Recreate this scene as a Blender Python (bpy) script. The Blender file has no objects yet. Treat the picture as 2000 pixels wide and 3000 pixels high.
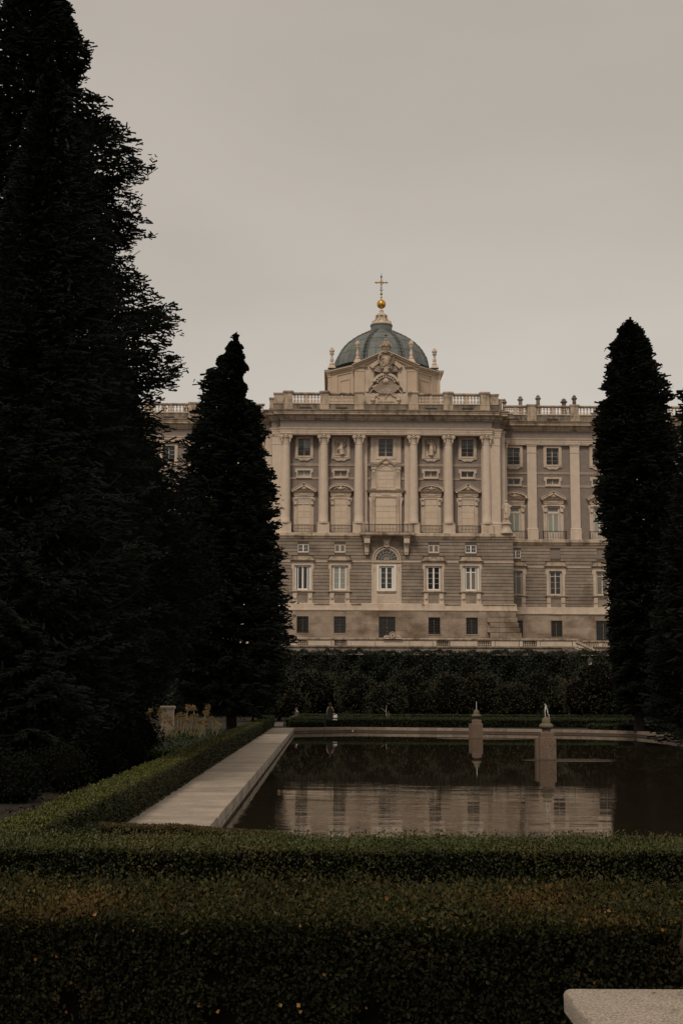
import bpy, math, random
import numpy as np
from mathutils import Vector, Matrix
R = math.radians
rnd = random.Random(7)
sc = bpy.context.scene
COL = sc.collection

# ------------------------------------------------------------------ camera
F = 4000.0                      # focal length in pixels of the 2000 x 3000 photograph
CAMH, YAW, PITCH, ROLL = 2.4, 0.0125, math.atan(533/4000), 0.004
cd = bpy.data.cameras.new('camera'); cam = bpy.data.objects.new('camera', cd); COL.objects.link(cam)
cd.sensor_fit = 'VERTICAL'; cd.sensor_height = 36.0; cd.lens = F/3000*36.0
cd.clip_start = 0.1; cd.clip_end = 3000
CR = Matrix.Rotation(-YAW, 3, 'Z') @ Matrix.Rotation(math.pi/2+PITCH, 3, 'X') @ Matrix.Rotation(ROLL, 3, 'Z')
cam.matrix_world = Matrix.Translation((0, 0, CAMH)) @ CR.to_4x4()
sc.camera = cam

def ray(px, py):
    return CR @ Vector(((px-1000)/F, (1500-py)/F, -1.0))
def Zf(py, Y, px=1131):
    d = ray(px, py); return CAMH + d.z*Y/d.y
def Xf(px, Y, py=1450):
    d = ray(px, py); return d.x*Y/d.y
def G(px, py, z=0.0):
    d = ray(px, py); t = (z-CAMH)/d.z; return d.x*t, d.y*t

# ------------------------------------------------------------------ world, sun, exposure
w = bpy.data.worlds.new('World'); sc.world = w; w.use_nodes = True
nt = w.node_tree; nt.nodes.clear()
N = nt.nodes.new
out = N('ShaderNodeOutputWorld'); mix = N('ShaderNodeMixShader')
sky = N('ShaderNodeTexSky'); sky.sky_type = 'NISHITA'; sky.sun_disc = False
sky.sun_elevation = R(42); sky.sun_rotation = R(200)
bg1 = N('ShaderNodeBackground'); bg1.inputs[1].default_value = 0.06
bg2 = N('ShaderNodeBackground'); bg2.inputs[1].default_value = 1.0
tc = N('ShaderNodeTexCoord'); sep = N('ShaderNodeSeparateXYZ'); ramp = N('ShaderNodeValToRGB')
nt.links.new(tc.outputs['Generated'], sep.inputs[0])
noi = N('ShaderNodeTexNoise'); noi.inputs['Scale'].default_value = 1.6; noi.inputs['Detail'].default_value = 4; noi.inputs['Roughness'].default_value = .5
mp = N('ShaderNodeMapping'); mp.inputs['Scale'].default_value = (1, 1, 3.2)
nt.links.new(tc.outputs['Generated'], mp.inputs[0]); nt.links.new(mp.outputs[0], noi.inputs['Vector'])
ma = N('ShaderNodeMath'); ma.operation = 'MULTIPLY_ADD'; ma.inputs[1].default_value = .34; ma.inputs[2].default_value = -.17
nt.links.new(noi.outputs['Fac'], ma.inputs[0])
ad = N('ShaderNodeMath'); ad.operation = 'ADD'
nt.links.new(sep.outputs['Z'], ad.inputs[0]); nt.links.new(ma.outputs[0], ad.inputs[1])
nt.links.new(ad.outputs[0], ramp.inputs[0])
e = ramp.color_ramp.elements
e[0].position = 0.0; e[0].color = (.73, .675, .61, 1)
e[1].position = .52; e[1].color = (.445, .40, .352, 1)
k = e.new(.24); k.color = (.60, .55, .49, 1)
k = e.new(.36); k.color = (.515, .465, .408, 1)
cn = N('ShaderNodeTexNoise'); cn.inputs['Scale'].default_value = 2.6; cn.inputs['Detail'].default_value = 5; cn.inputs['Roughness'].default_value = .55
mp2 = N('ShaderNodeMapping'); mp2.inputs['Scale'].default_value = (1, 1, 2.4); mp2.inputs['Rotation'].default_value = (.25, .12, 0); nt.links.new(tc.outputs['Generated'], mp2.inputs[0]); nt.links.new(mp2.outputs[0], cn.inputs['Vector'])
cm = N('ShaderNodeMapRange'); cm.inputs[1].default_value = .3; cm.inputs[2].default_value = .7; cm.inputs[3].default_value = .955; cm.inputs[4].default_value = 1.045; nt.links.new(cn.outputs['Fac'], cm.inputs[0])
cs = N('ShaderNodeVectorMath'); cs.operation = 'SCALE'; nt.links.new(ramp.outputs[0], cs.inputs[0]); nt.links.new(cm.outputs[0], cs.inputs['Scale'])
nt.links.new(cs.outputs[0], bg2.inputs[0]); nt.links.new(sky.outputs[0], bg1.inputs[0])
mix.inputs[0].default_value = .95
nt.links.new(bg1.outputs[0], mix.inputs[1]); nt.links.new(bg2.outputs[0], mix.inputs[2]); nt.links.new(mix.outputs[0], out.inputs[0])
sd = bpy.data.lights.new('sun', 'SUN'); so = bpy.data.objects.new('sun', sd); COL.objects.link(so)
sd.energy = 1.5; sd.angle = R(14); sd.color = (1.0, .88, .74)
so.rotation_euler = (R(43), 0, R(-20))     # high behind the camera, from the left
sc.view_settings.view_transform = 'Standard'; sc.view_settings.look = 'None'
sc.view_settings.exposure = 0.0; sc.view_settings.gamma = 1.0; sc.view_settings.use_curve_mapping = False
sc.cycles.max_bounces = 6; sc.cycles.diffuse_bounces = 2

# ------------------------------------------------------------------ materials
def mat(name, c, rough=.9, var=.12, scale=1.0, spec=.3, bump=.0, bscale=8.0, stain=None, stainc=(.08,.06,.045), sscale=(.5,.5,.12), slo=.52, shi=.72, metal=0.0, island=None, c2=None, blocks=None, fleck=None, objr=0):
    m = bpy.data.materials.new(name); m.use_nodes = True
    t = m.node_tree; n = t.nodes.new; L = t.links.new
    p = t.nodes['Principled BSDF']
    p.inputs['Roughness'].default_value = rough; p.inputs['Metallic'].default_value = metal
    p.inputs['Specular IOR Level'].default_value = spec
    co = n('ShaderNodeTexCoord'); g = n('ShaderNodeNewGeometry')
    src = g.outputs['Position']
    no = n('ShaderNodeTexNoise'); no.inputs['Scale'].default_value = scale; no.inputs['Detail'].default_value = 5; no.inputs['Roughness'].default_value = .65
    L(src, no.inputs['Vector'])
    mr = n('ShaderNodeMapRange'); mr.inputs[1].default_value = .3; mr.inputs[2].default_value = .7
    mr.inputs[3].default_value = 1-var; mr.inputs[4].default_value = 1+var
    L(no.outputs['Fac'], mr.inputs[0])
    vm = n('ShaderNodeVectorMath'); vm.operation = 'SCALE'; vm.inputs[0].default_value = c
    L(mr.outputs[0], vm.inputs['Scale']); cur = vm.outputs[0]
    if island is not None:
        mx = n('ShaderNodeMix'); mx.data_type = 'RGBA'
        cr = n('ShaderNodeValToRGB'); ee = cr.color_ramp.elements
        ee[0].position = 0; ee[0].color = (*island[0], 1); ee[1].position = 1; ee[1].color = (*island[-1], 1)
        for i, q in enumerate(island[1:-1]):
            x = ee.new((i+1)/(len(island)-1)); x.color = (*q, 1)
        L(g.outputs['Random Per Island'], cr.inputs[0])
        vm2 = n('ShaderNodeVectorMath'); vm2.operation = 'SCALE'; L(cr.outputs[0], vm2.inputs[0]); L(mr.outputs[0], vm2.inputs['Scale']); cur = vm2.outputs[0]
        if c2 is not None:                       # patches of another leaf colour
            n2 = n('ShaderNodeTexNoise'); n2.inputs['Scale'].default_value = c2[1]; n2.inputs['Detail'].default_value = 3; L(src, n2.inputs['Vector'])
            m2 = n('ShaderNodeMapRange'); m2.inputs[1].default_value = c2[2]; m2.inputs[2].default_value = c2[3]; L(n2.outputs['Fac'], m2.inputs[0])
            x3 = n('ShaderNodeMix'); x3.data_type = 'RGBA'; L(m2.outputs[0], x3.inputs['Factor']); L(cur, x3.inputs['A']); x3.inputs['B'].default_value = (*c2[0], 1); cur = x3.outputs['Result']
    if blocks is not None:                       # ashlar blocks of slightly different stone
        bt = n('ShaderNodeTexBrick'); bm = n('ShaderNodeMapping'); sx = n('ShaderNodeSeparateXYZ'); cx = n('ShaderNodeCombineXYZ')
        L(src, sx.inputs[0]); L(sx.outputs['X'], cx.inputs['X']); L(sx.outputs['Z'], cx.inputs['Y'])
        L(cx.outputs[0], bt.inputs['Vector'])
        bt.inputs['Scale'].default_value = 1; bt.inputs['Brick Width'].default_value = blocks[0]; bt.inputs['Row Height'].default_value = blocks[1]
        bt.inputs['Mortar Size'].default_value = .012; bt.inputs['Color1'].default_value = (.86,.86,.86,1); bt.inputs['Color2'].default_value = (1.12,1.1,1.08,1); bt.inputs['Mortar'].default_value = (.7,.68,.66,1)
        mm = n('ShaderNodeMix'); mm.data_type = 'RGBA'; mm.blend_type = 'MULTIPLY'; mm.inputs['Factor'].default_value = blocks[2]
        L(cur, mm.inputs['A']); L(bt.outputs['Color'], mm.inputs['B']); cur = mm.outputs['Result']
    if stain is not None:
        sm = n('ShaderNodeMapping'); sm.inputs['Scale'].default_value = sscale; L(src, sm.inputs[0])
        sn = n('ShaderNodeTexNoise'); sn.inputs['Scale'].default_value = 1; sn.inputs['Detail'].default_value = 7; sn.inputs['Roughness'].default_value = .7; L(sm.outputs[0], sn.inputs['Vector'])
        s2 = n('ShaderNodeMapRange'); s2.inputs[1].default_value = slo; s2.inputs[2].default_value = shi; s2.inputs[4].default_value = stain; L(sn.outputs['Fac'], s2.inputs[0])
        mx = n('ShaderNodeMix'); mx.data_type = 'RGBA'; L(s2.outputs[0], mx.inputs['Factor']); L(cur, mx.inputs['A']); mx.inputs['B'].default_value = (*stainc, 1); cur = mx.outputs['Result']
    if fleck is not None:
        fn = n('ShaderNodeTexNoise'); fn.inputs['Scale'].default_value = fleck[0]; fn.inputs['Detail'].default_value = 2; L(src, fn.inputs['Vector'])
        fr = n('ShaderNodeMapRange'); fr.inputs[1].default_value = .35; fr.inputs[2].default_value = .65; fr.inputs[3].default_value = 1-fleck[1]; fr.inputs[4].default_value = 1+fleck[1]; L(fn.outputs['Fac'], fr.inputs[0])
        fv = n('ShaderNodeVectorMath'); fv.operation = 'SCALE'; L(cur, fv.inputs[0]); L(fr.outputs[0], fv.inputs['Scale']); cur = fv.outputs[0]
    if objr:                                     # every stone its own tone
        oi = n('ShaderNodeObjectInfo'); orr = n('ShaderNodeMapRange'); orr.inputs[3].default_value = 1-objr; orr.inputs[4].default_value = 1+objr; L(oi.outputs['Random'], orr.inputs[0])
        ov = n('ShaderNodeVectorMath'); ov.operation = 'SCALE'; L(cur, ov.inputs[0]); L(orr.outputs[0], ov.inputs['Scale']); cur = ov.outputs[0]
    L(cur, p.inputs['Base Color'])
    if bump:
        bn = n('ShaderNodeTexNoise'); bn.inputs['Scale'].default_value = bscale; bn.inputs['Detail'].default_value = 4; L(src, bn.inputs['Vector'])
        bu = n('ShaderNodeBump'); bu.inputs['Strength'].default_value = bump; bu.inputs['Distance'].default_value = .05
        L(bn.outputs['Fac'], bu.inputs['Height']); L(bu.outputs[0], p.inputs['Normal'])
    return m

M = {}
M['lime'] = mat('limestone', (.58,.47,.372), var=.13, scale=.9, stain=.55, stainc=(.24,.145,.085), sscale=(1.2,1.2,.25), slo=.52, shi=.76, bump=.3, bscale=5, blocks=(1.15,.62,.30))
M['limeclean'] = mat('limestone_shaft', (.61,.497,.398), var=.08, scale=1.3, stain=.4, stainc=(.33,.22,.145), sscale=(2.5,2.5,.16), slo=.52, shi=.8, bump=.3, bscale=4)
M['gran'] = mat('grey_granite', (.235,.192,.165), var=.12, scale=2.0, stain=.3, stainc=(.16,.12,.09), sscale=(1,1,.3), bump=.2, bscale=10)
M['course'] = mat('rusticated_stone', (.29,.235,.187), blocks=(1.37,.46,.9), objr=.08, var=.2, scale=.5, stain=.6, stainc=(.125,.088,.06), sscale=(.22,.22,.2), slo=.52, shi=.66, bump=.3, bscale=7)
M['ash'] = mat('base_ashlar', (.35,.272,.208), var=.16, scale=.6, stain=.9, stainc=(.13,.088,.055), sscale=(.16,.16,.26), slo=.46, shi=.64, bump=.3, bscale=6, objr=.11)
M['dirty'] = mat('blackened_stone', (.26,.21,.16), var=.2, scale=1.2, stain=.85, stainc=(.055,.045,.035), sscale=(1.3,1.3,.5), slo=.42, shi=.66, blocks=(.9,.5,.6))
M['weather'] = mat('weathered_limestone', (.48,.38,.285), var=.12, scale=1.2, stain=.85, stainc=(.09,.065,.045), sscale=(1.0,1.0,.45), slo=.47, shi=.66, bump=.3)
M['tile'] = mat('whitewashed_infill', (.62,.50,.385), objr=.04, var=.05, scale=1.5)
M['ochre'] = mat('drum_stucco', (.55,.43,.32), var=.07, scale=.5, stain=.25, stainc=(.32,.21,.13), sscale=(.6,.6,.2))
M['lead'] = mat('verdigris_lead', (.155,.168,.158), objr=.13, rough=.55, var=.25, scale=.8, stain=.5, stainc=(.06,.07,.066), sscale=(3,3,.25), slo=.45, shi=.7, spec=.4)
M['leadrib'] = mat('lead_rib', (.08,.092,.085), rough=.5, var=.2, scale=1)
M['gold'] = mat('gilded_metal', (.62,.34,.075), rough=.38, var=.15, scale=3, metal=.75)
M['iron'] = mat('black_iron', (.035,.028,.023), rough=.6, var=.2, scale=4)
M['cream'] = mat('cream_paint', (.62,.54,.44), rough=.6, var=.05)
M['white'] = mat('white_paint', (.80,.75,.68), rough=.5, var=.04)
def glassy(name, c, rough=.08, var=.3):
    return mat(name, c, rough=rough, var=var, scale=.7, spec=.5)
M['glass'] = glassy('dark_window_glass', (.022,.020,.017))
M['blind'] = glassy('glass_with_pale_blind', (.27,.28,.24), .25, .12)
M['blind2'] = glassy('glass_with_brown_blind', (.17,.14,.115), .3, .15)
M['path'] = mat('path_stone', (.38,.315,.252), objr=.15, var=.2, scale=1.3, stain=.6, stainc=(.24,.19,.14), sscale=(.7,5,1), slo=.5, shi=.7, bump=.5, bscale=30, fleck=(45,.22))
M['coping'] = mat('pool_coping_stone', (.28,.218,.166), objr=.14, var=.2, scale=2.5, stain=.6, stainc=(.12,.09,.065), sscale=(1.5,1.5,1.5), slo=.48, shi=.68, fleck=(30,.2), bump=.4, bscale=20)
M['wet'] = mat('wet_wall_stone', (.10,.075,.055), rough=.5, var=.25, scale=3)
M['pink'] = mat('pink_granite', (.155,.108,.077), var=.1, scale=2, fleck=(28,.35), rough=.8, stain=.5, stainc=(.13,.09,.065), sscale=(2,2,.7))
M['mossy'] = mat('mossy_granite', (.15,.12,.08), var=.2, scale=3, fleck=(30,.3), stain=.6, stainc=(.16,.13,.04), sscale=(4,4,4))
M['slab'] = mat('rough_granite_slab', (.60,.50,.40), var=.06, scale=4, fleck=(70,.38), bump=.8, bscale=160, stain=.5, stainc=(.2,.16,.12), sscale=(3,9,4), slo=.6, shi=.7)
M['ground'] = mat('garden_earth', (.020,.015,.010), var=.4, scale=3, fleck=(22,.6), bump=.8, bscale=20)
M['gravel'] = mat('sandy_gravel', (.10,.08,.06), var=.2, scale=2, fleck=(40,.3))
M['bark'] = mat('conifer_bark', (.022,.017,.013), var=.3, scale=4, bump=.6, bscale=12)
M['joint_and_ray_shade'] = mat('joint_and_ray_shade_stone', (.12,.09,.065), var=.2, scale=2)
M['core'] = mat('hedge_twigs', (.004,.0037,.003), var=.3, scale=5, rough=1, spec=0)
def leafm(name, cols, var=.35, scale=1.5, rough=.55, c2=None, spec=.25):
    return mat(name, cols[0], rough=rough, var=var, scale=scale, island=cols, spec=spec, c2=c2)
M['needle'] = leafm('fir_needles', [(.006,.008,.0055),(.010,.012,.0085),(.017,.020,.014),(.008,.010,.007)], var=.3, scale=.35, rough=.7, spec=.12)
M['needle2'] = leafm('blue_fir_needles', [(.006,.008,.006),(.011,.0135,.010),(.019,.0225,.0165),(.008,.0105,.0075)], var=.3, scale=.35, rough=.7, spec=.15)
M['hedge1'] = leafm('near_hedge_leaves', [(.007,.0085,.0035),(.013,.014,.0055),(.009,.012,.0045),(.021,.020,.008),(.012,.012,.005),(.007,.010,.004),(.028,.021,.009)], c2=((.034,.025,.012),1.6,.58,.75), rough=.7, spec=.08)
M['hedge1toplit'] = leafm('near_hedge_lit_autumn_leaves', [(.012,.016,.004),(.026,.028,.007),(.018,.022,.005),(.048,.041,.011),(.023,.025,.006),(.078,.050,.014)], c2=((.10,.058,.017),.9,.54,.76), rough=.6, spec=.12)  # autumn tips, and a paler tone with the top's daylight put into it
M['hedge2toplit'] = leafm('box_hedge_lit_top_leaves', [(.022,.029,.006),(.042,.050,.009),(.060,.066,.011),(.030,.038,.008),(.085,.083,.017)], rough=.5, c2=((.075,.062,.016),.8,.55,.7))  # yellow-green shoots; light on the clipped top is also put into the colour
M['hedge3toplit'] = leafm('clipped_hedge_lit_top_leaves', [(.038,.044,.007),(.062,.067,.009),(.082,.082,.012),(.048,.055,.008)], rough=.5, c2=((.060,.055,.014),.5,.56,.74))  # brighter copy of the side leaves, sky light on top painted in
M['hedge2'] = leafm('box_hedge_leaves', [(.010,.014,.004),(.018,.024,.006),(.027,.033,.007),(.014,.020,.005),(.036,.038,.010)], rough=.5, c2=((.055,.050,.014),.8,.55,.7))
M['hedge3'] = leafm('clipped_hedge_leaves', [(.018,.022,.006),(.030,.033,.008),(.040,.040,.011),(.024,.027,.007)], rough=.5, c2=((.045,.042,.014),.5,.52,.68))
M['brownhedge'] = leafm('rusty_box_leaves', [(.05,.045,.012),(.10,.062,.022),(.035,.04,.010),(.085,.05,.02)], rough=.5)
M['farhedge'] = leafm('far_hedge_leaves', [(.020,.028,.009),(.034,.044,.012),(.026,.034,.010)], rough=.6)
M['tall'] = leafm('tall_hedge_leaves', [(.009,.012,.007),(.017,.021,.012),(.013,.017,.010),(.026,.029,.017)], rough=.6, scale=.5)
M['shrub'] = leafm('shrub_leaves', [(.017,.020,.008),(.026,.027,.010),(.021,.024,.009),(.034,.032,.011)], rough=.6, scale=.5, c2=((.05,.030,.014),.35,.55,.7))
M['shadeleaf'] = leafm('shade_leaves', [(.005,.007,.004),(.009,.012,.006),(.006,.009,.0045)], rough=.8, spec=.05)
M['strap'] = leafm('strap_leaves', [(.032,.050,.014),(.052,.074,.020),(.040,.058,.016)], rough=.45)
M['straw'] = mat('dry_stalk', (.42,.33,.18), var=.2, scale=3)
M['seed'] = mat('dry_seed_head', (.36,.25,.11), var=.3, scale=5)
M['yellow'] = mat('yellow_leaf', (.20,.12,.035), var=.2, scale=5, rough=.5)
M['orange'] = mat('orange_leaf', (.17,.075,.025), var=.2, scale=5, rough=.5)
M['skin'] = mat('skin', (.42,.25,.17), var=.05, rough=.6)
M['hair'] = mat('dark_hair', (.02,.014,.01), var=.2, rough=.6)
M['black'] = mat('black_cloth', (.012,.011,.011), var=.2)
M['greycloth'] = mat('dark_grey_cloth', (.05,.05,.05), var=.2)
M['tote'] = mat('white_canvas', (.72,.68,.62), var=.05)
M['lampglass'] = mat('milky_lamp_glass', (.66,.60,.52), var=.05, rough=.3)
M['dusty'] = mat('dark_red_iron', (.035,.012,.010), var=.2, rough=.6)
M['spray'] = mat('falling_water', (.75,.74,.72), rough=.2, var=.1)

# ------------------------------------------------------------------ object helpers
WLD = {}
def wl(o): return WLD.get(o.name, Vector((0,0,0))) if o else Vector((0,0,0))
def tag(o, label=None, cat=None, group=None, kind=None):
    if label: o['label'] = label
    if cat: o['category'] = cat
    if group: o['group'] = group
    if kind: o['kind'] = kind
    return o
def empty(name, loc, label=None, cat=None, group=None):
    o = bpy.data.objects.new(name, None); COL.objects.link(o); o.location = loc; o.empty_display_size = .3
    WLD[o.name] = Vector(loc); return tag(o, label, cat, group)
def link(name, me, parent=None, at=(0,0,0), rz=0.0):
    o = bpy.data.objects.new(name, me); COL.objects.link(o)
    at = Vector(at); o.location = at-wl(parent); o.rotation_euler = (0,0,rz); o.parent = parent
    WLD[o.name] = at; return o

class MB:
    def __init__(s): s.v = []; s.f = []
    def add(s, vs, fs):
        b = len(s.v); s.v += [tuple(q) for q in vs]; s.f += [tuple(b+i for i in q) for q in fs]; return s
    def box(s, x0, x1, y0, y1, z0, z1):
        return s.add([(x0,y0,z0),(x1,y0,z0),(x1,y1,z0),(x0,y1,z0),(x0,y0,z1),(x1,y0,z1),(x1,y1,z1),(x0,y1,z1)],
                     [(0,3,2,1),(4,5,6,7),(0,1,5,4),(1,2,6,5),(2,3,7,6),(3,0,4,7)])
    def loft(s, x0, x1, yf, yb, prof):
        """rings (z, d): the block x0..x1, front yf, grown by d on front and both sides"""
        vs = []
        for z, d in prof: vs += [(x0-d,yf-d,z),(x1+d,yf-d,z),(x1+d,yb,z),(x0-d,yb,z)]
        fs = [(3,2,1,0)]
        for i in range(len(prof)-1):
            a = 4*i
            for k in range(4): fs.append((a+k, a+(k+1)%4, a+4+(k+1)%4, a+4+k))
        a = 4*(len(prof)-1); fs.append((a,a+1,a+2,a+3))
        return s.add(vs, fs)
    def loft4(s, x0, x1, y0, y1, prof):
        vs = []
        for z, d in prof: vs += [(x0-d,y0-d,z),(x1+d,y0-d,z),(x1+d,y1+d,z),(x0-d,y1+d,z)]
        fs = [(3,2,1,0)]
        for i in range(len(prof)-1):
            a = 4*i
            for k in range(4): fs.append((a+k, a+(k+1)%4, a+4+(k+1)%4, a+4+k))
        a = 4*(len(prof)-1); fs.append((a,a+1,a+2,a+3))
        return s.add(vs, fs)
    def prism(s, poly, y0, y1):
        """polygon in (x,z), counterclockwise seen from -Y, pushed from y0 to y1"""
        n = len(poly)
        vs = [(x,y0,z) for x,z in poly]+[(x,y1,z) for x,z in poly]
        fs = [tuple(range(n)), tuple(range(2*n-1,n-1,-1))]+[(i, i+n, (i+1)%n+n, (i+1)%n) for i in range(n)]
        return s.add(vs, fs)
    def plan(s, poly, z0, z1):
        n = len(poly)
        vs = [(x,y,z0) for x,y in poly]+[(x,y,z1) for x,y in poly]
        fs = [tuple(range(n-1,-1,-1)), tuple(range(n,2*n))]+[(i, (i+1)%n, (i+1)%n+n, i+n) for i in range(n)]
        return s.add(vs, fs)
    def band(s, pts, t, y0, y1):
        """strip of width t along the polyline pts in (x,z) (left of travel), depth y0..y1"""
        nn = []
        for i in range(len(pts)):
            a = pts[max(i-1,0)]; b = pts[min(i+1,len(pts)-1)]
            dx, dz = b[0]-a[0], b[1]-a[1]; l = math.hypot(dx,dz) or 1
            nn.append((pts[i][0]-dz/l*t, pts[i][1]+dx/l*t))
        for i in range(len(pts)-1):
            s.prism([pts[i], pts[i+1], nn[i+1], nn[i]], y0, y1)
        return s
    def lathe(s, prof, cx=0, cy=0, seg=12, sx=1, sy=1, a0=0.0):
        vs = []; fs = []
        for r, z in prof:
            for k in range(seg):
                a = a0+2*math.pi*k/seg; vs.append((cx+r*sx*math.cos(a), cy+r*sy*math.sin(a), z))
        for i in range(len(prof)-1):
            for k in range(seg):
                fs.append((i*seg+k, i*seg+(k+1)%seg, (i+1)*seg+(k+1)%seg, (i+1)*seg+k))
        fs.append(tuple(range(seg-1,-1,-1))); fs.append(tuple((len(prof)-1)*seg+k for k in range(seg)))
        return s.add(vs, fs)
    def tube(s, p, q, r0, r1=None, seg=6):
        r1 = r0 if r1 is None else r1
        p = Vector(p); q = Vector(q); d = (q-p)
        if d.length < 1e-6: return s
        d.normalize(); u = d.orthogonal().normalized(); v = d.cross(u)
        vs = []
        for c, r in ((p,r0),(q,r1)):
            for k in range(seg):
                a = 2*math.pi*k/seg; vs.append(c+u*(r*math.cos(a))+v*(r*math.sin(a)))
        fs = [(k,(k+1)%seg,seg+(k+1)%seg,seg+k) for k in range(seg)]+[tuple(range(seg-1,-1,-1)), tuple(range(seg,2*seg))]
        return s.add(vs, fs)
    def chain(s, pts, rs, seg=6):
        for i in range(len(pts)-1): s.tube(pts[i], pts[i+1], rs[i], rs[i+1], seg)
        return s
    def ball(s, c, r, seg=10, rings=6):
        rx, ry, rz = (r,r,r) if not hasattr(r,'__len__') else r
        vs = [(c[0],c[1],c[2]-rz)]
        for i in range(1,rings):
            a = -math.pi/2+math.pi*i/rings
            for k in range(seg):
                b = 2*math.pi*k/seg; vs.append((c[0]+rx*math.cos(a)*math.cos(b), c[1]+ry*math.cos(a)*math.sin(b), c[2]+rz*math.sin(a)))
        vs.append((c[0],c[1],c[2]+rz)); n = len(vs)-1
        fs = [(0,1+(k+1)%seg,1+k) for k in range(seg)]
        for i in range(rings-2):
            for k in range(seg):
                a = 1+i*seg; fs.append((a+k,a+(k+1)%seg,a+seg+(k+1)%seg,a+seg+k))
        a = 1+(rings-2)*seg; fs += [(a+k,a+(k+1)%seg,n) for k in range(seg)]
        return s.add(vs, fs)
    def mesh(s, name, m, smooth=False):
        me = bpy.data.meshes.new(name); me.from_pydata(s.v, [], s.f); me.materials.append(m)
        if smooth:
            me.polygons.foreach_set('use_smooth', [True]*len(me.polygons))
            try: me.set_sharp_from_angle(angle=R(50))
            except Exception: pass
        return me
    def build(s, name, m, parent=None, at=(0,0,0), smooth=False, label=None):
        o = link(name, s.mesh(name, m, smooth), parent, at)
        if label: o['label'] = label
        return o

def wall_mesh(mb, x0, x1, z0, z1, Y, holes, depth):
    """front wall at Y with recessed openings (x0,x1,z0,z1) and their reveals"""
    xs = sorted({x0,x1,*[h[0] for h in holes],*[h[1] for h in holes]}); zs = sorted({z0,z1,*[h[2] for h in holes],*[h[3] for h in holes]})
    xs = [x for x in xs if x0-1e-6 <= x <= x1+1e-6]; zs = [z for z in zs if z0-1e-6 <= z <= z1+1e-6]
    for i in range(len(xs)-1):
        for j in range(len(zs)-1):
            cx = (xs[i]+xs[i+1])/2; cz = (zs[j]+zs[j+1])/2
            if any(h[0] < cx < h[1] and h[2] < cz < h[3] for h in holes): continue
            mb.add([(xs[i],Y,zs[j]),(xs[i+1],Y,zs[j]),(xs[i+1],Y,zs[j+1]),(xs[i],Y,zs[j+1])], [(0,1,2,3)])
    for a,b,c,d in holes:
        D = Y+depth
        mb.add([(a,Y,c),(b,Y,c),(b,Y,d),(a,Y,d),(a,D,c),(b,D,c),(b,D,d),(a,D,d)], [(0,4,5,1),(1,5,6,2),(2,6,7,3),(3,7,4,0),(4,7,6,5)])
    mb.add([(x0,Y,z0),(x0,Y,z1),(x0,Y+12,z1),(x0,Y+12,z0)], [(0,1,2,3)])
    mb.add([(x1,Y,z0),(x1,Y,z1),(x1,Y+12,z1),(x1,Y+12,z0)], [(3,2,1,0)])
    return mb

def np_mesh(name, co, faces_n, m):
    """co (N*k,3) with k-vertex faces"""
    k = faces_n; nv = len(co); nf = nv//k
    me = bpy.data.meshes.new(name)
    me.vertices.add(nv); me.vertices.foreach_set('co', co.astype(np.float32).ravel())
    me.loops.add(nv); me.loops.foreach_set('vertex_index', np.arange(nv, dtype=np.int32))
    me.polygons.add(nf); me.polygons.foreach_set('loop_start', np.arange(0,nv,k,dtype=np.int32)); me.polygons.foreach_set('loop_total', np.full(nf,k,dtype=np.int32))
    me.update(calc_edges=True); me.materials.append(m)
    return me
def unit(a): return a/np.maximum(np.linalg.norm(a,axis=1,keepdims=True),1e-9)
def kites(P, D, Nn, ln, wd):
    """leaf at P pointing along D, face normal about Nn; 4-vertex kite"""
    D = unit(D); S = unit(np.cross(D,Nn)); ln = ln[:,None]; wd = wd[:,None]
    a = P; b = P+D*ln*.55+S*wd*.5; c = P+D*ln; d = P+D*ln*.55-S*wd*.5
    return np.stack([a,b,c,d],1).reshape(-1,3)
def blades(P, D, Nn, ln, wd):
    """blunt needle brush: a strip that is a little broader towards its tip"""
    D = unit(D); S = unit(np.cross(D,Nn)); ln = ln[:,None]; wd = wd[:,None]
    a = P-S*wd*.30; b = P+S*wd*.30; c = P+D*ln+S*wd*.42; d = P+D*ln-S*wd*.42
    return np.stack([a,b,c,d],1).reshape(-1,3)
rg = np.random.default_rng(11)

# ================================================================== THE SETTING
def sheet(name, x0,x1,y0,y1,z, m, label=None):
    mb = MB(); mb.add([(x0,y0,z),(x1,y0,z),(x1,y1,z),(x0,y1,z)], [(0,1,2,3)])
    return tag(mb.build(name, m), label, kind='structure')
PX0 = -2.08; PLX = -3.64             # pool edge and hedge side of the path
WZ = -.31
pool_poly = [(PX0,23.0)]
for px,py in ((870,2133.2),(1033,2130.8),(1378,2134.4),(1700,2138.5),(1862,2142.7),(1950,2150.5),(2000,2157.5)):
    pool_poly.append(G(px,py))
pool_poly += [(28.5,74),(29,68),(29,23)]
pool_poly[1] = (PX0, pool_poly[1][1])
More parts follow.
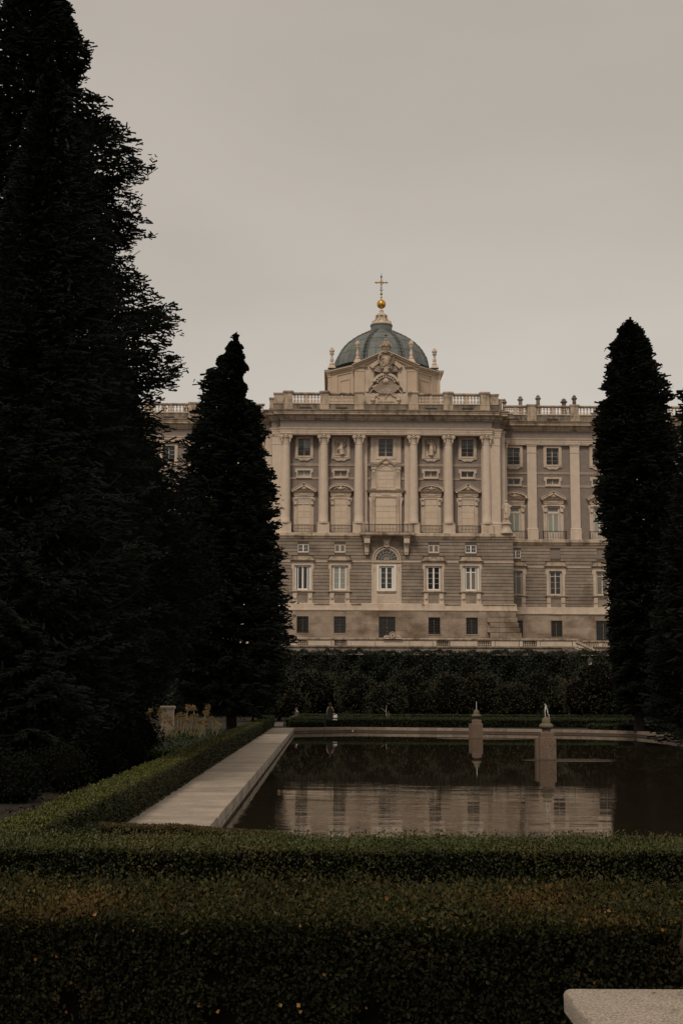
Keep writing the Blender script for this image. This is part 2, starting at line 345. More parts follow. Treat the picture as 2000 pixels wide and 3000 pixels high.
# ground with the pool cut out: a ring round the pool, then the rest as big rectangles
def ground():
    mb = MB(); n = len(pool_poly)
    X0,X1,Y0,Y1 = -8.0, 40.0, 14.0, 110.0
    outer = []
    for x,y in pool_poly:
        cands = [(x-X0,(X0,y)),(X1-x,(X1,y)),(y-Y0,(x,Y0)),(Y1-y,(x,Y1))]
        outer.append(min(cands)[1])
    outer[0] = (X0,Y0); outer[-1] = (X1,Y0)
    outer[1] = (X0,pool_poly[1][1])
    z = -.004
    vs = [(x,y,z) for x,y in pool_poly]+[(x,y,z) for x,y in outer]
    fs = [(i,(i+1)%n,(i+1)%n+n,i+n) for i in range(n)]
    mb.add(vs, fs)
    # corners of the rectangle not reached by the projected points
    for a,b in zip(outer, outer[1:]+outer[:1]):
        if a[0] != b[0] and a[1] != b[1]:
            cx = X0 if X0 in (a[0],b[0]) else X1; cy = Y1 if Y1 in (a[1],b[1]) else Y0
            mb.add([(a[0],a[1],z),(b[0],b[1],z),(cx,cy,z)], [(0,1,2)])
    B = 1500
    for a,b,c,d in ((-B,X0,-B,B),(X1,B,-B,B),(X0,X1,-B,Y0),(X0,X1,Y1,B)):
        mb.add([(a,c,z),(b,c,z),(b,d,z),(a,d,z)], [(0,1,2,3)])
    return mb
tag(ground().build('ground', M['ground']), kind='structure')
sheet('gravel_walk', PX0-1.9, 30, 102.5, 117.5, .004, M['gravel'])
tag(MB().plan([(-80,157),(80,157),(80,260),(-80,260)], 0, 7.9).build('terrace', M['gravel']), kind='structure')

# water
wm = bpy.data.materials.new('pool_water'); wm.use_nodes = True
t = wm.node_tree; n = t.nodes.new; p = t.nodes['Principled BSDF']
p.inputs['Base Color'].default_value = (.026,.020,.012,1); p.inputs['Roughness'].default_value = .018; p.inputs['IOR'].default_value = 1.33
g = n('ShaderNodeNewGeometry'); 
def noise(scale, vec, det=3, dist=0):
    mp = n('ShaderNodeMapping'); mp.inputs['Scale'].default_value = vec; t.links.new(g.outputs['Position'], mp.inputs[0])
    q = n('ShaderNodeTexNoise'); q.inputs['Scale'].default_value = scale; q.inputs['Detail'].default_value = det; q.inputs['Distortion'].default_value = dist; t.links.new(mp.outputs[0], q.inputs['Vector']); return q.outputs['Fac']
def mth(op, a, b=None, c=None):
    q = n('ShaderNodeMath'); q.operation = op
    for i, x in enumerate((a,b,c)):
        if x is None: continue
        if isinstance(x,(int,float)): q.inputs[i].default_value = x
        else: t.links.new(x, q.inputs[i])
    return q.outputs[0]
NEARP = G(1605,2226.5,WZ); FARP = G(1397.5,2164,WZ)
sp = n('ShaderNodeSeparateXYZ'); t.links.new(g.outputs['Position'], sp.inputs[0])
rip = noise(1.0, (.9,2.6,1), 3, .6); rip2 = noise(1.0, (4.5,9,1), 2, .3)
calm = n('ShaderNodeMapRange'); calm.inputs[1].default_value = 30; calm.inputs[2].default_value = 47; calm.inputs[3].default_value = 1.0; calm.inputs[4].default_value = .06
t.links.new(sp.outputs['Y'], calm.inputs[0])
patch = n('ShaderNodeMapRange'); patch.inputs[1].default_value = .38; patch.inputs[2].default_value = .62; patch.inputs[3].default_value = .25; t.links.new(noise(.22,(1,1,1),2), patch.inputs[0])
h = mth('MULTIPLY', mth('MULTIPLY', mth('ADD', mth('MULTIPLY', rip, 1.0), mth('MULTIPLY', rip2, .16)), calm.outputs[0]), patch.outputs[0])
spl = None
for (fx,fy,ox,rx,ry) in ((NEARP[0],NEARP[1],1.0,2.2,1.5),(FARP[0],FARP[1],.6,3.2,1.6)):   # where the jets fall back
    dx = mth('DIVIDE', mth('SUBTRACT', sp.outputs['X'], fx+ox), rx); dy = mth('DIVIDE', mth('SUBTRACT', sp.outputs['Y'], fy), ry)
    d2 = mth('ADD', mth('MULTIPLY', dx, dx), mth('MULTIPLY', dy, dy))
    mr = n('ShaderNodeMapRange'); mr.inputs[1].default_value = 0.15; mr.inputs[2].default_value = 1.0; mr.inputs[3].default_value = 1; mr.inputs[4].default_value = 0; t.links.new(d2, mr.inputs[0])
    s_ = mr.outputs[0]; spl = s_ if spl is None else mth('MAXIMUM', spl, s_)
h = mth('ADD', h, mth('MULTIPLY', mth('MULTIPLY', noise(7.0,(1,1,1),2), spl), 9.0))
# ring waves that spread from the near fountain
rx_ = mth('SUBTRACT', sp.outputs['X'], NEARP[0]); ry_ = mth('SUBTRACT', sp.outputs['Y'], NEARP[1])
rr = mth('SQRT', mth('ADD', mth('MULTIPLY', rx_, rx_), mth('MULTIPLY', ry_, ry_)))
ring = mth('SINE', mth('MULTIPLY', mth('ADD', rr, mth('MULTIPLY', noise(.35,(1,1,1),2), 3.0)), 3.4))
rf = n('ShaderNodeMapRange'); rf.inputs[1].default_value = 14; rf.inputs[2].default_value = 24; rf.inputs[3].default_value = 0; rf.inputs[4].default_value = 1; t.links.new(rr, rf.inputs[0])
h = mth('ADD', h, mth('MULTIPLY', mth('MULTIPLY', ring, .16), mth('MULTIPLY', rf.outputs[0], calm.outputs[0])))
bu = n('ShaderNodeBump'); bu.inputs['Strength'].default_value = 1.0; bu.inputs['Distance'].default_value = .006
t.links.new(h, bu.inputs['Height']); t.links.new(bu.outputs[0], p.inputs['Normal'])
mb = MB(); mb.add([(x+(.0),y,WZ) for x,y in pool_poly], [tuple(range(len(pool_poly)))[::-1]])
me = mb.mesh('water', wm); 
if me.polygons[0].normal.z < 0: me.flip_normals()
tag(link('water', me), kind='structure')

# pool edge: coping stones and wall stones under them, one by one
pool_edge = empty('pool_coping', (PX0,60,0), 'pale stone coping of cut blocks around the rectangular garden pool', 'pool edge')
def edge_run(a, b, stone, parent, ins=.42, skip=False):
    a = Vector((*a,0)); b = Vector((*b,0)); L_ = (b-a).length; d = (b-a)/L_; nrm = Vector((d.y,-d.x,0))  # towards the water
    k = max(1,int(round(L_/stone))); s = L_/k
    for i in range(k):
        p0 = a+d*(i*s+.008); p1 = a+d*((i+1)*s-.008)
        j = rnd.uniform(-.008,.008)
        def quad(z0,z1,o0,o1):
            q = [p0-nrm*o0, p1-nrm*o0, p1+nrm*o1, p0+nrm*o1]
            c = (p0+p1)/2
            return [(v.x-c.x,v.y-c.y) for v in q], c
        q, c = quad(0,0,ins,.03+j)
        m_ = MB(); 
        if (q[1][0]-q[0][0])*(q[2][1]-q[1][1])-(q[1][1]-q[0][1])*(q[2][0]-q[1][0]) < 0: q = q[::-1]
        m_.plan(q, -.19+j*.3, .012+j*.4)
        if not skip: m_.build('coping_stone', M['coping'], parent, (c.x,c.y,0))
        q, c = quad(0,0,.25,-.01-abs(j))
        m_ = MB()
        if (q[1][0]-q[0][0])*(q[2][1]-q[1][1])-(q[1][1]-q[0][1])*(q[2][0]-q[1][0]) < 0: q = q[::-1]
        m_.plan(q, -.44, -.225); m_.build('wall_stone', M['coping'] if skip else M['wet'], parent, (c.x,c.y,0))
for i in range(len(pool_poly)-1):
    a, b = pool_poly[i], pool_poly[i+1]
    if i >= 7: stone = 2.2
    else: stone = 1.05 if i == 0 else 1.32
    edge_run(a, b, stone, pool_edge, .42, i == 0)
mb = MB()
for i in range(len(pool_poly)-1):
    a = Vector(pool_poly[i]); b = Vector(pool_poly[i+1]); d = (b-a).normalized(); nr = Vector((d.y,-d.x))
    c = a-nr*.03; e_ = b-nr*.03
    mb.add([(c.x,c.y,-.6),(e_.x,e_.y,-.6),(e_.x,e_.y,-.02),(c.x,c.y,-.02)], [(0,1,2,3)])
mb.build('backing_wall', M['wet'], pool_edge)
# path slabs
walk = empty('path', ((PX0+PLX)/2,60,0)); walk['kind'] = 'structure'
y = 25.5; far = pool_poly[1][1]+.25
while y < far:
    d = min(rnd.uniform(.85,1.15), far-y)
    if d < .2: break
    MB().loft4(PLX-.1-(PX0+PLX)/2, PX0+.03+rnd.uniform(-.006,.006)-(PX0+PLX)/2, -d/2+.013, d/2-.013, [(-.19,0),(.006,0),(.013+rnd.uniform(-.002,.002),-.007)]).build('slab', M['path'], walk, ((PX0+PLX)/2,y+d/2,0))
    y += d

# ------------------------------------------------------------------ leaf helpers
def hedge(name, label, path, wdt, zt, leafmat, leaf, dens, cat='hedge', z0=0, jit=.03, group=None, dens_fn=None, spikes=.0, sides=True, ends=True, topmat=None, holes=()):
    """clipped hedge: path of (x,y) corner points, width, height; twiggy core and a coat of leaves"""
    ctr = (path[0][0]+path[-1][0])/2, (path[0][1]+path[-1][1])/2
    root = empty(name, (ctr[0],ctr[1],z0), label, cat, group)
    core = MB(); P=[]; Nn=[]; S=[]; T=[]
    ins = leaf*.9+jit*2.2
    zt_of = zt if callable(zt) else (lambda s: zt)
    for (a,b) in zip(path[:-1], path[1:]):
        a = np.array(a,float); b = np.array(b,float); L_ = np.linalg.norm(b-a); d = (b-a)/L_; nr = np.array([d[1],-d[0]])
        zt_ = zt_of(0)
        q = [a-nr*(wdt/2-ins)+d*ins, b-nr*(wdt/2-ins)-d*ins, b+nr*(wdt/2-ins)-d*ins, a+nr*(wdt/2-ins)+d*ins]
        q = [tuple(v) for v in q]
        if (q[1][0]-q[0][0])*(q[2][1]-q[1][1])-(q[1][1]-q[0][1])*(q[2][0]-q[1][0]) < 0: q = q[::-1]
        core.plan(q, z0, zt_-ins)
        faces = [('top',wdt*L_),('r',L_*(zt_-z0)),('l',L_*(zt_-z0))]+([('e0',wdt*(zt_-z0)),('e1',wdt*(zt_-z0))] if ends else [])
        for nm, area in faces:
            cnt = int(area*dens)
            if nm == 'l' and d[0] > .7: cnt = int(cnt*.3)      # the face turned away from the garden entrance
            if cnt < 1: continue
            u = rg.random(cnt); v = rg.random(cnt)
            if dens_fn is not None:
                yy = a[1]+(b[1]-a[1])*u
                keep = rg.random(cnt) < dens_fn(yy); u = u[keep]; v = v[keep]; cnt = len(u)
            if nm == 'top': pos = np.column_stack([a[0]+d[0]*u*L_+nr[0]*(v-.5)*wdt, a[1]+d[1]*u*L_+nr[1]*(v-.5)*wdt, np.full(cnt,zt_)]); nn = np.tile([0,0,1.],(cnt,1))
            elif nm in 'rl':
                sg = 1 if nm == 'r' else -1
                pos = np.column_stack([a[0]+d[0]*u*L_+sg*nr[0]*wdt/2, a[1]+d[1]*u*L_+sg*nr[1]*wdt/2, z0+v*(zt_-z0)]); nn = np.tile([sg*nr[0],sg*nr[1],.0],(cnt,1))
            else:
                e_ = a if nm == 'e0' else b; sg = -1 if nm == 'e0' else 1
                pos = np.column_stack([e_[0]+nr[0]*(u-.5)*wdt, e_[1]+nr[1]*(u-.5)*wdt, z0+v*(zt_-z0)]); nn = np.tile([sg*d[0],sg*d[1],0.],(cnt,1))
            # lumps: slow waves in the clipped surface
            wv = np.sin(pos[:,0]*5.1+pos[:,2]*7)*np.sin(pos[:,1]*4.3+pos[:,0]*2.2)+.6*np.sin(pos[:,0]*13+pos[:,1]*11+pos[:,2]*9)
            off = wv*jit*.55-np.abs(rg.normal(0,jit,cnt))+rg.random(cnt)**6*spikes*(nm=='top')
            pos = pos+nn*off[:,None]
            P.append(pos); Nn.append(nn); T.append(np.full(cnt, nm == 'top'))
    P = np.vstack(P); Nn = np.vstack(Nn); T = np.concatenate(T); n_ = len(P)
    if holes:
        keep = np.ones(n_,bool)
        for hx,hz,hr in holes: keep &= ~((np.hypot(P[:,0]-hx,(P[:,2]-hz)*.8)+rg.normal(0,hr*.22,n_) < hr) & ~T & (P[:,1] < ctr[1]))
        P = P[keep]; Nn = Nn[keep]; T = T[keep]; n_ = len(P)
    D = Nn*.55+rg.normal(0,.75,(n_,3))+np.array([0,0,.35]); FN = Nn*1.0+rg.normal(0,.6,(n_,3))
    dist = np.linalg.norm(P-np.array([0,0,CAMH]),axis=1)
    sz = leaf*(.6+.8*rg.random(n_))
    if dens_fn is not None: sz = sz*np.clip(1/np.sqrt(dens_fn(P[:,1])),1,2.6)
    co = kites(P, D, FN, sz, sz*.55)
    co[:,0] -= ctr[0]; co[:,1] -= ctr[1]; co[:,2] -= z0
    T4 = np.repeat(T,4)
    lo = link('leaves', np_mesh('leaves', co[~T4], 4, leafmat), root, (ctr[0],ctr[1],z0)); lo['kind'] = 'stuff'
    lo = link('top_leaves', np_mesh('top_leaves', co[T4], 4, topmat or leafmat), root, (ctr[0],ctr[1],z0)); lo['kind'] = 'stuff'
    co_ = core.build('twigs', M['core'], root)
    return root

def blob_shrub(name, label, x, y, z0, rx, ry, rz, leafmat, leaf, cnt, group=None, cat='shrub', lumps=9):
    root = empty(name, (x,y,z0), label, cat, group)
    c = rg.normal(0,1,(lumps,3)); c = unit(c)*np.array([rx,ry,rz])*.5; c[:,2] = np.abs(c[:,2])*1.0+rz*.35
    r = (.42+.25*rg.random(lumps))*min(rx,rz*1.1)
    w_ = r**2/np.sum(r**2); idx = rg.choice(lumps,cnt,p=w_)
    d = unit(rg.normal(0,1,(cnt,3))); rad = r[idx]*(1-np.abs(rg.normal(0,.16,cnt)))
    P = c[idx]+d*rad[:,None]*np.array([1.15,1.15,1.0]); ok = P[:,2] > .05; P = P[ok]; d = d[ok]; n_ = len(P)
    sz = leaf*(.6+.8*rg.random(n_))
    co = kites(P, d+rg.normal(0,.8,(n_,3)), d+rg.normal(0,.6,(n_,3)), sz, sz*.6)
    lo = link('leaves', np_mesh('leaves', co, 4, leafmat), root, (x,y,z0)); lo['kind'] = 'stuff'
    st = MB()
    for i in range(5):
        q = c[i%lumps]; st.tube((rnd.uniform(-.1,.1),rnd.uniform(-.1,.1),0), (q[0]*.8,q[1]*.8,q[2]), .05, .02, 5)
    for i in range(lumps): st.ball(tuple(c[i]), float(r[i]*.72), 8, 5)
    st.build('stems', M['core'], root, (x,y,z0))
    return root

# ------------------------------------------------------------------ conifers
def lerp_prof(prof, z):
    zs = [q[0] for q in prof]; rs = [q[1] for q in prof]
    return float(np.interp(z, zs, rs))
def conifer(label, x, y, top, profR, profL, zlow, per_m, shoot, m, seed, droop=.0, gap=.0, group=None, trunk_r=.35, sec=.27, ter=.17, sparse=None, wide=1.0, fill=700, tier_h=1.35, bw=.26):
    r_ = random.Random(seed); g_ = np.random.default_rng(seed)
    root = empty('fir_tree', (x,y,0), label, 'tree', group)
    tr = MB(); 
    zz = [0,.4]+list(np.linspace(1.5,top-.4,12)); 
    pts = [Vector((.06*math.sin(z*.9+seed),.06*math.cos(z*.7),z)) for z in zz]; rs = [trunk_r*1.35,trunk_r*1.05]+[max(.03,trunk_r*(1-z/top)**.85) for z in zz[2:]]
    tr.chain(pts, rs, 10); tr.build('trunk', M['bark'], root, (x,y,0))
    limbs = MB(); PP=[]; DD=[]; LL=[]
    z = zlow; az = r_.random()*6.28
    while z < top-.15:
        f = (z-zlow)/(top-zlow)
        az += 2.399+r_.uniform(-.4,.4)
        c = math.cos(az)
        side = profR if c > 0 else profL
        Rr = lerp_prof(side, z)*abs(c)+((lerp_prof(profR,z)+lerp_prof(profL,z))/2)*(1-abs(c)) if True else 0
        tier = .5+.5*math.sin(2*math.pi*(z/tier_h+.22*math.sin(az*2+seed)+.15*math.sin(az*5)))
        tmul = (.74+.26*tier)*r_.uniform(.90,1.05); Rr *= .9
        for _ in range(3):                       # limbs rise towards their tips: take the outline's radius where the tip ends
            rise = Rr*((.55*f**1.5-.12-droop*(1-f))+.25)
            zt_ = min(z+rise, top)
            Rr = lerp_prof(side, zt_)*abs(c)+((lerp_prof(profR,zt_)+lerp_prof(profL,zt_))/2)*(1-abs(c))
        Rr = max(.12, Rr*tmul-.5*shoot-.08)
        if Rr <= 0.05: z += 1/per_m; continue
        if gap and r_.random() < gap: z += 1/per_m; continue
        sl = .55*f**1.5-.12-droop*(1-f); cv = .18+.15*r_.random()
        n = max(5,int(Rr/.3)); tt = np.linspace(0,1,n)
        wob = r_.uniform(-.12,.12)
        ang = az+wob*tt**2
        lx = np.cos(ang)*Rr*tt; ly = np.sin(ang)*Rr*tt; lz = z+Rr*(sl*tt+cv*tt**2-.10*np.sin(tt*3.1))
        pts = np.column_stack([lx,ly,lz])
        br = .022+.012*Rr
        st = max(1,n//5)
        idx = list(range(0,n,st)); 
        if idx[-1] != n-1: idx.append(n-1)
        for i,j in zip(idx[:-1],idx[1:]): limbs.tube(tuple(pts[i]), tuple(pts[j]), br*(1-tt[i]*.8), br*(1-tt[j]*.8), 4)
        # branchlets
        ns = max(4,int(Rr*.86/sec)); ts = .14+.86*(np.arange(ns)+g_.random(ns)*.6)/ns; ts = np.clip(ts,0,1)
        tang = np.array([math.cos(az),math.sin(az),0.]); perp = np.array([-math.sin(az),math.cos(az),0.])
        for s_ in (-1,1):
            base = np.column_stack([np.interp(ts,tt,pts[:,k]) for k in range(3)])
            ln = wide*(.34+.48*Rr*(1-ts)**.75*(.35+.65*np.minimum(1,ts*2.2)))*g_.uniform(.7,1.1,ns); ln = np.minimum(ln,1.9)*min(1,.35+.45*Rr); ss = min(1,.55+.3*Rr)
            a_ = g_.uniform(.65,1.05,ns)[:,None]*s_
            dr = tang*np.cos(a_)+perp*np.sin(a_); dr[:,2] = sl*.6+g_.uniform(-.22,.12,ns)-droop*.3
            dr = unit(dr)
            # shoots on each branchlet
            for q in range(ns):
                k = max(2,int(ln[q]/ter)); u = (np.arange(k)+.5)/k
                pb = base[q]+dr[q]*(ln[q]*u)[:,None]; pb[:,2] -= .10*ln[q]*u**2*(1+droop*2)
                side_ = np.where(np.arange(k)%2,1,-1)[:,None]
                pr = np.cross(dr[q],[0,0,1.]); pr /= np.linalg.norm(pr)+1e-9
                for sg in (1,-1):
                    dd = dr[q]*.75+pr*side_*sg*.75+g_.normal(0,.22,(k,3)); dd[:,2] += .10
                    PP.append(pb); DD.append(dd); LL.append(ss*shoot*(1.15-.5*u)*g_.uniform(.7,1.2,k))
                PP.append((base[q]+dr[q]*ln[q]*.82)[None]); DD.append(dr[q][None]+g_.normal(0,.1,(1,3))); LL.append(np.array([shoot*1.2]))
        # tips and shoots on the limb itself
        k = max(3,int(Rr/.2)); u = .2+.8*(np.arange(k)+.5)/k
        pb = np.column_stack([np.interp(u,tt,pts[:,q]) for q in range(3)])
        dd = tang+perp*g_.choice([-1,1],k)[:,None]*.6+g_.normal(0,.25,(k,3)); dd[:,2] += .35
        PP.append(pb); DD.append(dd); LL.append(shoot*g_.uniform(.8,1.3,k))
        z += r_.uniform(.6,1.4)/per_m
    # inner foliage filling the crown behind the branch tips
    kk = int(fill*(top-zlow)); zi = zlow+(top-.8-zlow)*g_.random(kk)**1.15; ai = g_.random(kk)*6.283; ci = np.cos(ai)
    RR = np.interp(zi,[q[0] for q in profR],[q[1] for q in profR]); LLf = np.interp(zi,[q[0] for q in profL],[q[1] for q in profL])
    rad = np.where(ci > 0, RR, LLf)*np.abs(ci)+(RR+LLf)/2*(1-np.abs(ci)); rad *= .50*np.sqrt(g_.random(kk))
    PP.append(np.column_stack([np.cos(ai)*rad,np.sin(ai)*rad,zi])); DD.append(np.column_stack([np.cos(ai),np.sin(ai),g_.uniform(-.5,.3,kk)])+g_.normal(0,.35,(kk,3))); LL.append(shoot*1.15*g_.uniform(.8,1.3,kk))
    # leader
    k = 14; zz_ = top-1.3+1.1*g_.random(k)
    PP.append(np.column_stack([np.zeros(k),np.zeros(k),zz_])); a_ = g_.random(k)*6.28
    DD.append(np.column_stack([np.cos(a_),np.sin(a_),g_.uniform(.5,1.6,k)])); LL.append(.6*shoot*g_.uniform(.8,1.3,k))
    P = np.vstack(PP); D = unit(np.vstack(DD)); Ls = np.concatenate(LL); n_ = len(P)
    # spread the boughs so that the crown has the outline given by the two profiles, as seen from the garden side
    for it in range(2):
        tip = P+D*Ls[:,None]; pf = y/(y+tip[:,1]); ax_ = (x+tip[:,0])*pf-x; az_ = CAMH+(tip[:,2]-CAMH)*pf
        hb = .45; nb = int((top-zlow)/hb)+2; zb_ = np.clip(((az_-zlow)/hb).astype(int),0,nb-1)
        for sg, prf in ((1,profR),(-1,profL)):
            fac = np.full(nb,np.nan); cen = zlow+(np.arange(nb)+.5)*hb
            for b_ in range(nb):
                v = sg*ax_[zb_==b_]; v = v[v > 0]
                if len(v) > 12: fac[b_] = max(.1,lerp_prof(prf,cen[b_]))/np.sort(v)[-max(3,int(len(v)*.07))]
            ok = ~np.isnan(fac)
            if ok.sum() < 3: continue
            fac = np.interp(cen,cen[ok],fac[ok]); fac = np.clip(np.convolve(np.pad(fac,1,mode='edge'),[.15,.7,.15],'valid'),.3,1.7)
            f_ = np.interp(az_,cen,fac); c_ = np.clip(sg*tip[:,0]/(np.hypot(tip[:,0],tip[:,1])+1e-6),0,1)
            mfac = 1+(f_-1)*c_; P[:,0] *= mfac; P[:,1] *= mfac
    tip = P+D*Ls[:,None]; pf = y/(y+tip[:,1]); ax_ = (x+tip[:,0])*pf-x; az_ = CAMH+(tip[:,2]-CAMH)*pf
    wob = .5*np.sin(tip[:,2]*5.3+tip[:,1]*2.1)+.35*np.sin(tip[:,2]*9.7-tip[:,1]*3.7+tip[:,0])+.3*np.sin(tip[:,2]*2.3+seed)
    cut = np.zeros(n_,bool)
    for sg, prf in ((1,profR),(-1,profL)):                 # no bough reaches beyond the outline
        lim = np.interp(az_,[q[0] for q in prf],[q[1] for q in prf])
        th = tier_h*.72; ph = az_/th+.35*np.sin(az_*1.7+seed+sg)+.25*np.sin(tip[:,1]*1.3+sg*2)
        dep = np.minimum(.78,.10+.20*lim)             # drooping boughs: wide at the lower lip of each tier, set back above it
        cut |= sg*ax_ > lim+dep*(.40-(ph-np.floor(ph)))+.07*wob*(shoot/.3)+.03
    P = P[~cut]; D = D[~cut]; Ls = Ls[~cut]; n_ = len(P)
    # thin out what stands far outside the view or on the far side of the crown
    wx = (x+P[:,0]); wy = y+P[:,1]; ppx = 1000+F*(wx/wy-math.tan(YAW))
    keep = (ppx > -220) & (ppx < 2220) & ~((P[:,1] > 1.2) & (np.abs(P[:,0]) < 1.1*P[:,1]) & (g_.random(n_) < .55))
    P = P[keep]; D = D[keep]; Ls = Ls[keep]; n_ = len(P)
    N1 = unit(np.cross(D, g_.normal(0,1,(n_,3)))); N2 = np.cross(D,N1)
    co = np.vstack([blades(P,D,N1,Ls,Ls*bw), blades(P,D,N2,Ls,Ls*bw)])
    lo = link('foliage', np_mesh('foliage', co, 4, m), root, (x,y,0)); lo['kind'] = 'stuff'
    lb = limbs.build('limbs', M['bark'], root, (x,y,0)); lb['kind'] = 'stuff'
    print('conifer', label[:30], n_*4, 'tris')
    return root
def prof_px(pts, cx, Y, sign=1):
    """silhouette points (x,y) in photo pixels -> (z, radius) at depth Y"""
    o = [(Zf(py,Y,px), max(.05,sign*(Xf(px,Y,py)-cx))) for px,py in pts]
    return sorted(o)

# ================================================================== THE PALACE
XA = Xf(1131,173.0,1500)
PAL = empty('palace', (XA,174,7.9), 'pale stone royal palace with a colonnaded centre block and a green dome', 'palace')
YF, YCOL, YW, YL, YB = 172.9, 173.35, 174.4, 172.7, 172.35
def U(px, Y, py=1400): return Xf(px,Y,py)
def du(off, Y=173.5): return off*Y*1.0045/F*1.0
ZFl = lambda y: Zf(y,YF)
def P_(name, mb, m, smooth=False, label=None): return mb.build(name, M[m], PAL, (0,0,0), smooth, label)

cache = {}
def window(cx, Y, z0, z1, wd, cols, rows, style='cream', glass='glass', fr=.09, parent=PAL, name='window', mid=True, transom=None, panes_mat=None):
    """sash frame with a child for every pane"""
    key = ('w',round(z1-z0,2),round(wd,2),cols,rows,style,fr,transom,mid)
    H = z1-z0
    if key not in cache:
        mb = MB(); a = wd/2
        mb.box(-a,-a+fr,0,.10,0,H); mb.box(a-fr,a,0,.10,0,H); mb.box(-a+fr,a-fr,.002,.098,0,fr*1.2); mb.box(-a+fr,a-fr,.002,.098,H-fr,H)
        if mid: mb.box(-fr*.75,fr*.75,-.012,.088,fr*1.2,H-fr)
        xs = [-a+fr,-fr*.75,fr*.75,a-fr] if mid else [-a+fr,a-fr]
        cells = []
        zb, zt = fr*1.2, H-fr
        zz = [zb]+([] if transom is None else [H*transom])+[zt]
        if transom is not None: mb.box(-a+fr,a-fr,-.008,.092,H*transom-fr*.5,H*transom+fr*.5)
        per = cols//2 if mid else cols
        spans = [(xs[0],xs[1]),(xs[2],xs[3])] if mid else [(xs[0],xs[1])]
        mt = .028
        for s0,s1 in spans:
            for zi in range(len(zz)-1):
                a0 = zz[zi]+(fr*.5 if zi else 0); a1 = zz[zi+1]-(fr*.5 if zi < len(zz)-2 else 0)
                rws = rows if (zi == 0) else 1
                for i in range(per):
                    for j in range(rws):
                        x0 = s0+(s1-s0)*i/per; x1 = s0+(s1-s0)*(i+1)/per; q0 = a0+(a1-a0)*j/rws; q1 = a0+(a1-a0)*(j+1)/rws
                        if i: mb.box(x0-mt/2,x0+mt/2,.01,.07,q0,q1)
                        if j: mb.box(x0,x1,.012,.068,q0-mt/2,q0+mt/2)
                        cells.append((x0,x1,q0,q1))
        me = mb.mesh('window_sash', M[style])
        pm = {}
        cache[key] = (me,cells,pm)
    me, cells, pm = cache[key]
    o = link(name, me, parent, (cx,Y,z0))
    for i,(x0,x1,q0,q1) in enumerate(cells):
        gm = panes_mat[i%len(panes_mat)] if panes_mat else glass
        k = (round(x1-x0,3),round(q1-q0,3),gm)
        if k not in pm:
            pm[k] = MB().box(-(x1-x0)/2,(x1-x0)/2,0,.012,-(q1-q0)/2,(q1-q0)/2).mesh('pane', M[gm])
        link('pane', pm[k], o, (cx+(x0+x1)/2, Y+.045, z0+(q0+q1)/2))
    return o

def arc(cx, cz, rx, rz, a0, a1, n=14):
    return [(cx+rx*math.cos(R(a0+(a1-a0)*i/n)), cz+rz*math.sin(R(a0+(a1-a0)*i/n))) for i in range(n+1)]
def ring_frame(mb, x0,x1,z0,z1, ix0,ix1,iz0,iz1, y0, y1):
    mb.box(x0,ix0,y0,y1,z0,z1); mb.box(ix1,x1,y0,y1,z0,z1); mb.box(ix0,ix1,y0+.001,y1,iz1,z1); mb.box(ix0,ix1,y0+.001,y1,z0,iz0); return mb

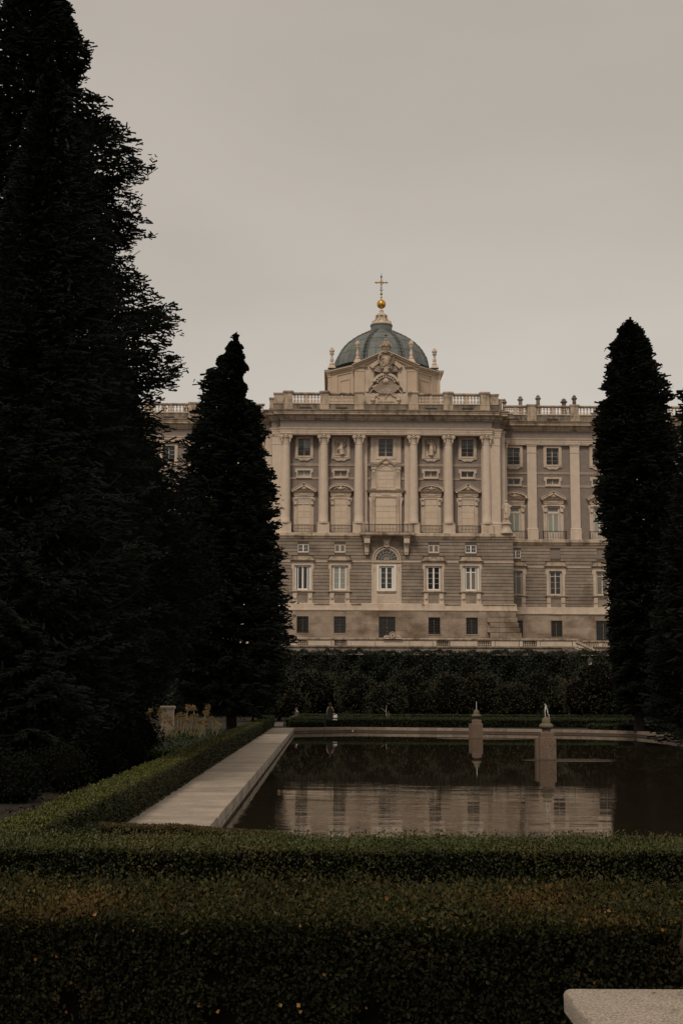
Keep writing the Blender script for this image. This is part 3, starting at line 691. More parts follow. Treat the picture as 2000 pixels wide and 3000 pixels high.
def upper_bay(cx, Y, Z, kind, top='window', glass_top='glass', glass_mid='blind', door='infill', rel=None):
    """one bay of the great order: Z maps photo rows to heights on this plane"""
    s = Y*1.0045/F
    holes = []
    w1, w2 = 36.5*s/2, 37*s/2
    # top window or relief panel
    z0, z1 = Z(1337), Z(1287)
    mb = MB(); ring_frame(mb, cx-27*s,cx+27*s,Z(1345.5),Z(1279.5), cx-w1,cx+w1,z0,z1, Y-.16,Y)
    ring_frame(mb, cx-24*s,cx+24*s,Z(1342),Z(1282.5), cx-w1,cx+w1,z0,z1, Y-.22,Y-.158)
    zb = Z(1345.5)
    pts = [(cx-21*s,zb),(cx-17*s,zb-2*s),(cx-12*s,zb-5.5*s),(cx-6*s,zb-6.8*s),(cx,zb-5.4*s),(cx+6*s,zb-6.8*s),(cx+12*s,zb-5.5*s),(cx+17*s,zb-2*s),(cx+21*s,zb)]
    mb.prism(pts, Y-.15, Y)
    mb.ball((cx-4*s,Y-.16,zb-3.2*s),(2.4*s,.1,1.8*s),8,5); mb.ball((cx+4*s,Y-.16,zb-3.2*s),(2.4*s,.1,1.8*s),8,5)
    P_('window_surround', mb, 'lime')
    if top == 'window':
        window(cx, Y+.22, z0, z1, 2*w1, 2, 4 if glass_top!='blind' else 3, 'cream', fr=.06, panes_mat=None if glass_top=='glass' else ['glass']*4+['blind']*4)
        holes.append((cx-w1,cx+w1,z0,z1))
        mb = MB(); a = w1-.02
        zt = z0+ (z1-z0)*.42
        mb.box(-a,a,-.02,.0,zt-z0,zt-z0+.05); mb.box(-a,a,-.02,.0,zt-z0-.14,zt-z0-.11)
        for i in range(9):
            xx = -a+2*a*i/8; mb.box(xx-.012,xx+.012,-.015,-.003,0,zt-z0)
        for i in range(8): 
            xx = -a+2*a*(i+.5)/8; mb.tube((xx-.07,-.01,(zt-z0)*.2),(xx+.07,-.01,(zt-z0)*.55),.012,seg=4); mb.tube((xx+.07,-.01,(zt-z0)*.2),(xx-.07,-.01,(zt-z0)*.55),.012,seg=4)
        o = mb.build('window_railing', M['iron'], PAL, (cx,Y-.02,z0))
    elif rel is not None:
        P_('relief_panel', MB().box(cx-w1,cx+w1,Y-.05,Y,z0,z1), 'weather')  # weathered ground, also darkened to stand in for relief shading
        mb = MB(); rel(mb, cx, Y-.14, z0, z1-z0); o = P_('relief_figure', mb, 'lime', True, label='carved relief of a robed standing figure' )
    # mezzanine window
    z0, z1 = Z(1397), Z(1380)
    mb = MB(); ring_frame(mb, cx-22.5*s,cx+22.5*s,Z(1401),Z(1374.5), cx-w2,cx+w2,z0,z1, Y-.14,Y)
    mb.box(cx-26.5*s,cx-22.5*s,Y-.138,Y,Z(1386),Z(1374.5)); mb.box(cx+22.5*s,cx+26.5*s,Y-.138,Y,Z(1386),Z(1374.5))
    mb.loft(cx-22*s,cx+22*s,Y-.15,Y,[(Z(1403.5),0),(Z(1402.5),.07),(Z(1400.5),.07)])
    P_('window_surround', mb, 'lime')
    window(cx, Y+.2, z0, z1, 2*w2, 2, 1, 'cream', glass_mid, fr=.075); holes.append((cx-w2,cx+w2,z0,z1))
    # principal window: pediment, entablature, consoles, jambs
    zb, zt = Z(1443), Z(1420); hw = 38*s
    mb = MB()
    mb.loft(cx-hw+.30,cx+hw-.30,Y-.35,Y,[(Z(1445),0),(Z(1443.5),.12),(Z(1442.5),.12),(Z(1441.5),.24),(Z(1439.8),.30)])
    if kind == 'tri':
        mb.band([(cx-hw,Z(1440)),(cx,zt+.02)], -.26, Y-.62, Y); mb.band([(cx,zt+.02),(cx+hw,Z(1440))], -.26, Y-.62, Y)
        mb.band([(cx-hw,Z(1440)),(cx,zt+.06)], .08, Y-.70, Y); mb.band([(cx,zt+.06),(cx+hw,Z(1440))], .08, Y-.70, Y)
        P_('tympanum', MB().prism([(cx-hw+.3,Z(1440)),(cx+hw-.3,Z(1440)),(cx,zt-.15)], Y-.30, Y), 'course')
    else:
        rz = zt-Z(1440)
        mb.band(arc(cx,Z(1440),hw,rz,180,0,16), -.24, Y-.60, Y); mb.band(arc(cx,Z(1440),hw,rz,180,0,16), .07, Y-.68, Y)
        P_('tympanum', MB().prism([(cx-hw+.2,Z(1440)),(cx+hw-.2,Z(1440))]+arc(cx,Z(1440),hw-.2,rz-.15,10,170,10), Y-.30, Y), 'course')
    P_('pediment', mb, 'lime')
    mb = MB(); zc = (Z(1440)+zt)/2-.05
    mb.ball((cx,Y-.38,zc),(.24,.16,.26),10,6)
    for q in (-1,1):
        mb.chain([(cx+q*.22,Y-.4,zc-.12),(cx+q*.5,Y-.42,zc+.12),(cx+q*.66,Y-.4,zc-.06),(cx+q*.9,Y-.36,zc-.18)],[.09,.08,.07,.04],6)
        mb.ball((cx+q*.42,Y-.38,zc+.02),(.12,.1,.11),8,5)
    P_('carved_ornament', mb, 'lime', True)
    mb = MB(); iw = 19.3*s; ow = 31*s; jw = 24.5*s; z_d, z_t = Z(1563), Z(1462)
    mb.box(cx-ow,cx+ow,Y-.30,Y,Z(1451),Z(1445)); mb.loft(cx-ow+.12,cx+ow-.12,Y-.2,Y,[(Z(1457),0),(Z(1455),.05),(Z(1453),.05),(Z(1451),.12)])
    mb.box(cx-11*s,cx+11*s,Y-.34,Y-.3,Z(1452),Z(1446))
    for q in (-1,1):
        x_a, x_b = sorted((cx+q*iw,cx+q*jw)); mb.box(x_a,x_b,Y-.18,Y,z_d,Z(1457))
        x_a, x_b = sorted((cx+q*jw,cx+q*(jw+5*s))); mb.box(x_a,x_b,Y-.12,Y,z_d,Z(1483))
        # scrolled side console
        mb.prism([(cx+q*jw,Z(1482)),(cx+q*(jw+5*s),Z(1482)),(cx+q*(jw+6.5*s),Z(1472)),(cx+q*(jw+9*s),Z(1466)),(cx+q*(jw+8.6*s),Z(1460)),(cx+q*jw,Z(1457))][::q], Y-.14, Y)
        mb.box(min(cx+q*(iw+.4*s),cx+q*(jw+3*s)),max(cx+q*(iw+.4*s),cx+q*(jw+3*s)),Y-.34,Y-.18,Z(1480),Z(1462))
        mb.tube((cx+q*iw+q*.1,Y-.36,Z(1464)),(cx+q*(jw+3*s),Y-.36,Z(1464)),.16,seg=8); mb.tube((cx+q*iw+q*.1,Y-.28,Z(1479)),(cx+q*(jw+3*s),Y-.28,Z(1479)),.11,seg=8)
    mb.box(cx-iw,cx+iw,Y-.16,Y,z_t,Z(1457))
    P_('door_surround', mb, 'lime')
    if door == 'infill' or door == 'vent':
        yb = Y-.05
        P_('blocked_opening', MB().box(cx-iw,cx+iw,yb,Y,z_d,z_t), 'lime')
        zrow = [Z(1563),Z(1550),Z(1538),Z(1518),Z(1500),Z(1484.5)]
        for i in range(len(zrow)-1):
            for q in (-1,1):
                a_, b_ = sorted((cx+q*.02,cx+q*(iw-.10))); MB().box(a_,b_,yb-.028-rnd.random()*.012,yb,zrow[i]+.018,zrow[i+1]-.018).build('infill_panel', M['tile'], PAL)
        zt0 = Z(1480)
        if door == 'vent':
            for q in (-1,1):
                a_, b_ = sorted((cx+q*.06,cx+q*(iw-.08))); o = MB()
                ring_frame(o,a_,b_,zt0+.05,z_t-.06,a_+.06,b_-.06,zt0+.13,z_t-.14,yb-.09,yb)
                for k in range(7):
                    zz = zt0+.13+(z_t-.27-zt0)*k/7; o.box(a_+.06,b_-.06,yb-.05,yb-.01,zz,zz+(z_t-.27-zt0)/9)
                o.build('vent_shutter', M['cream'], PAL)
        else:
            for q in (-1,1):
                a_, b_ = sorted((cx+q*.02,cx+q*(iw-.10))); MB().box(a_,b_,yb-.035,yb,zt0,z_t-.08).build('infill_panel', M['tile'], PAL)
    else:
        holes.append((cx-iw,cx+iw,z_d,z_t))
        o = MB(); ring_frame(o,-iw,iw,0,z_t-z_d,-iw+.14,iw-.14,.12,z_t-z_d-.12,0,.12)
        o.box(-iw+.14,iw-.14,-.03,.10,Z(1484.5)-z_d,Z(1480)-z_d)
        q_ = link('window', o.mesh('window_frame',M['cream']), PAL, (cx,Y+.16,z_d))
        window(cx, Y+.20, Z(1480), z_t-.12, 2*iw-.28, 1, 1, 'cream', 'blind2', fr=.08, parent=q_, name='transom_light', mid=False)
        for q in (-1,1):
            window(cx+q*(iw-.14)/2, Y+.20, z_d+.9, Z(1485), iw-.14, 1, 1, 'cream', 'blind', fr=.10, parent=q_, name='casement', mid=False)
            MB().box(-(iw-.14)/2+.02,(iw-.14)/2-.02,0,.08,0,.9).build('door_panel', M['cream'], q_, (cx+q*(iw-.14)/2,Y+.2,z_d))
    return holes

def railing(x0,x1,yf,yb,z0,z1,n, cross=False):
    """iron balcony railing of turned bars with side returns"""
    mb = MB(); h = z1-z0
    for z,tk in ((z1-.05,.06),(z0+.06,.035)): mb.box(x0,x1,yf-.02,yf+.02,z,z+tk)
    if cross: mb.box(x0+ (x1-x0)*.14,x1-(x1-x0)*.14,yf-.012,yf+.012,z0+h*.5,z0+h*.5+.035)
    for i in range(n+1):
        x = x0+(x1-x0)*i/n; r = .04 if i in (0,n) else .026
        mb.tube((x,yf,z0),(x,yf,z1-.03),r,seg=5)
        mb.ball((x,yf,z0+h*.28),(.034,.034,.07),6,4)
        if i < n and i%1 == 0: mb.tube((x,yf,z1-.06),(x+(x1-x0)/n/2,yf,z1-.14),.012,seg=4); mb.tube((x+(x1-x0)/n,yf,z1-.06),(x+(x1-x0)/n/2,yf,z1-.14),.012,seg=4)
    for x in (x0,x1):
        mb.box(x-.02,x+.02,yf,yb,z1-.05,z1+.01); mb.box(x-.02,x+.02,yf,yb,z0+.06,z0+.09)
        for k in range(1,4): y_ = yf+(yb-yf)*k/4; mb.tube((x,y_,z0),(x,y_,z1-.03),.016,seg=4)
    return P_('balcony_railing', mb, 'iron')

def relief_a(mb, cx, Y, z0, H):
    s = H
    mb.ball((cx+.02*s,Y-.10,z0+.86*s),(.055*s,.10,.07*s),8,6)
    mb.chain([(cx+.03*s,Y-.06,z0+.78*s),(cx+.04*s,Y-.12,z0+.6*s),(cx+.0*s,Y-.14,z0+.35*s),(cx+.08*s,Y-.1,z0+.08*s)],[.10*s,.12*s,.15*s,.16*s],8)
    mb.chain([(cx-.02*s,Y-.08,z0+.45*s),(cx-.16*s,Y-.1,z0+.38*s),(cx-.22*s,Y-.06,z0+.28*s)],[.08*s,.07*s,.03*s],6)
    mb.chain([(cx-.05*s,Y-.12,z0+.72*s),(cx-.20*s,Y-.10,z0+.82*s),(cx-.26*s,Y-.07,z0+.97*s)],[.05*s,.04*s,.03*s],6)
    mb.chain([(cx+.12*s,Y-.12,z0+.72*s),(cx+.24*s,Y-.10,z0+.62*s),(cx+.14*s,Y-.14,z0+.55*s)],[.05*s,.04*s,.035*s],6)
    mb.chain([(cx-.34*s,Y-.04,z0+.98*s),(cx-.22*s,Y-.05,z0+.62*s)],[.03*s,.03*s],5)
    mb.chain([(cx+.30*s,Y-.04,z0+.96*s),(cx+.12*s,Y-.05,z0+.78*s)],[.03*s,.03*s],5)
    for k in range(5): mb.chain([(cx+(-.06+.05*k)*s,Y-.18,z0+.42*s),(cx+(-.02+.07*k)*s,Y-.16,z0+.08*s)],[.012*s,.016*s],4)
    for k in range(6): mb.ball((cx+(-.30+.12*k)*s,Y-.05,z0+.05*s),(.07*s,.10,.045*s),7,5)
def relief_b(mb, cx, Y, z0, H):
    s = H
    mb.ball((cx+.02*s,Y-.10,z0+.90*s),(.055*s,.10,.07*s),8,6)
    mb.chain([(cx+.02*s,Y-.06,z0+.82*s),(cx+.02*s,Y-.12,z0+.6*s),(cx+.04*s,Y-.14,z0+.35*s),(cx+.02*s,Y-.1,z0+.05*s)],[.10*s,.11*s,.13*s,.15*s],8)
    mb.chain([(cx-.06*s,Y-.12,z0+.76*s),(cx-.20*s,Y-.12,z0+.72*s),(cx-.24*s,Y-.1,z0+.88*s)],[.05*s,.045*s,.03*s],6)
    mb.chain([(cx+.12*s,Y-.1,z0+.76*s),(cx+.22*s,Y-.1,z0+.55*s),(cx+.24*s,Y-.06,z0+.30*s)],[.06*s,.06*s,.04*s],6)
    for k in range(5): mb.chain([(cx+(.10-.04*k)*s,Y-.19,z0+.55*s),(cx+(.12-.07*k)*s,Y-.18,z0+.06*s)],[.012*s,.016*s],4)
    mb.box(cx-.30*s,cx-.16*s,Y-.07,Y,z0+.02*s,z0+.22*s); mb.box(cx-.27*s,cx-.19*s,Y-.07,Y,z0+.22*s,z0+.33*s); mb.box(cx-.33*s,cx-.28*s,Y-.07,Y,z0+.02*s,z0+.26*s)
    for k in range(6): mb.ball((cx+(-.28+.11*k)*s,Y-.05,z0+.02*s),(.07*s,.10,.03*s),7,5)

# ---- centre block, storey by storey
s0 = YW*1.0045/F
zt_up, zb_up = Zf(1274,YW), Zf(1569,YW)
Zw = lambda y: Zf(y,YW)
holesU = []
bx = [(-241,'tri','window','blind','blind','vent',None),(-133,'seg','rel','glass','blind2','infill',relief_a),(133,'seg','rel','glass','blind2','infill',relief_b),(241.5,'tri','window','glass','glass','vent',None)]
for off,kd,tp,gt,gm,dr,rl in bx:
    holesU += upper_bay(XA+off*s0, YW, Zw, kd, tp, gt, gm, dr, rl)
hB = 337*s0
# the big central window bay
cx = XA
w1 = 21.6*s0; holesU.append((cx-w1,cx+w1,Zw(1338),Zw(1287)))
P_('central_window_panel', ring_frame(MB(), cx-45*s0,cx+45*s0,Zw(1356),Zw(1279), cx-w1,cx+w1,Zw(1338),Zw(1287), YW-.22,YW), 'lime')
P_('window_surround', ring_frame(MB(), cx-30*s0,cx+30*s0,Zw(1346),Zw(1281), cx-w1,cx+w1,Zw(1338),Zw(1287), YW-.30,YW-.221), 'lime')
window(cx, YW+.05, Zw(1338), Zw(1287), 2*w1, 2, 4, 'cream', 'glass', fr=.05)
mb = MB()
body = [(cx-45*s0,Zw(1436)),(cx+45*s0,Zw(1436)),(cx+43*s0,Zw(1425)),(cx+43*s0,Zw(1366)),(cx+24*s0,Zw(1362)),(cx,Zw(1347)),(cx-24*s0,Zw(1362)),(cx-43*s0,Zw(1366)),(cx-43*s0,Zw(1425))]
mb.prism(body, YW-.34, YW); 
P_('aedicule_panel', mb, 'lime')
mb = MB()
rk = [(cx-50*s0,Zw(1364)),(cx-27*s0,Zw(1362)),(cx,Zw(1345.5)),(cx+27*s0,Zw(1362)),(cx+50*s0,Zw(1364))]
mb.band(rk, -.18, YW-.62, YW); mb.band(rk, .09, YW-.74, YW); 
P_('pediment', mb, 'lime')
mb = MB()
for q in (-1,1):
    mb.loft(cx+q*36*s0-7*s0,cx+q*36*s0+7*s0,YW-.46,YW-.34,[(Zw(1433),.02),(Zw(1431),0),(Zw(1377),0),(Zw(1376),.05),(Zw(1374),.05),(Zw(1371),.03),(Zw(1368),.10)])
    mb.box(cx+q*36*s0-4*s0,cx+q*36*s0+4*s0,YW-.52,YW-.46,Zw(1389),Zw(1388)); mb.ball((cx+q*36*s0,YW-.47,Zw(1383)),(.18,.06,.16),8,5)
mb.ball((cx,YW-.46,Zw(1358)),(.36,.16,.24),10,6)
for q in (-1,1): mb.chain([(cx+q*.2,YW-.46,Zw(1361)),(cx+q*.42,YW-.48,Zw(1356)),(cx+q*.52,YW-.44,Zw(1359))],[.09,.09,.05],6)
mb.band(arc(cx,Zw(1381),24.5*s0,Zw(1363)-Zw(1381),180,0,16), -.10, YW-.42, YW-.34)
mb.box(cx-25*s0,cx-22.5*s0,YW-.40,YW-.34,Zw(1430),Zw(1381)); mb.box(cx+22.5*s0,cx+25*s0,YW-.40,YW-.34,Zw(1430),Zw(1381)); mb.box(cx-25*s0,cx+25*s0,YW-.42,YW-.34,Zw(1380.5),Zw(1378.5))
P_('carved_ornament', mb, 'lime', True)
for i in range(2):
    for j,(a_,b_) in enumerate(((Zw(1430),Zw(1418)),(Zw(1418),Zw(1406.5)),(Zw(1406),Zw(1395)),(Zw(1395),Zw(1383)))):
        MB().box(cx+(-22 if i==0 else .5)*s0,cx+(-.5 if i==0 else 22)*s0,YW-.365-rnd.random()*.015,YW-.34,a_+.01,b_-.01).build('infill_panel', M['tile'], PAL)
# great doorway to the balcony
mb = MB(); Yd = YW-.34
mb.box(cx-47*s0,cx+47*s0,Yd,YW,Zw(1569),Zw(1442))
P_('doorway_panel', mb, 'lime')
mb = MB(); mb.loft(cx-50*s0,cx+50*s0,Yd-.12,YW,[(Zw(1445),0),(Zw(1443),.10),(Zw(1441.5),.10),(Zw(1440),.26),(Zw(1437.5),.34)]); P_('door_cornice', mb, 'lime')
mb = MB(); mb.loft(cx-46*s0,cx+46*s0,Yd-.10,YW,[(Zw(1459.5),0),(Zw(1457),.06),(Zw(1454),.10),(Zw(1452.5),.02),(Zw(1445),.02)]); mb.box(cx-13*s0,cx+13*s0,Yd-.2,Yd-.1,Zw(1452),Zw(1446))
for q in (-1,1): mb.box(min(cx+q*32*s0,cx+q*41*s0),max(cx+q*32*s0,cx+q*41*s0),Yd-.18,Yd-.1,Zw(1452),Zw(1446))
P_('door_frieze', mb, 'lime')
for q in (-1,1):
    mb = MB(); x_ = cx+q*36*s0
    mb.lathe([(.19,Zw(1563)),(.19,Zw(1560)),(.165,Zw(1558)),(.15,Zw(1468)),(.2,Zw(1466)),(.2,Zw(1463.5)),(.17,Zw(1463)),(.22,Zw(1459.5))], x_, Yd-.12, 12)
    P_('small_column', mb, 'lime', True)
    mb = MB(); mb.prism([(x_+q*4.5*s0,Zw(1563)),(x_+q*9*s0,Zw(1563)),(x_+q*9*s0,Zw(1480)),(x_+q*11*s0,Zw(1472)),(x_+q*14.5*s0,Zw(1462)),(x_+q*14*s0,Zw(1459)),(x_+q*4.5*s0,Zw(1459))][::q], Yd-.14, Yd); P_('scrolled_jamb', mb, 'lime')
for z_a,z_b in ((1482,1461),(1500,1486),(1518,1501),(1538,1519),(1550,1539),(1563,1551)):
    for k in range(3):
        if z_a == 1482 and k: continue
        xa, xb = (cx-29*s0,cx+29*s0) if z_a == 1482 else (cx-29*s0+k*19.4*s0,cx-29*s0+(k+1)*19.3*s0)
        MB().box(xa+.01,xb-.01,Yd-.03-rnd.random()*.015,Yd,Zw(z_a)+.01,Zw(z_b)-.01).build('infill_panel', M['tile'], PAL)
mb = MB(); mb.box(cx-31*s0,cx+31*s0,Yd-.06,Yd,Zw(1486),Zw(1482)); mb.box(cx-31*s0,cx-29.2*s0,Yd-.06,Yd,Zw(1563),Zw(1461)); mb.box(cx+29.2*s0,cx+31*s0,Yd-.06,Yd,Zw(1563),Zw(1461)); P_('door_moulding', mb, 'lime')
# wall of the upper storey
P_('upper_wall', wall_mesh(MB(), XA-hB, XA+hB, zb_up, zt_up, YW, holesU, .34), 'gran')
# string courses between columns
for (ya,yb_) in ((1366,1360.5),(1405.5,1400)):
    for a_,b_ in ((-296,-184),(-184,-80.8),(-80.8,80.8),(80.8,184),(184,296)):
        xa, xb = XA+(a_+12)*s0, XA+(b_-12)*s0
        segs = [(xa,xb)]
        if ya > 1400 and a_ != -80.8: c_ = XA+{-296:-241,-184:-133,80.8:133,184:241.5}[a_]*s0; segs = [(xa,c_-22.6*s0),(c_+22.6*s0,xb)]
        if a_ == -80.8: segs = [(xa,XA-45.2*s0),(XA+45.2*s0,xb)]
        for xa,xb in segs:
            MB().loft(xa,xb,YW-.08,YW,[(Zw(ya),0),(Zw(ya)+.05,.02),(Zw(yb_)-.08,.02),(Zw(yb_)-.06,.08),(Zw(yb_),.08)]).build('string_course', M['lime'], PAL)

# columns
def column(off, r0=.60):
    Zc = lambda y: Zf(y,YCOL)
    X = XA+off*YCOL*1.0045/F
    zb, zs, zc, zt = Zc(1563), Zc(1529), Zc(1301), Zc(1274)
    key = 'col'
    if key not in cache:
        H = zc-zs; pr = [(r0*(1-.0*t)*(1 if t < .3 else 1-.17*((t-.3)/.7)**1.3), H*t) for t in [0,.1,.2,.3,.4,.5,.6,.7,.8,.9,.985]]
        pr += [(r0*.83,H*.985),(r0*.90,H*.987),(r0*.90,H*.998),(r0*.83,H)]
        shaft = MB().lathe([(r0*1.07,-.02),(r0*1.07,.05),(r0,.12)]+pr[1:], seg=24).mesh('shaft', M['limeclean'], True)
        b = MB(); hb = zs-zb
        b.lathe([(r0*1.22,-.30),(r0*1.34,-.26),(r0*1.36,-.20),(r0*1.30,-.13),(r0*1.15,-.11),(r0*1.14,-.07),(r0*1.2,-.04),(r0*1.16,0)], seg=24)
        base = b.mesh('base', M['lime'], True)
        pl = MB().loft4(-.80,.80,-.62,.62,[(-hb,.0),(-hb+.12,.0),(-hb+.14,-.03),(-.38,-.03),(-.36,0),(-.30,0)]).mesh('plinth', M['lime'])
        c = MB(); hc = zt-zc; rn = r0*.83
        c.lathe([(rn*.98,0),(rn*.98,hc*.5),(rn*1.12,hc*.58),(rn*1.2,hc*.66)], seg=20)
        c.loft4(-.62,.62,-.5,.5,[(hc*.84,.0),(hc*.88,.09),(hc*.93,.10),(hc,.16)])
        for q in (-1,1):
            for yy in (-.52,):
                c.tube((q*.60,yy-.04,hc*.70),(q*.60,-yy*.6,hc*.70),.255,.255,14)
                c.tube((q*.60,yy-.08,hc*.70),(q*.60,yy-.03,hc*.70),.17,.20,12); c.tube((q*.60,yy-.13,hc*.70),(q*.60,yy-.07,hc*.70),.06,.09,8)
                for t_ in range(12):
                    a1 = 2*math.pi*t_/12; a2 = 2*math.pi*(t_+1)/12; c.tube((q*.6+.22*math.cos(a1),yy-.06,hc*.7+.22*math.sin(a1)),(q*.6+.22*math.cos(a2),yy-.06,hc*.7+.22*math.sin(a2)),.032,seg=5)
            for k,(dx,dz,rr_) in enumerate(((.56,.44,.12),(.50,.33,.13),(.53,.23,.115),(.48,.14,.10),(.50,.06,.07))):
                c.ball((q*dx*1.0,-.46,hc*dz),(rr_,.12,rr_),7,5)
        c.ball((0,-.60,hc*.80),(.15,.12,.14),8,5); c.ball((0,-.56,hc*.64),(.2,.1,.09),8,5)
        c.chain([(-.5,-.52,hc*.82),(-.2,-.56,hc*.70),(.2,-.56,hc*.70),(.5,-.52,hc*.82)],[.06,.07,.07,.06],6)
        cap = c.mesh('capital', M['lime'], True)
        cache[key] = (shaft,base,pl,cap)
    sh,ba,pl,cap = cache[key]
    o = link('column', sh, PAL, (X,YCOL,zs))
    link('base', ba, o, (X,YCOL,zs)); link('plinth', pl, o, (X,YCOL,zs)); link('capital', cap, o, (X,YCOL,zc))
for off in (-296,-184,-80.8,80.8,184,296): column(off)
# pilasters beside the columns
for off,hw_,yy in ((-320,15,YCOL-.05),(320,15,YCOL-.05),(-68,13,YW-.35),(68,13,YW-.35),(-296,14,YW-.2),(296,14,YW-.2),(-184,14,YW-.2),(184,14,YW-.2)):
    Zp = lambda y: Zf(y,yy)
    X = XA+off*s0; a_ = hw_*s0
    mb = MB().loft(X-a_,X+a_,yy,YW+.3,[(Zp(1564),.10),(Zp(1537),.10),(Zp(1536),.03),(Zp(1534),.08),(Zp(1531),.08),(Zp(1528),0),(Zp(1304),0),(Zp(1303.5),.05),(Zp(1301.5),.05),(Zp(1301),0),(Zp(1282),0),(Zp(1281),.06),(Zp(1278),.10),(Zp(1274),.14)])
    P_('pilaster', mb, 'limeclean')
# corner piers set back, with engaged corner columns
for q in (-1,1):
    Yc2 = YF+2.0; Zp = lambda y: Zf(y,Yc2)
    X = XA+q*345*s0
    mb = MB().loft(X-10*s0,X+8*s0,Yc2,Yc2+6,[(Zp(1564),.1),(Zp(1536),.1),(Zp(1530),.02),(Zp(1310),0),(Zp(1300),.02),(Zp(1276),.05)])
    P_('pilaster', mb, 'limeclean')
    sh,ba,pl,cap = cache['col']
    X2 = XA+q*(351*s0); Yq = Yc2+1.4
    o = link('column', sh, PAL, (X2,Yq,Zf(1529,YCOL))); link('base',ba,o,(X2,Yq,Zf(1529,YCOL))); link('plinth',pl,o,(X2,Yq,Zf(1529,YCOL))); link('capital',cap,o,(X2,Yq,Zf(1301,YCOL)))

# entablature in three stepped planes
def entab(x0,x1,yf,yb,top=True):
    z = ZFl
    P_('architrave', MB().loft(x0,x1,yf,yb,[(z(1274),0),(z(1270.5),0),(z(1270.4),.05),(z(1264.5),.05),(z(1264.4),.10),(z(1260),.10),(z(1258.5),.18),(z(1256),.22),(z(1254),.24)]), 'lime')
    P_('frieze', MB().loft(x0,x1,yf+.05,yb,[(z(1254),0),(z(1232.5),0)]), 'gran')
    P_('cornice', MB().loft(x0,x1,yf,yb,[(z(1232.5),.04),(z(1230),.14),(z(1228),.16),(z(1227.5),.30),(z(1222),.34),(z(1218.5),.46),(z(1218),.85),(z(1213),.86),(z(1212.5),.92),(z(1209.5),.95),(z(1207),1.08),(z(1204.5),1.12)]), 'weather')
xh = 311*s0
entab(XA-xh,XA+xh,YF,YW+6)
for q in (-1,1):
    a_,b_ = sorted((XA+q*(xh-.02),XA+q*(337*s0))); entab(a_,b_,YF+.55,YW+6)
    a_,b_ = sorted((XA+q*(337*s0-.02),XA+q*(353*s0))); entab(a_,b_,YF+2.0,YW+6)
# parapet: plinth, piers, balusters, rails
YP = YF-.55; Zp = lambda y: Zf(y,YP); sp_ = YP*1.0045/F
P_('parapet_plinth', MB().loft(XA-335*sp_,XA+335*sp_,YP+.15,YP+2.0,[(Zp(1204.5),.05),(Zp(1203),.05),(Zp(1202),0),(Zp(1186),0),(Zp(1185),.06),(Zp(1183.5),.08)]), 'dirty')
for q in (-1,1):
    a_,b_ = sorted((XA+q*335*sp_,XA+q*350*sp_)); P_('parapet_plinth', MB().loft(a_,b_,YP+1.4,YP+3,[(Zp(1203),0),(Zp(1192),0)]), 'dirty')
for off in (-240.5,-133,133,241):
    MB().box(-17*sp_,17*sp_,0,.1,0,Zp(1194)-Zp(1202)).build('attic_vent', M['iron'], PAL, (XA+off*sp_,YP+.04,Zp(1202)))
piers = [(-292,13,1146.5),(-184,12.5,1146.5),(-80.5,13,1146.5),(80.5,13,1146.5),(184,13,1146.5),(292.5,13,1146.5)]
for off,hw_,yt in piers:
    X = XA+off*sp_; a_ = hw_*sp_
    P_('parapet_pier', MB().loft(X-a_,X+a_,YP,YP+1.2,[(Zp(1204),.06),(Zp(1186),.06),(Zp(1184.5),.10),(Zp(1183),.02),(Zp(1155),0),(Zp(1153.5),.06),(Zp(1150.5),.14),(Zp(1148.5),.16),(Zp(1148),.10),(Zp(1146),.06)]), 'weather')
for q in (-1,1):
    a_,b_ = sorted((XA+q*305*sp_,XA+q*334*sp_)); P_('parapet_block', MB().loft(a_,b_,YP+.35,YP+1.6,[(Zp(1186),.02),(Zp(1158),0),(Zp(1155.5),.08),(Zp(1151),.12)]), 'weather')
    a_,b_ = sorted((XA+q*334*sp_,XA+q*348*sp_)); P_('parapet_block', MB().loft(a_,b_,YP+1.5,YP+3,[(Zp(1196),.02),(Zp(1167),0),(Zp(1164),.08),(Zp(1160),.12)]), 'weather')
def baluster_mesh(h, m='lime'):
    k = ('bal',round(h,2),m)
    if k not in cache:
        r = h*.155
        cache[k] = MB().lathe([(r*.85,0),(r*.85,h*.07),(r*.5,h*.1),(r*1.0,h*.24),(r*.95,h*.32),(r*.45,h*.48),(r*.42,h*.54),(r*.95,h*.68),(r*1.0,h*.76),(r*.5,h*.88),(r*.85,h*.93),(r*.85,h)], seg=9).mesh('baluster', M[m], True)
    return cache[k]
def balus_run(x0,x1,Yy,z0,z1,groups,per,parent=PAL, railz=None, m='lime', rail_d=.5):
    """bottom rail, top rail, middle blocks and single balusters"""
    zr0 = z0+(z1-z0)*.11; zr1 = z1-(z1-z0)*.19
    MB().loft(x0,x1,Yy-.20,Yy+.30,[(z0,.02),(zr0,.02)]).build('bottom_rail', M[m], parent)
    MB().loft(x0,x1,Yy-.20,Yy+.30,[(zr1,0),(zr1+.06,.06),(z1-.06,.10),(z1,.06)]).build('top_rail', M['weather'], parent)
    gw = (x1-x0)/groups
    bm = baluster_mesh(zr1-zr0, m)
    for g_ in range(groups):
        a_ = x0+g_*gw
        pad = gw*.04
        for i in range(per):
            link('baluster', bm, parent, (a_+pad+(gw-2*pad)*(i+.5)/per, Yy+.05, zr0))
        if g_: MB().box(a_-.16,a_+.16,Yy-.14,Yy+.24,zr0,zr1).build('middle_block', M[m], parent)
for a_,b_ in ((-279,-197),(-171,-94),(94,171),(197,279)):
    balus_run(XA+a_*sp_,XA+b_*sp_,YP+.35,Zp(1183.5),Zp(1150.5),2,4)

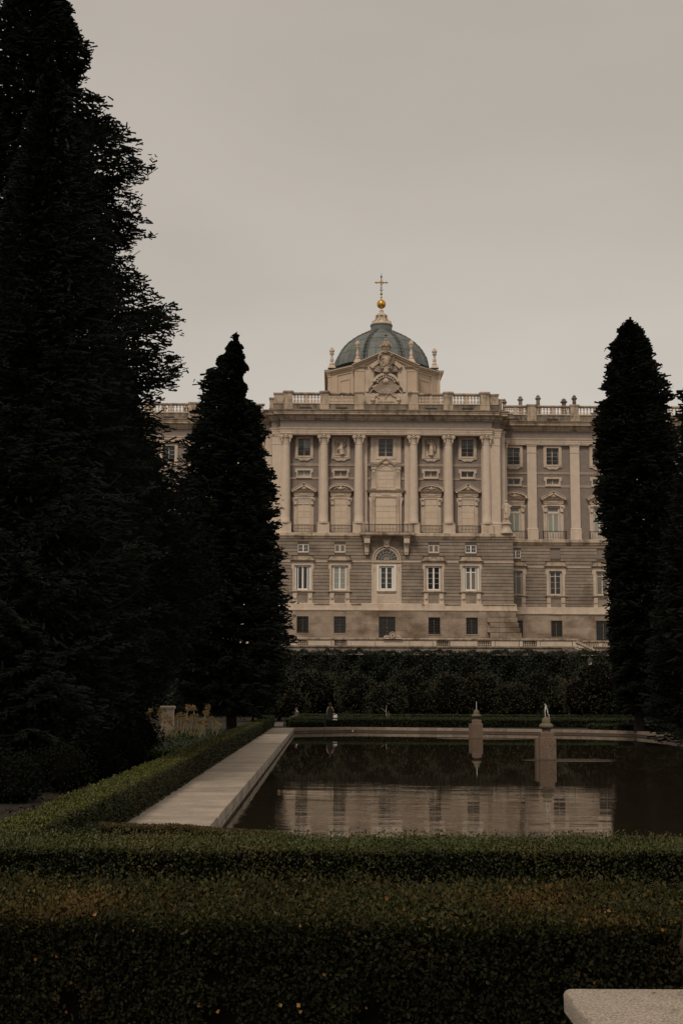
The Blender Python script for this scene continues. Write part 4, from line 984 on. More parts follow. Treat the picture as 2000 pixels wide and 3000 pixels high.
# ---- rusticated storey
ZL = lambda y: Zf(y,YL); sl_ = YL*1.0045/F
wins = [(-244.5,'open'),(-136.5,'curtain'),(138,'dark'),(247,'transom')]
hL = 371*sl_
opens = []       # x0,x1,z0,z1 kept clear of stone courses
holesL = []
for off,kd in wins:
    cx = XA+off*sl_; s = sl_
    w_ = 23*s if kd in ('open','transom') else 19.3*s
    za,zb = ZL(1730),ZL(1657.5)
    holesL.append((cx-24.5*s,cx+24.5*s,za,zb)); 
    mb = MB(); ring_frame(mb, cx-29.5*s,cx+29.5*s,ZL(1732),ZL(1647), cx-24.5*s,cx+24.5*s,za,zb, YL-.16,YL+.02)
    mb.box(cx-32.5*s,cx-29.5*s,YL-.12,YL+.02,ZL(1668),ZL(1647)); mb.box(cx+29.5*s,cx+32.5*s,YL-.12,YL+.02,ZL(1668),ZL(1647))
    P_('window_surround', mb, 'lime')
    mb = MB(); mb.loft(cx-31*s,cx+31*s,YL-.26,YL+.02,[(ZL(1647),0),(ZL(1645.5),.10),(ZL(1644.5),.16),(ZL(1643.5),.24),(ZL(1642.3),.26)])
    mb.prism([(cx-34*s,ZL(1642.5)),(cx+34*s,ZL(1642.5)),(cx+31*s,ZL(1639.5)),(cx+28.5*s,ZL(1634)),(cx+27*s,ZL(1632)),(cx-27*s,ZL(1632)),(cx-28.5*s,ZL(1634)),(cx-31*s,ZL(1639.5))], YL-.42, YL+.02)
    P_('window_hood', mb, 'weather')
    mb = MB(); mb.loft(cx-31*s,cx+31*s,YL-.22,YL+.02,[(ZL(1737),0),(ZL(1736),.06),(ZL(1734.5),.16),(ZL(1732),.18)])
    P_('window_sill', mb, 'weather')
    mb = MB()
    ring_frame(mb, cx-29*s,cx+29*s,ZL(1768),ZL(1737), cx-15.5*s,cx+15.5*s,ZL(1768),ZL(1740.5), YL-.12,YL+.02)
    for q in (-1,1): mb.prism([(cx+q*22*s-5*s,ZL(1755)),(cx+q*22*s+5*s,ZL(1755)),(cx+q*22*s+6*s,ZL(1738)),(cx+q*22*s-6*s,ZL(1738))], YL-.22,YL-.12); mb.ball((cx+q*22*s,YL-.2,ZL(1752)),(.2,.1,.22),8,5)
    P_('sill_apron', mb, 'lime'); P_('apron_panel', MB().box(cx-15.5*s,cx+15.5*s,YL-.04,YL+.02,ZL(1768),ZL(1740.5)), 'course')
    opens.append((cx-32.5*s,cx+32.5*s,ZL(1668),ZL(1632))); opens.append((cx-29.5*s,cx+29.5*s,ZL(1768),ZL(1668)))
    fw = 24.4*s if kd in ('open','transom') else 19.3*s
    o = MB(); ring_frame(o, -24.4*s,24.4*s,0,zb-za,-w_*.86 if kd in ('open','transom') else -19.3*s,w_*.86 if kd in ('open','transom') else 19.3*s,.05,zb-za-.04,0,.10)
    fr_ = link('window', o.mesh('window_casing', M['white' if kd in ('open','transom') else 'lime']), PAL, (cx,YL+.12,za))
    iw = w_*.82 if kd in ('open','transom') else 19.0*s
    if kd == 'open': window(cx,YL+.16,za+.06,zb-.05,2*iw*.82,2,1,'white','glass',fr=.13,parent=fr_,name='sash')
    if kd == 'transom': window(cx,YL+.16,za+.06,zb-.05,2*iw*.86,2,1,'white','blind2',fr=.13,parent=fr_,name='sash',transom=.76,panes_mat=['blind2','glass'])
    if kd == 'dark': window(cx,YL+.14,za+.06,zb-.05,2*iw,2,4,'white','glass',fr=.14,parent=fr_,name='sash')
    if kd == 'curtain': window(cx,YL+.14,za+.06,zb-.05,2*iw,2,4,'white','blind',fr=.13,parent=fr_,name='sash',panes_mat=['blind','blind','blind','blind','blind','blind','blind','blind'])
    if kd in ('open','transom'):        # folded inner shutters at the sides
        for q in (-1,1):
            sh_ = MB(); 
            for k in range(4): sh_.box(-.10,.10,-.02,.03,.1+k*(zb-za-.2)/4+.03,.1+(k+1)*(zb-za-.2)/4-.03)
            sh_.box(-.13,.13,0,.05,.05,zb-za-.05); sh_.build('shutter', M['white'], fr_, (cx+q*(w_*.93),YL+.10,za))
# small square windows
for off,mm,rw in ((-243.5,'glass',2),(-136,'blind2',1),(138.5,'blind2',1),(247.5,'glass',2)):
    cx = XA+off*sl_; s = sl_; za,zb = ZL(1619.5),ZL(1595); a_ = 16.2*s
    holesL.append((cx-a_,cx+a_,za,zb)); opens.append((cx-a_-.02,cx+a_+.02,za-.02,zb+.02))
    window(cx,YL+.06,za,zb,2*a_,4 if rw==2 else 2,rw,'cream' if rw==1 else 'white',mm,fr=.11 if rw==2 else .15)
# centre: plaster panel, arch, fanlight
cx = XA; s = sl_
holesL.append((cx-22*s,cx+22*s,ZL(1729),ZL(1658)))
P_('plaster_panel', ring_frame(MB(), cx-43.5*s,cx+43.5*s,ZL(1770),ZL(1650), cx-22*s,cx+22*s,ZL(1729),ZL(1658), YL-.10,YL+.02), 'tile')
mb = MB(); mb.box(cx-43.5*s,cx-38.5*s,YL-.17,YL-.10,ZL(1768),ZL(1650)); mb.box(cx+38.5*s,cx+43.5*s,YL-.17,YL-.10,ZL(1768),ZL(1650))
for q in (-1,1): mb.chain([(cx+q*37*s,YL-.14,ZL(1660)),(cx+q*36*s,YL-.16,ZL(1668)),(cx+q*38*s,YL-.12,ZL(1678))],[.12,.08,.03],6)
mb.box(cx-29*s,cx+29*s,YL-.13,YL-.10,ZL(1765),ZL(1745.5)); P_('panel_moulding', mb, 'lime')
P_('window_sill', MB().loft(cx-26*s,cx+26*s,YL-.18,YL,[(ZL(1738),0),(ZL(1736.5),.03),(ZL(1733),.10),(ZL(1731.5),.10)]), 'weather')
P_('window_surround', ring_frame(MB(), cx-28*s,cx+28*s,ZL(1731.5),ZL(1655.5), cx-22*s,cx+22*s,ZL(1729),ZL(1658), YL-.22,YL-.10), 'white')
o = MB(); ring_frame(o,-21.9*s,21.9*s,0,ZL(1658)-ZL(1729),-18.5*s,18.5*s,.04,ZL(1660)-ZL(1729),0,.10); fr_ = link('window', o.mesh('window_casing',M['white']), PAL, (cx,YL+.02,ZL(1729)))
window(cx,YL+.05,ZL(1727.5),ZL(1660),2*18.2*s,2,4,'white','glass',fr=.13,parent=fr_,name='sash')
opens.append((cx-43.5*s,cx+43.5*s,ZL(1770),ZL(1632)))
P_('impost_band', MB().loft(cx-43*s,cx+43*s,YL-.22,YL,[(ZL(1649.5),0),(ZL(1648.5),.08),(ZL(1643.5),.10),(ZL(1641.5),.14)]), 'lime')
za = ZL(1641); rr_ = 36*s
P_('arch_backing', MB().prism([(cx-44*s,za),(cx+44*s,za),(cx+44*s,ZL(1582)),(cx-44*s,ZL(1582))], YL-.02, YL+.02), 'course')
P_('fanlight_glass', MB().prism(arc(cx,za,34*s,34*s,0,180,24), YL-.06, YL-.02), 'glass')
mb = MB(); mb.band(arc(cx,za,36*s,36*s,0,180,24), .16, YL-.16, YL-.02) ; mb.band(arc(cx,za,38.5*s,38.5*s,0,180,24), -.14, YL-.26, YL-.02); P_('arch_moulding', mb, 'lime')
mb = MB()
for rq in (8,16,24,31): mb.band(arc(cx,za,rq*s,rq*s,0,180,18), .03, YL-.11, YL-.06)
for k in range(1,8): a_ = math.pi*k/8; mb.tube((cx+.1*math.cos(a_),YL-.09,za+.1*math.sin(a_)),(cx+34*s*math.cos(a_),YL-.09,za+34*s*math.sin(a_)),.022,seg=4)
P_('fanlight_bars', mb, 'cream')
for k in range(11):       # wedge stones round the arch
    a0,a1 = 180*k/11+.8, 180*(k+1)/11-.8
    if k == 5: continue
    ro = lambda a: min(41*s/max(abs(math.cos(R(a))),.01), (ZL(1586)-za)/max(math.sin(R(a)),.01))
    MB().prism([(cx+39*s*math.cos(R(a0)),za+39*s*math.sin(R(a0))),(cx+max(ro(a0),40*s)*math.cos(R(a0)),za+max(ro(a0),40*s)*math.sin(R(a0))),(cx+max(ro(a1),40*s)*math.cos(R(a1)),za+max(ro(a1),40*s)*math.sin(R(a1))),(cx+39*s*math.cos(R(a1)),za+39*s*math.sin(R(a1)))], YL-.10, YL-.02).build('arch_stone', M['course'], PAL)
mb = MB(); mb.prism([(cx-6*s,ZL(1604)),(cx+6*s,ZL(1604)),(cx+10*s,ZL(1583)),(cx-10*s,ZL(1583))], YL-.5, YL); mb.ball((cx,YL-.55,ZL(1590)),(.3,.15,.3),8,6); P_('keystone', mb, 'lime')
# balcony with brackets
yb0 = YL-1.6
P_('balcony_slab', MB().loft(XA-78*s,XA+81*s,yb0,YL+.5,[(ZL(1572.5),-.1),(ZL(1571),-.1),(ZL(1570),0),(ZL(1565),0),(ZL(1563),.03)]), 'weather')
for off in (-57.5,58):
    cx = XA+off*s; mb = MB()
    mb.loft(cx-8*s,cx+8*s,YL-1.2,YL,[(ZL(1594),0),(ZL(1589),.02),(ZL(1579),.0),(ZL(1577),.08),(ZL(1573),.18)])
    mb.loft(cx-6*s,cx+6*s,YL-.55,YL,[(ZL(1624),0),(ZL(1600),.04),(ZL(1594),.10)])
    for k in (-1,0,1): mb.box(cx+k*3.6*s-.09,cx+k*3.6*s+.09,YL-.66,YL-.55,ZL(1620),ZL(1597)); mb.ball((cx+k*3.6*s,YL-.5,ZL(1625)),(.08,.1,.12),6,4)
    P_('balcony_bracket', mb, 'lime')
railing(XA-74*s,XA+78*s,yb0+.12,YL+1.0,ZL(1563)-.02,ZL(1563)+1.02,38)
for off in (-241,-133,133,241.5): railing(XA+(off-33)*s0,XA+(off+33)*s0,YW-1.55,YW-.5,Zf(1562,YW-1.2),Zf(1562,YW-1.2)+.98,16,cross=True)
# courses
rows = []
yy = 1767.5
while yy > 1588:
    y2 = yy-9.95
    if 1638 < yy < 1652: pass
    rows.append((ZL(yy),ZL(y2))); yy = y2
zsc0,zsc1 = ZL(1648.5),ZL(1642)
def courses(x0,x1,Y,rows,opens,mname='course',slack=.02):
    for a_,b_ in rows:
        za,zb = a_+.030,b_-.030
        if za < zsc1 and zb > zsc0:
            if zb-zsc1 > .12: za = zsc1+.005
            elif zsc0-za > .12: zb = zsc0-.005
            else: continue
        cuts = sorted([(o[0],o[1]) for o in opens if o[2] < (zb-.02) and o[3] > (za+.02)])
        x = x0; segs = []
        for c0,c1 in cuts:
            if c0 > x+.05: segs.append((x,min(c0,x1)))
            x = max(x,c1)
        if x < x1-.05: segs.append((x,x1))
        for p_,q_ in segs:
            MB().loft(p_-(p_+q_)/2,q_-(p_+q_)/2,-.075,.03,[(0,-.03 if False else 0),(.02,.012),(zb-za-.02,.012),(zb-za,0)]).build('stone_course', M[mname], PAL, ((p_+q_)/2,Y,za))
courses(XA-hL,XA+hL,YL,rows,opens+[(XA-66.5*s,XA-48.5*s,ZL(1624),ZL(1573)),(XA+49*s,XA+67*s,ZL(1624),ZL(1573)),(XA-44*s,XA+44*s,ZL(1650),ZL(1582))])
P_('lower_wall', wall_mesh(MB(), XA-hL,XA+hL,ZL(1768),ZL(1580),YL,[h for h in holesL],.4), 'joint_and_ray_shade')
segx = [-371,-278.5,-210.5,-170.5,-102.5,-44,44,104,172,213,281,371]
for i in range(0,len(segx),2):
    P_('string_course', MB().loft(XA+segx[i]*s,XA+segx[i+1]*s,YL-.14,YL,[(zsc0,0),(zsc0+.06,.04),(zsc1-.08,.04),(zsc1,.08)]), 'lime')
P_('storey_cornice', MB().loft(XA-hL,XA+hL,YL-.02,YL+3,[(ZL(1583.5),0),(ZL(1582),.10),(ZL(1579),.14),(ZL(1577.5),.26),(ZL(1574),.30),(ZL(1572),.42),(ZL(1570),.44),(ZL(1569),.30),(ZL(1564),.28),(ZL(1562),.24)]), 'weather')
# plinth band and base storey
ZB = lambda y: Zf(y,YB); sb = YB*1.0045/F
P_('plinth_band', MB().loft(XA-hL-.1,XA+hL+.1,YL-.08,YL+3,[(ZB(1791),.30),(ZB(1789.5),.30),(ZB(1788.5),.42),(ZB(1786),.42),(ZB(1785.5),.26),(ZB(1769),.24),(ZB(1768),.10),(ZB(1767),.10)]), 'lime')
for a_,b_ in ((-209.5,-168),(-102,-75),(104,138+30-60),(170,214),(281,374)):
    if b_ > a_: MB().loft(XA+a_*s,XA+b_*s,YL-.4,YL,[(ZB(1771.5),0),(ZB(1771),.06),(ZB(1768.5),.08)]).build('drip_ledge', M['weather'], PAL)
zbase = 7.9
hB_ = []
for off,hw_,yt,yb_ in ((-244,17,1806.5,1855),(-136,17,1806.5,1855),(1.5,24,1806.5,1868),(139,17,1808,1857),(248.5,17,1808,1857)):
    cx = XA+off*sb; za,zb = ZB(yb_),ZB(yt); a_ = hw_*sb
    hB_.append((cx-a_,cx+a_,za,zb))
    mb = MB(); ring_frame(mb,cx-a_-.12,cx+a_+.12,za-.12,zb+.12,cx-a_,cx+a_,za,zb,YB-.06,YB); P_('window_surround', mb, 'ash')
    o = window(cx,YB+.30,za,zb,2*a_,2,3,'weather' if False else 'iron','glass',fr=.06)
    mb = MB()
    nb = 8 if hw_ < 20 else 12
    for k in range(nb+1): xx = -a_+2*a_*k/nb; mb.box(xx-.022,xx+.022,-.02,.02,0,zb-za)
    for k in range(6): zz = (zb-za)*(k+.5)/6; mb.box(-a_,a_,-.03,.03,zz-.02,zz+.02)
    for k in range(nb):
        for j in range(6): mb.ball((-a_+2*a_*(k+.5)/nb,0,(zb-za)*(j+.5)/6),(.07,.02,.07),5,3)
    mb.build('window_grille', M['iron'], PAL, (cx,YB+.10,za))
    MB().box(-.035,.035,0,.02,0,zb-za).build('window_mullion', M['cream'], PAL, (cx,YB+.2,za))
P_('base_wall', wall_mesh(MB(), XA-hL,XA+hL,zbase,ZB(1790),YB,hB_,.5), 'ash')
def ashlar(x0,x1,Y,opens,seed):
    r_ = random.Random(seed); n_ = 6; h = (ZB(1790.5)-zbase)/n_
    for j in range(n_):
        za,zb = zbase+j*h+.006, zbase+(j+1)*h-.006
        cuts = sorted([(o[0]-.13,o[1]+.13) for o in opens if o[2]-.13 < zb-.05 and o[3]+.13 > za+.05])
        x = x0; segs = []
        for c0,c1 in cuts:
            if c0 > x+.05: segs.append((x,min(c0,x1)))
            x = max(x,c1)
        if x < x1-.05: segs.append((x,x1))
        for a_,b_ in segs:
            n2 = max(1,int(round((b_-a_)/r_.uniform(1.5,2.1)))); xs_ = [a_+(b_-a_)*k/n2+(r_.uniform(-.22,.22) if 0 < k < n2 else 0) for k in range(n2+1)]
            for k in range(n2):
                c_ = (xs_[k]+xs_[k+1])/2; MB().box(xs_[k]-c_+.006,xs_[k+1]-c_-.006,-.035-r_.random()*.02,.02,0,zb-za).build('ashlar_block', M['ash'], PAL, (c_,Y,za))
ashlar(XA-291*sb,XA+291*sb,YB,hB_,5)
# battered corner pier of single blocks
for q in (-1,1):
    rowsb = [(1806.5,1792),(1822,1807.5),(1837,1823),(1852,1838),(1869,1853)]
    for i,(ya,yb_) in enumerate(rowsb):
        z0_,z1_ = ZB(ya)+.01,ZB(yb_)-.005
        fl = .10+.14*i
        xl = 300 if i%2 == 0 else 292
        xs_ = [xl, 325+rnd.uniform(-6,6), 345+rnd.uniform(-5,5), 374]
        for k in range(3):
            a_,b_ = XA+q*xs_[k]*sb, XA+q*xs_[k+1]*sb
            if k == 2: b_ += q*(fl*1.1)
            a_,b_ = sorted((a_,b_)); c_ = (a_+b_)/2
            MB().box(a_-c_+.012,b_-c_-.012,-fl-.10+rnd.uniform(-.01,.01),.3,0,z1_-z0_).build('corner_block', M['ash'], PAL, (c_,YB,z0_))

# ---- wings (right one seen beside the centre block, left one between the trees)
YWW, YWL, YWB = 179.9, 179.0, 178.7
def ZW(y): return Zf(y,YWW,1600)
HZ = lambda yp: ZFl(yp)
# heights shared with the centre block (same storeys)
def wing(q):
    sW = YWW*1.0045/F
    offs = [372.0+0, 484.5, 619, 754, 889, 1024]         # bay centres from the axis, photo pixels at the wing plane
    # axis shift: same X axis
    XQ = lambda off: XA+q*off*sW
    # measured at the right: px of bay centres 1503,1616,1751 ; pilasters 1555,1680.5
    ax = XA
    bays = [Xf(1503,YWW,1330)-XA, Xf(1616.5,YWW,1330)-XA, Xf(1751,YWW,1330)-XA]
    st_ = 5.95
    while bays[-1] < 52: bays.append(bays[-1]+st_)
    pil = [Xf(1555,YWW,1330)-XA, Xf(1680.5,YWW,1330)-XA]
    while pil[-1] < 52: pil.append(pil[-1]+st_)
    x_in = XA+q*353*s0; x_out = XA+q*56
    xa,xb = sorted((x_in,x_out))
    Z = lambda y: Zf(y,YW)+(-.05)     # the same storey heights as the centre block
    holes = []
    vis = bays if q > 0 else bays
    for i,b in enumerate(vis):
        if i >= 4 : break
        kd = 'seg' if i%2 == 0 else 'tri'
        if i == 2: kd = 'tri'
        holes += upper_bay(XA+q*b, YWW, Z, kd, 'window', 'glass', 'glass' if i != 1 else 'blind2', 'door')
        railing(XA+q*b-1.5,XA+q*b+1.5,YWW-1.3,YWW-.3,Z(1563),Z(1563)+1.0,14)
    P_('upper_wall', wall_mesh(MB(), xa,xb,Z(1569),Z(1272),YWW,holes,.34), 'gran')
    for p_ in pil:
        X = XA+q*p_; a_ = .62
        P_('pilaster', MB().loft(X-a_,X+a_,YWW-.35,YWW,[(Z(1564),.12),(Z(1537),.12),(Z(1536),.06),(Z(1534),.10),(Z(1531),.10),(Z(1529),0),(Z(1303),0),(Z(1302.5),.05),(Z(1300.5),.06),(Z(1300),.0),(Z(1284),0),(Z(1283),.06),(Z(1279.5),.10),(Z(1278),.18),(Z(1274),.22)]), 'limeclean')
    allp = sorted([XA+q*p_ for p_ in pil]+[xa,xb])
    for (ya,yb_) in ((1366,1360.5),(1405.5,1400)):
        for a_,b_ in zip(allp[:-1],allp[1:]):
            c_ = [XA+q*b for b in bays[:4] if a_ < XA+q*b < b_]
            segs = [(a_+.63,b_-.63)]
            if ya > 1400 and c_: segs = [(a_+.63,c_[0]-1.03),(c_[0]+1.03,b_-.63)]
            for u_,v_ in segs:
                if v_-u_ > .1: MB().loft(u_,v_,YWW-.08,YWW,[(Z(ya),0),(Z(ya)+.05,.02),(Z(yb_)-.08,.02),(Z(yb_)-.06,.08),(Z(yb_),.08)]).build('string_course', M['lime'], PAL)
    yf = YWW-.45; z = ZFl
    P_('architrave', MB().loft(xa,xb,yf,YWW+6,[(z(1274),0),(z(1270.5),0),(z(1270.4),.05),(z(1264.5),.05),(z(1264.4),.10),(z(1260),.10),(z(1258.5),.18),(z(1256),.22),(z(1254),.24)]), 'lime')
    P_('frieze', MB().loft(xa,xb,yf+.05,YWW+6,[(z(1254),0),(z(1232.5),0)]), 'gran')
    P_('cornice', MB().loft(xa,xb,yf,YWW+6,[(z(1232.5),.04),(z(1230),.14),(z(1228),.16),(z(1227.5),.30),(z(1222),.34),(z(1218.5),.46),(z(1218),.85),(z(1213),.86),(z(1212.5),.92),(z(1209.5),.95),(z(1207),1.08),(z(1204.5),1.12)]), 'weather')
    yp = YWW-.9; zz = lambda y: Zf(y,YP)
    P_('parapet_plinth', MB().loft(xa,xb,yp+.15,yp+2.0,[(zz(1204.5),.05),(zz(1202),0),(zz(1185),0),(zz(1184),.06),(zz(1181.5),.08)]), 'dirty')
    for b in bays[:4]:
        MB().box(-.72,.72,0,.1,0,.36).build('attic_vent', M['iron'], PAL, (XA+q*b,yp+.03,zz(1201.5)))
    for p_ in pil:
        X = XA+q*p_
        P_('parapet_pier', MB().loft(X-.55,X+.55,yp,yp+1.2,[(zz(1204),.06),(zz(1186),.06),(zz(1184.5),.10),(zz(1183),.02),(zz(1158),0),(zz(1155.5),.06),(zz(1152.5),.12),(zz(1150),.12)]), 'weather')
    pp = [abs(x_in-XA)]+pil
    for a_,b_ in list(zip(pp[:-1],pp[1:]))[:6]:
        u_,v_ = sorted((XA+q*(a_+.57),XA+q*(b_-.57)))
        balus_run(u_,v_,yp+.35,zz(1181.5),zz(1152.5),2,4 if b_-a_ < 3.5 else 5)
    # lower storey
    ZZ = lambda y: Zf(y,YL); op = []; hl = []
    for i,b in enumerate([x for x in bays[:4]]):
        # measured slightly further out than above because of perspective; the openings line up vertically
        cx = XA+q*b; s = sl_
        za,zb = ZZ(1730),ZZ(1657.5); hl.append((cx-19.5*s,cx+19.5*s,za,zb))
        mb = MB(); ring_frame(mb, cx-28*s,cx+28*s,ZZ(1732),ZZ(1647), cx-19.5*s,cx+19.5*s,za,zb, YWL-.16,YWL+.02)
        mb.box(cx-31*s,cx-28*s,YWL-.12,YWL+.02,ZZ(1668),ZZ(1647)); mb.box(cx+28*s,cx+31*s,YWL-.12,YWL+.02,ZZ(1668),ZZ(1647)); P_('window_surround', mb, 'lime')
        mb = MB(); mb.loft(cx-29*s,cx+29*s,YWL-.26,YWL+.02,[(ZZ(1647),0),(ZZ(1645.5),.10),(ZZ(1644.5),.16),(ZZ(1643.5),.24),(ZZ(1642.3),.26)])
        mb.prism([(cx-33*s,ZZ(1642.5)),(cx+33*s,ZZ(1642.5)),(cx+30*s,ZZ(1639.5)),(cx+27.5*s,ZZ(1634)),(cx+26*s,ZZ(1632)),(cx-26*s,ZZ(1632)),(cx-27.5*s,ZZ(1634)),(cx-30*s,ZZ(1639.5))], YWL-.42, YWL+.02); P_('window_hood', mb, 'weather')
        P_('window_sill', MB().loft(cx-29*s,cx+29*s,YWL-.22,YWL+.02,[(ZZ(1737),0),(ZZ(1736),.06),(ZZ(1734.5),.16),(ZZ(1732),.18)]), 'weather')
        mb = MB(); ring_frame(mb, cx-27.5*s,cx+27.5*s,ZZ(1768),ZZ(1737), cx-15.5*s,cx+15.5*s,ZZ(1768),ZZ(1740.5), YWL-.12,YWL+.02)
        for k in (-1,1): mb.prism([(cx+k*22*s-5*s,ZZ(1755)),(cx+k*22*s+5*s,ZZ(1755)),(cx+k*22*s+6*s,ZZ(1738)),(cx+k*22*s-6*s,ZZ(1738))], YWL-.22,YWL-.12)
        P_('sill_apron', mb, 'lime'); P_('apron_panel', MB().box(cx-15.5*s,cx+15.5*s,YWL-.04,YWL+.02,ZZ(1768),ZZ(1740.5)), 'course')
        op += [(cx-31*s,cx+31*s,ZZ(1668),ZZ(1632)),(cx-28*s,cx+28*s,ZZ(1768),ZZ(1668))]
        o = MB(); ring_frame(o,-19.4*s,19.4*s,0,zb-za,-17*s,17*s,.04,zb-za-.04,0,.10); fr_ = link('window', o.mesh('window_casing',M['cream']), PAL, (cx,YWL+.14,za))
        window(cx,YWL+.17,za+.05,zb-.05,2*16.5*s,2,3 if i==1 else 1,'cream','glass' if i==1 else 'blind2',fr=.08,parent=fr_,name='sash',transom=.79,mid=True)
        a_ = 15.5*s; za,zb = ZZ(1619.5),ZZ(1595)
        op.append((cx-a_-.02,cx+a_+.02,za-.02,zb+.02))
        if i == 0:
            hl.append((cx-a_,cx+a_,za,zb)); window(cx,YWL+.06,za,zb,2*a_,4,2,'white','glass',fr=.10)
        else: P_('blind_panel', MB().box(cx-a_,cx+a_,YWL-.02,YWL+.02,za,zb), 'gran')
    courses(xa,xb,YWL,rows,op)
    P_('lower_wall', wall_mesh(MB(), xa,xb,ZZ(1768),ZZ(1580),YWL,hl,.4), 'joint_and_ray_shade')
    ed = sorted([xa,xb]+[XA+q*b+k*33*sl_ for b in bays[:4] for k in (-1,1) if xa < XA+q*b+k*33*sl_ < xb])
    if q > 0 and bays[0]-33*sl_+XA < xa: ed = ed[1:] if len(ed)%2 else ed
    if q < 0 and len(ed)%2: ed = ed[:-1]
    for a_,b_ in zip(ed[0::2],ed[1::2]):
        P_('string_course', MB().loft(a_,b_,YWL-.14,YWL,[(zsc0,0),(zsc0+.06,.04),(zsc1-.08,.04),(zsc1,.08)]), 'lime')
    P_('storey_cornice', MB().loft(xa,xb,YWL-.02,YWL+3,[(ZZ(1583.5),0),(ZZ(1582),.10),(ZZ(1579),.14),(ZZ(1577.5),.26),(ZZ(1574),.30),(ZZ(1572),.42),(ZZ(1570),.44),(ZZ(1569),.30),(ZZ(1564),.28),(ZZ(1562),.24)]), 'weather')
    P_('plinth_band', MB().loft(xa,xb,YWL-.08,YWL+3,[(ZB(1791),.30),(ZB(1789.5),.30),(ZB(1788.5),.42),(ZB(1786),.42),(ZB(1785.5),.26),(ZB(1769),.24),(ZB(1768),.10),(ZB(1767),.10)]), 'lime')
    hb = []
    for i,b in enumerate(bays[:4]):
        cx = XA+q*b; a_ = .74 if i < 2 else 1.0; za,zb = (ZB(1857),ZB(1808)) if i < 2 else (ZB(1868),ZB(1808))
        hb.append((cx-a_,cx+a_,za,zb))
        mb = MB(); ring_frame(mb,cx-a_-.12,cx+a_+.12,za-.12,zb+.12,cx-a_,cx+a_,za,zb,YWB-.06,YWB); P_('window_surround', mb, 'ash')
        window(cx,YWB+.30,za,zb,2*a_,2,3,'iron','glass',fr=.06)
        mb = MB()
        for k in range(9): xx = -a_+2*a_*k/8; mb.box(xx-.022,xx+.022,-.02,.02,0,zb-za)
        for k in range(6): zq = (zb-za)*(k+.5)/6; mb.box(-a_,a_,-.03,.03,zq-.02,zq+.02)
        mb.build('window_grille', M['iron'], PAL, (cx,YWB+.10,za)); MB().box(-.035,.035,0,.02,0,zb-za).build('window_mullion', M['cream'], PAL, (cx,YWB+.2,za))
    P_('base_wall', wall_mesh(MB(), xa,xb,zbase,ZB(1790),YWB,hb,.5), 'ash')
    if q > 0: ashlar(XA+375*sl_,XA+375*sl_+17,YWB,hb,8)
wing(1); wing(-1)
# roof slabs closing the blocks from above, set below the parapets
P_('roof', MB().box(XA-hB,XA+hB,YW+.4,YW+34,zt_up,Zf(1215,YF)), 'gravel')
P_('roof', MB().box(XA-56,XA-hB-.02,YWW+.4,YWW+26,zt_up,Zf(1215,YF)), 'gravel'); P_('roof', MB().box(XA+hB+.02,XA+56,YWW+.4,YWW+26,zt_up,Zf(1215,YF)), 'gravel')
# chimneys on the right wing roof
for px,top,rr_ in ((1476,1168,.38),(1523,1160,.42),(1574.7,1157,.42),(1650,1167,.50),(1680.6,1157,.42)):
    Yc = 187.0; X = Xf(px,Yc,1170); zt = Zf(top,Yc,px); zb = Zf(1215,YF)
    mb = MB().lathe([(rr_*1.05,zb),(rr_*.62,zt-1.0),(rr_*.62,zt-.72),(rr_*.95,zt-.62),(rr_*1.02,zt-.5),(rr_*.6,zt-.40),(rr_*.66,zt-.30),(rr_*.62,zt-.18),(rr_*.35,zt-.08),(.05,zt)], X, Yc, 12)
    P_('chimney', mb, 'dirty', True)
for px in (482,547,588):
    Yc = 187.0; X = Xf(px,Yc,1170); zt = Zf(1186,Yc,px); zb = Zf(1215,YF)
    P_('chimney', MB().lathe([(.5,zb),(.3,zt-.7),(.5,zt-.5),(.3,zt-.3),(.05,zt)], X, Yc, 12), 'dirty', True)

# ---- dome block
YD = 176.5; YDC = 188.0
Zd = lambda y: Zf(y,YD,1127); sd_ = YD*1.0045/F
zd_top = Zd(1071.5); zd_bot = Zf(1215,YF)
fw, bw, dd = 92*sd_, 170*sd_, 3.0
poly = [(XA-fw,YD),(XA+fw,YD),(XA+bw-.6,YD+dd),(XA+bw,YD+dd),(XA+bw,YD+19),(XA-bw,YD+19),(XA-bw,YD+dd),(XA-bw+.6,YD+dd)]
P_('dome_drum', MB().plan(poly, zd_bot, zd_top-.9), 'ochre')
def grow(poly,d):
    c = Vector((XA,YD+9)); return [tuple(Vector(q)+(Vector(q)-c).normalized()*d) for q in poly]
for d,a_,b_ in ((.10,-.9,-.62),(.22,-.62,-.40),(.42,-.40,-.22),(.60,-.22,-.06)):
    P_('drum_cornice', MB().plan(grow(poly,d), zd_top+a_, zd_top+b_), 'ochre')
P_('drum_roof', MB().plan(grow(poly,.62), zd_top-.06, zd_top+.02), 'leadrib')
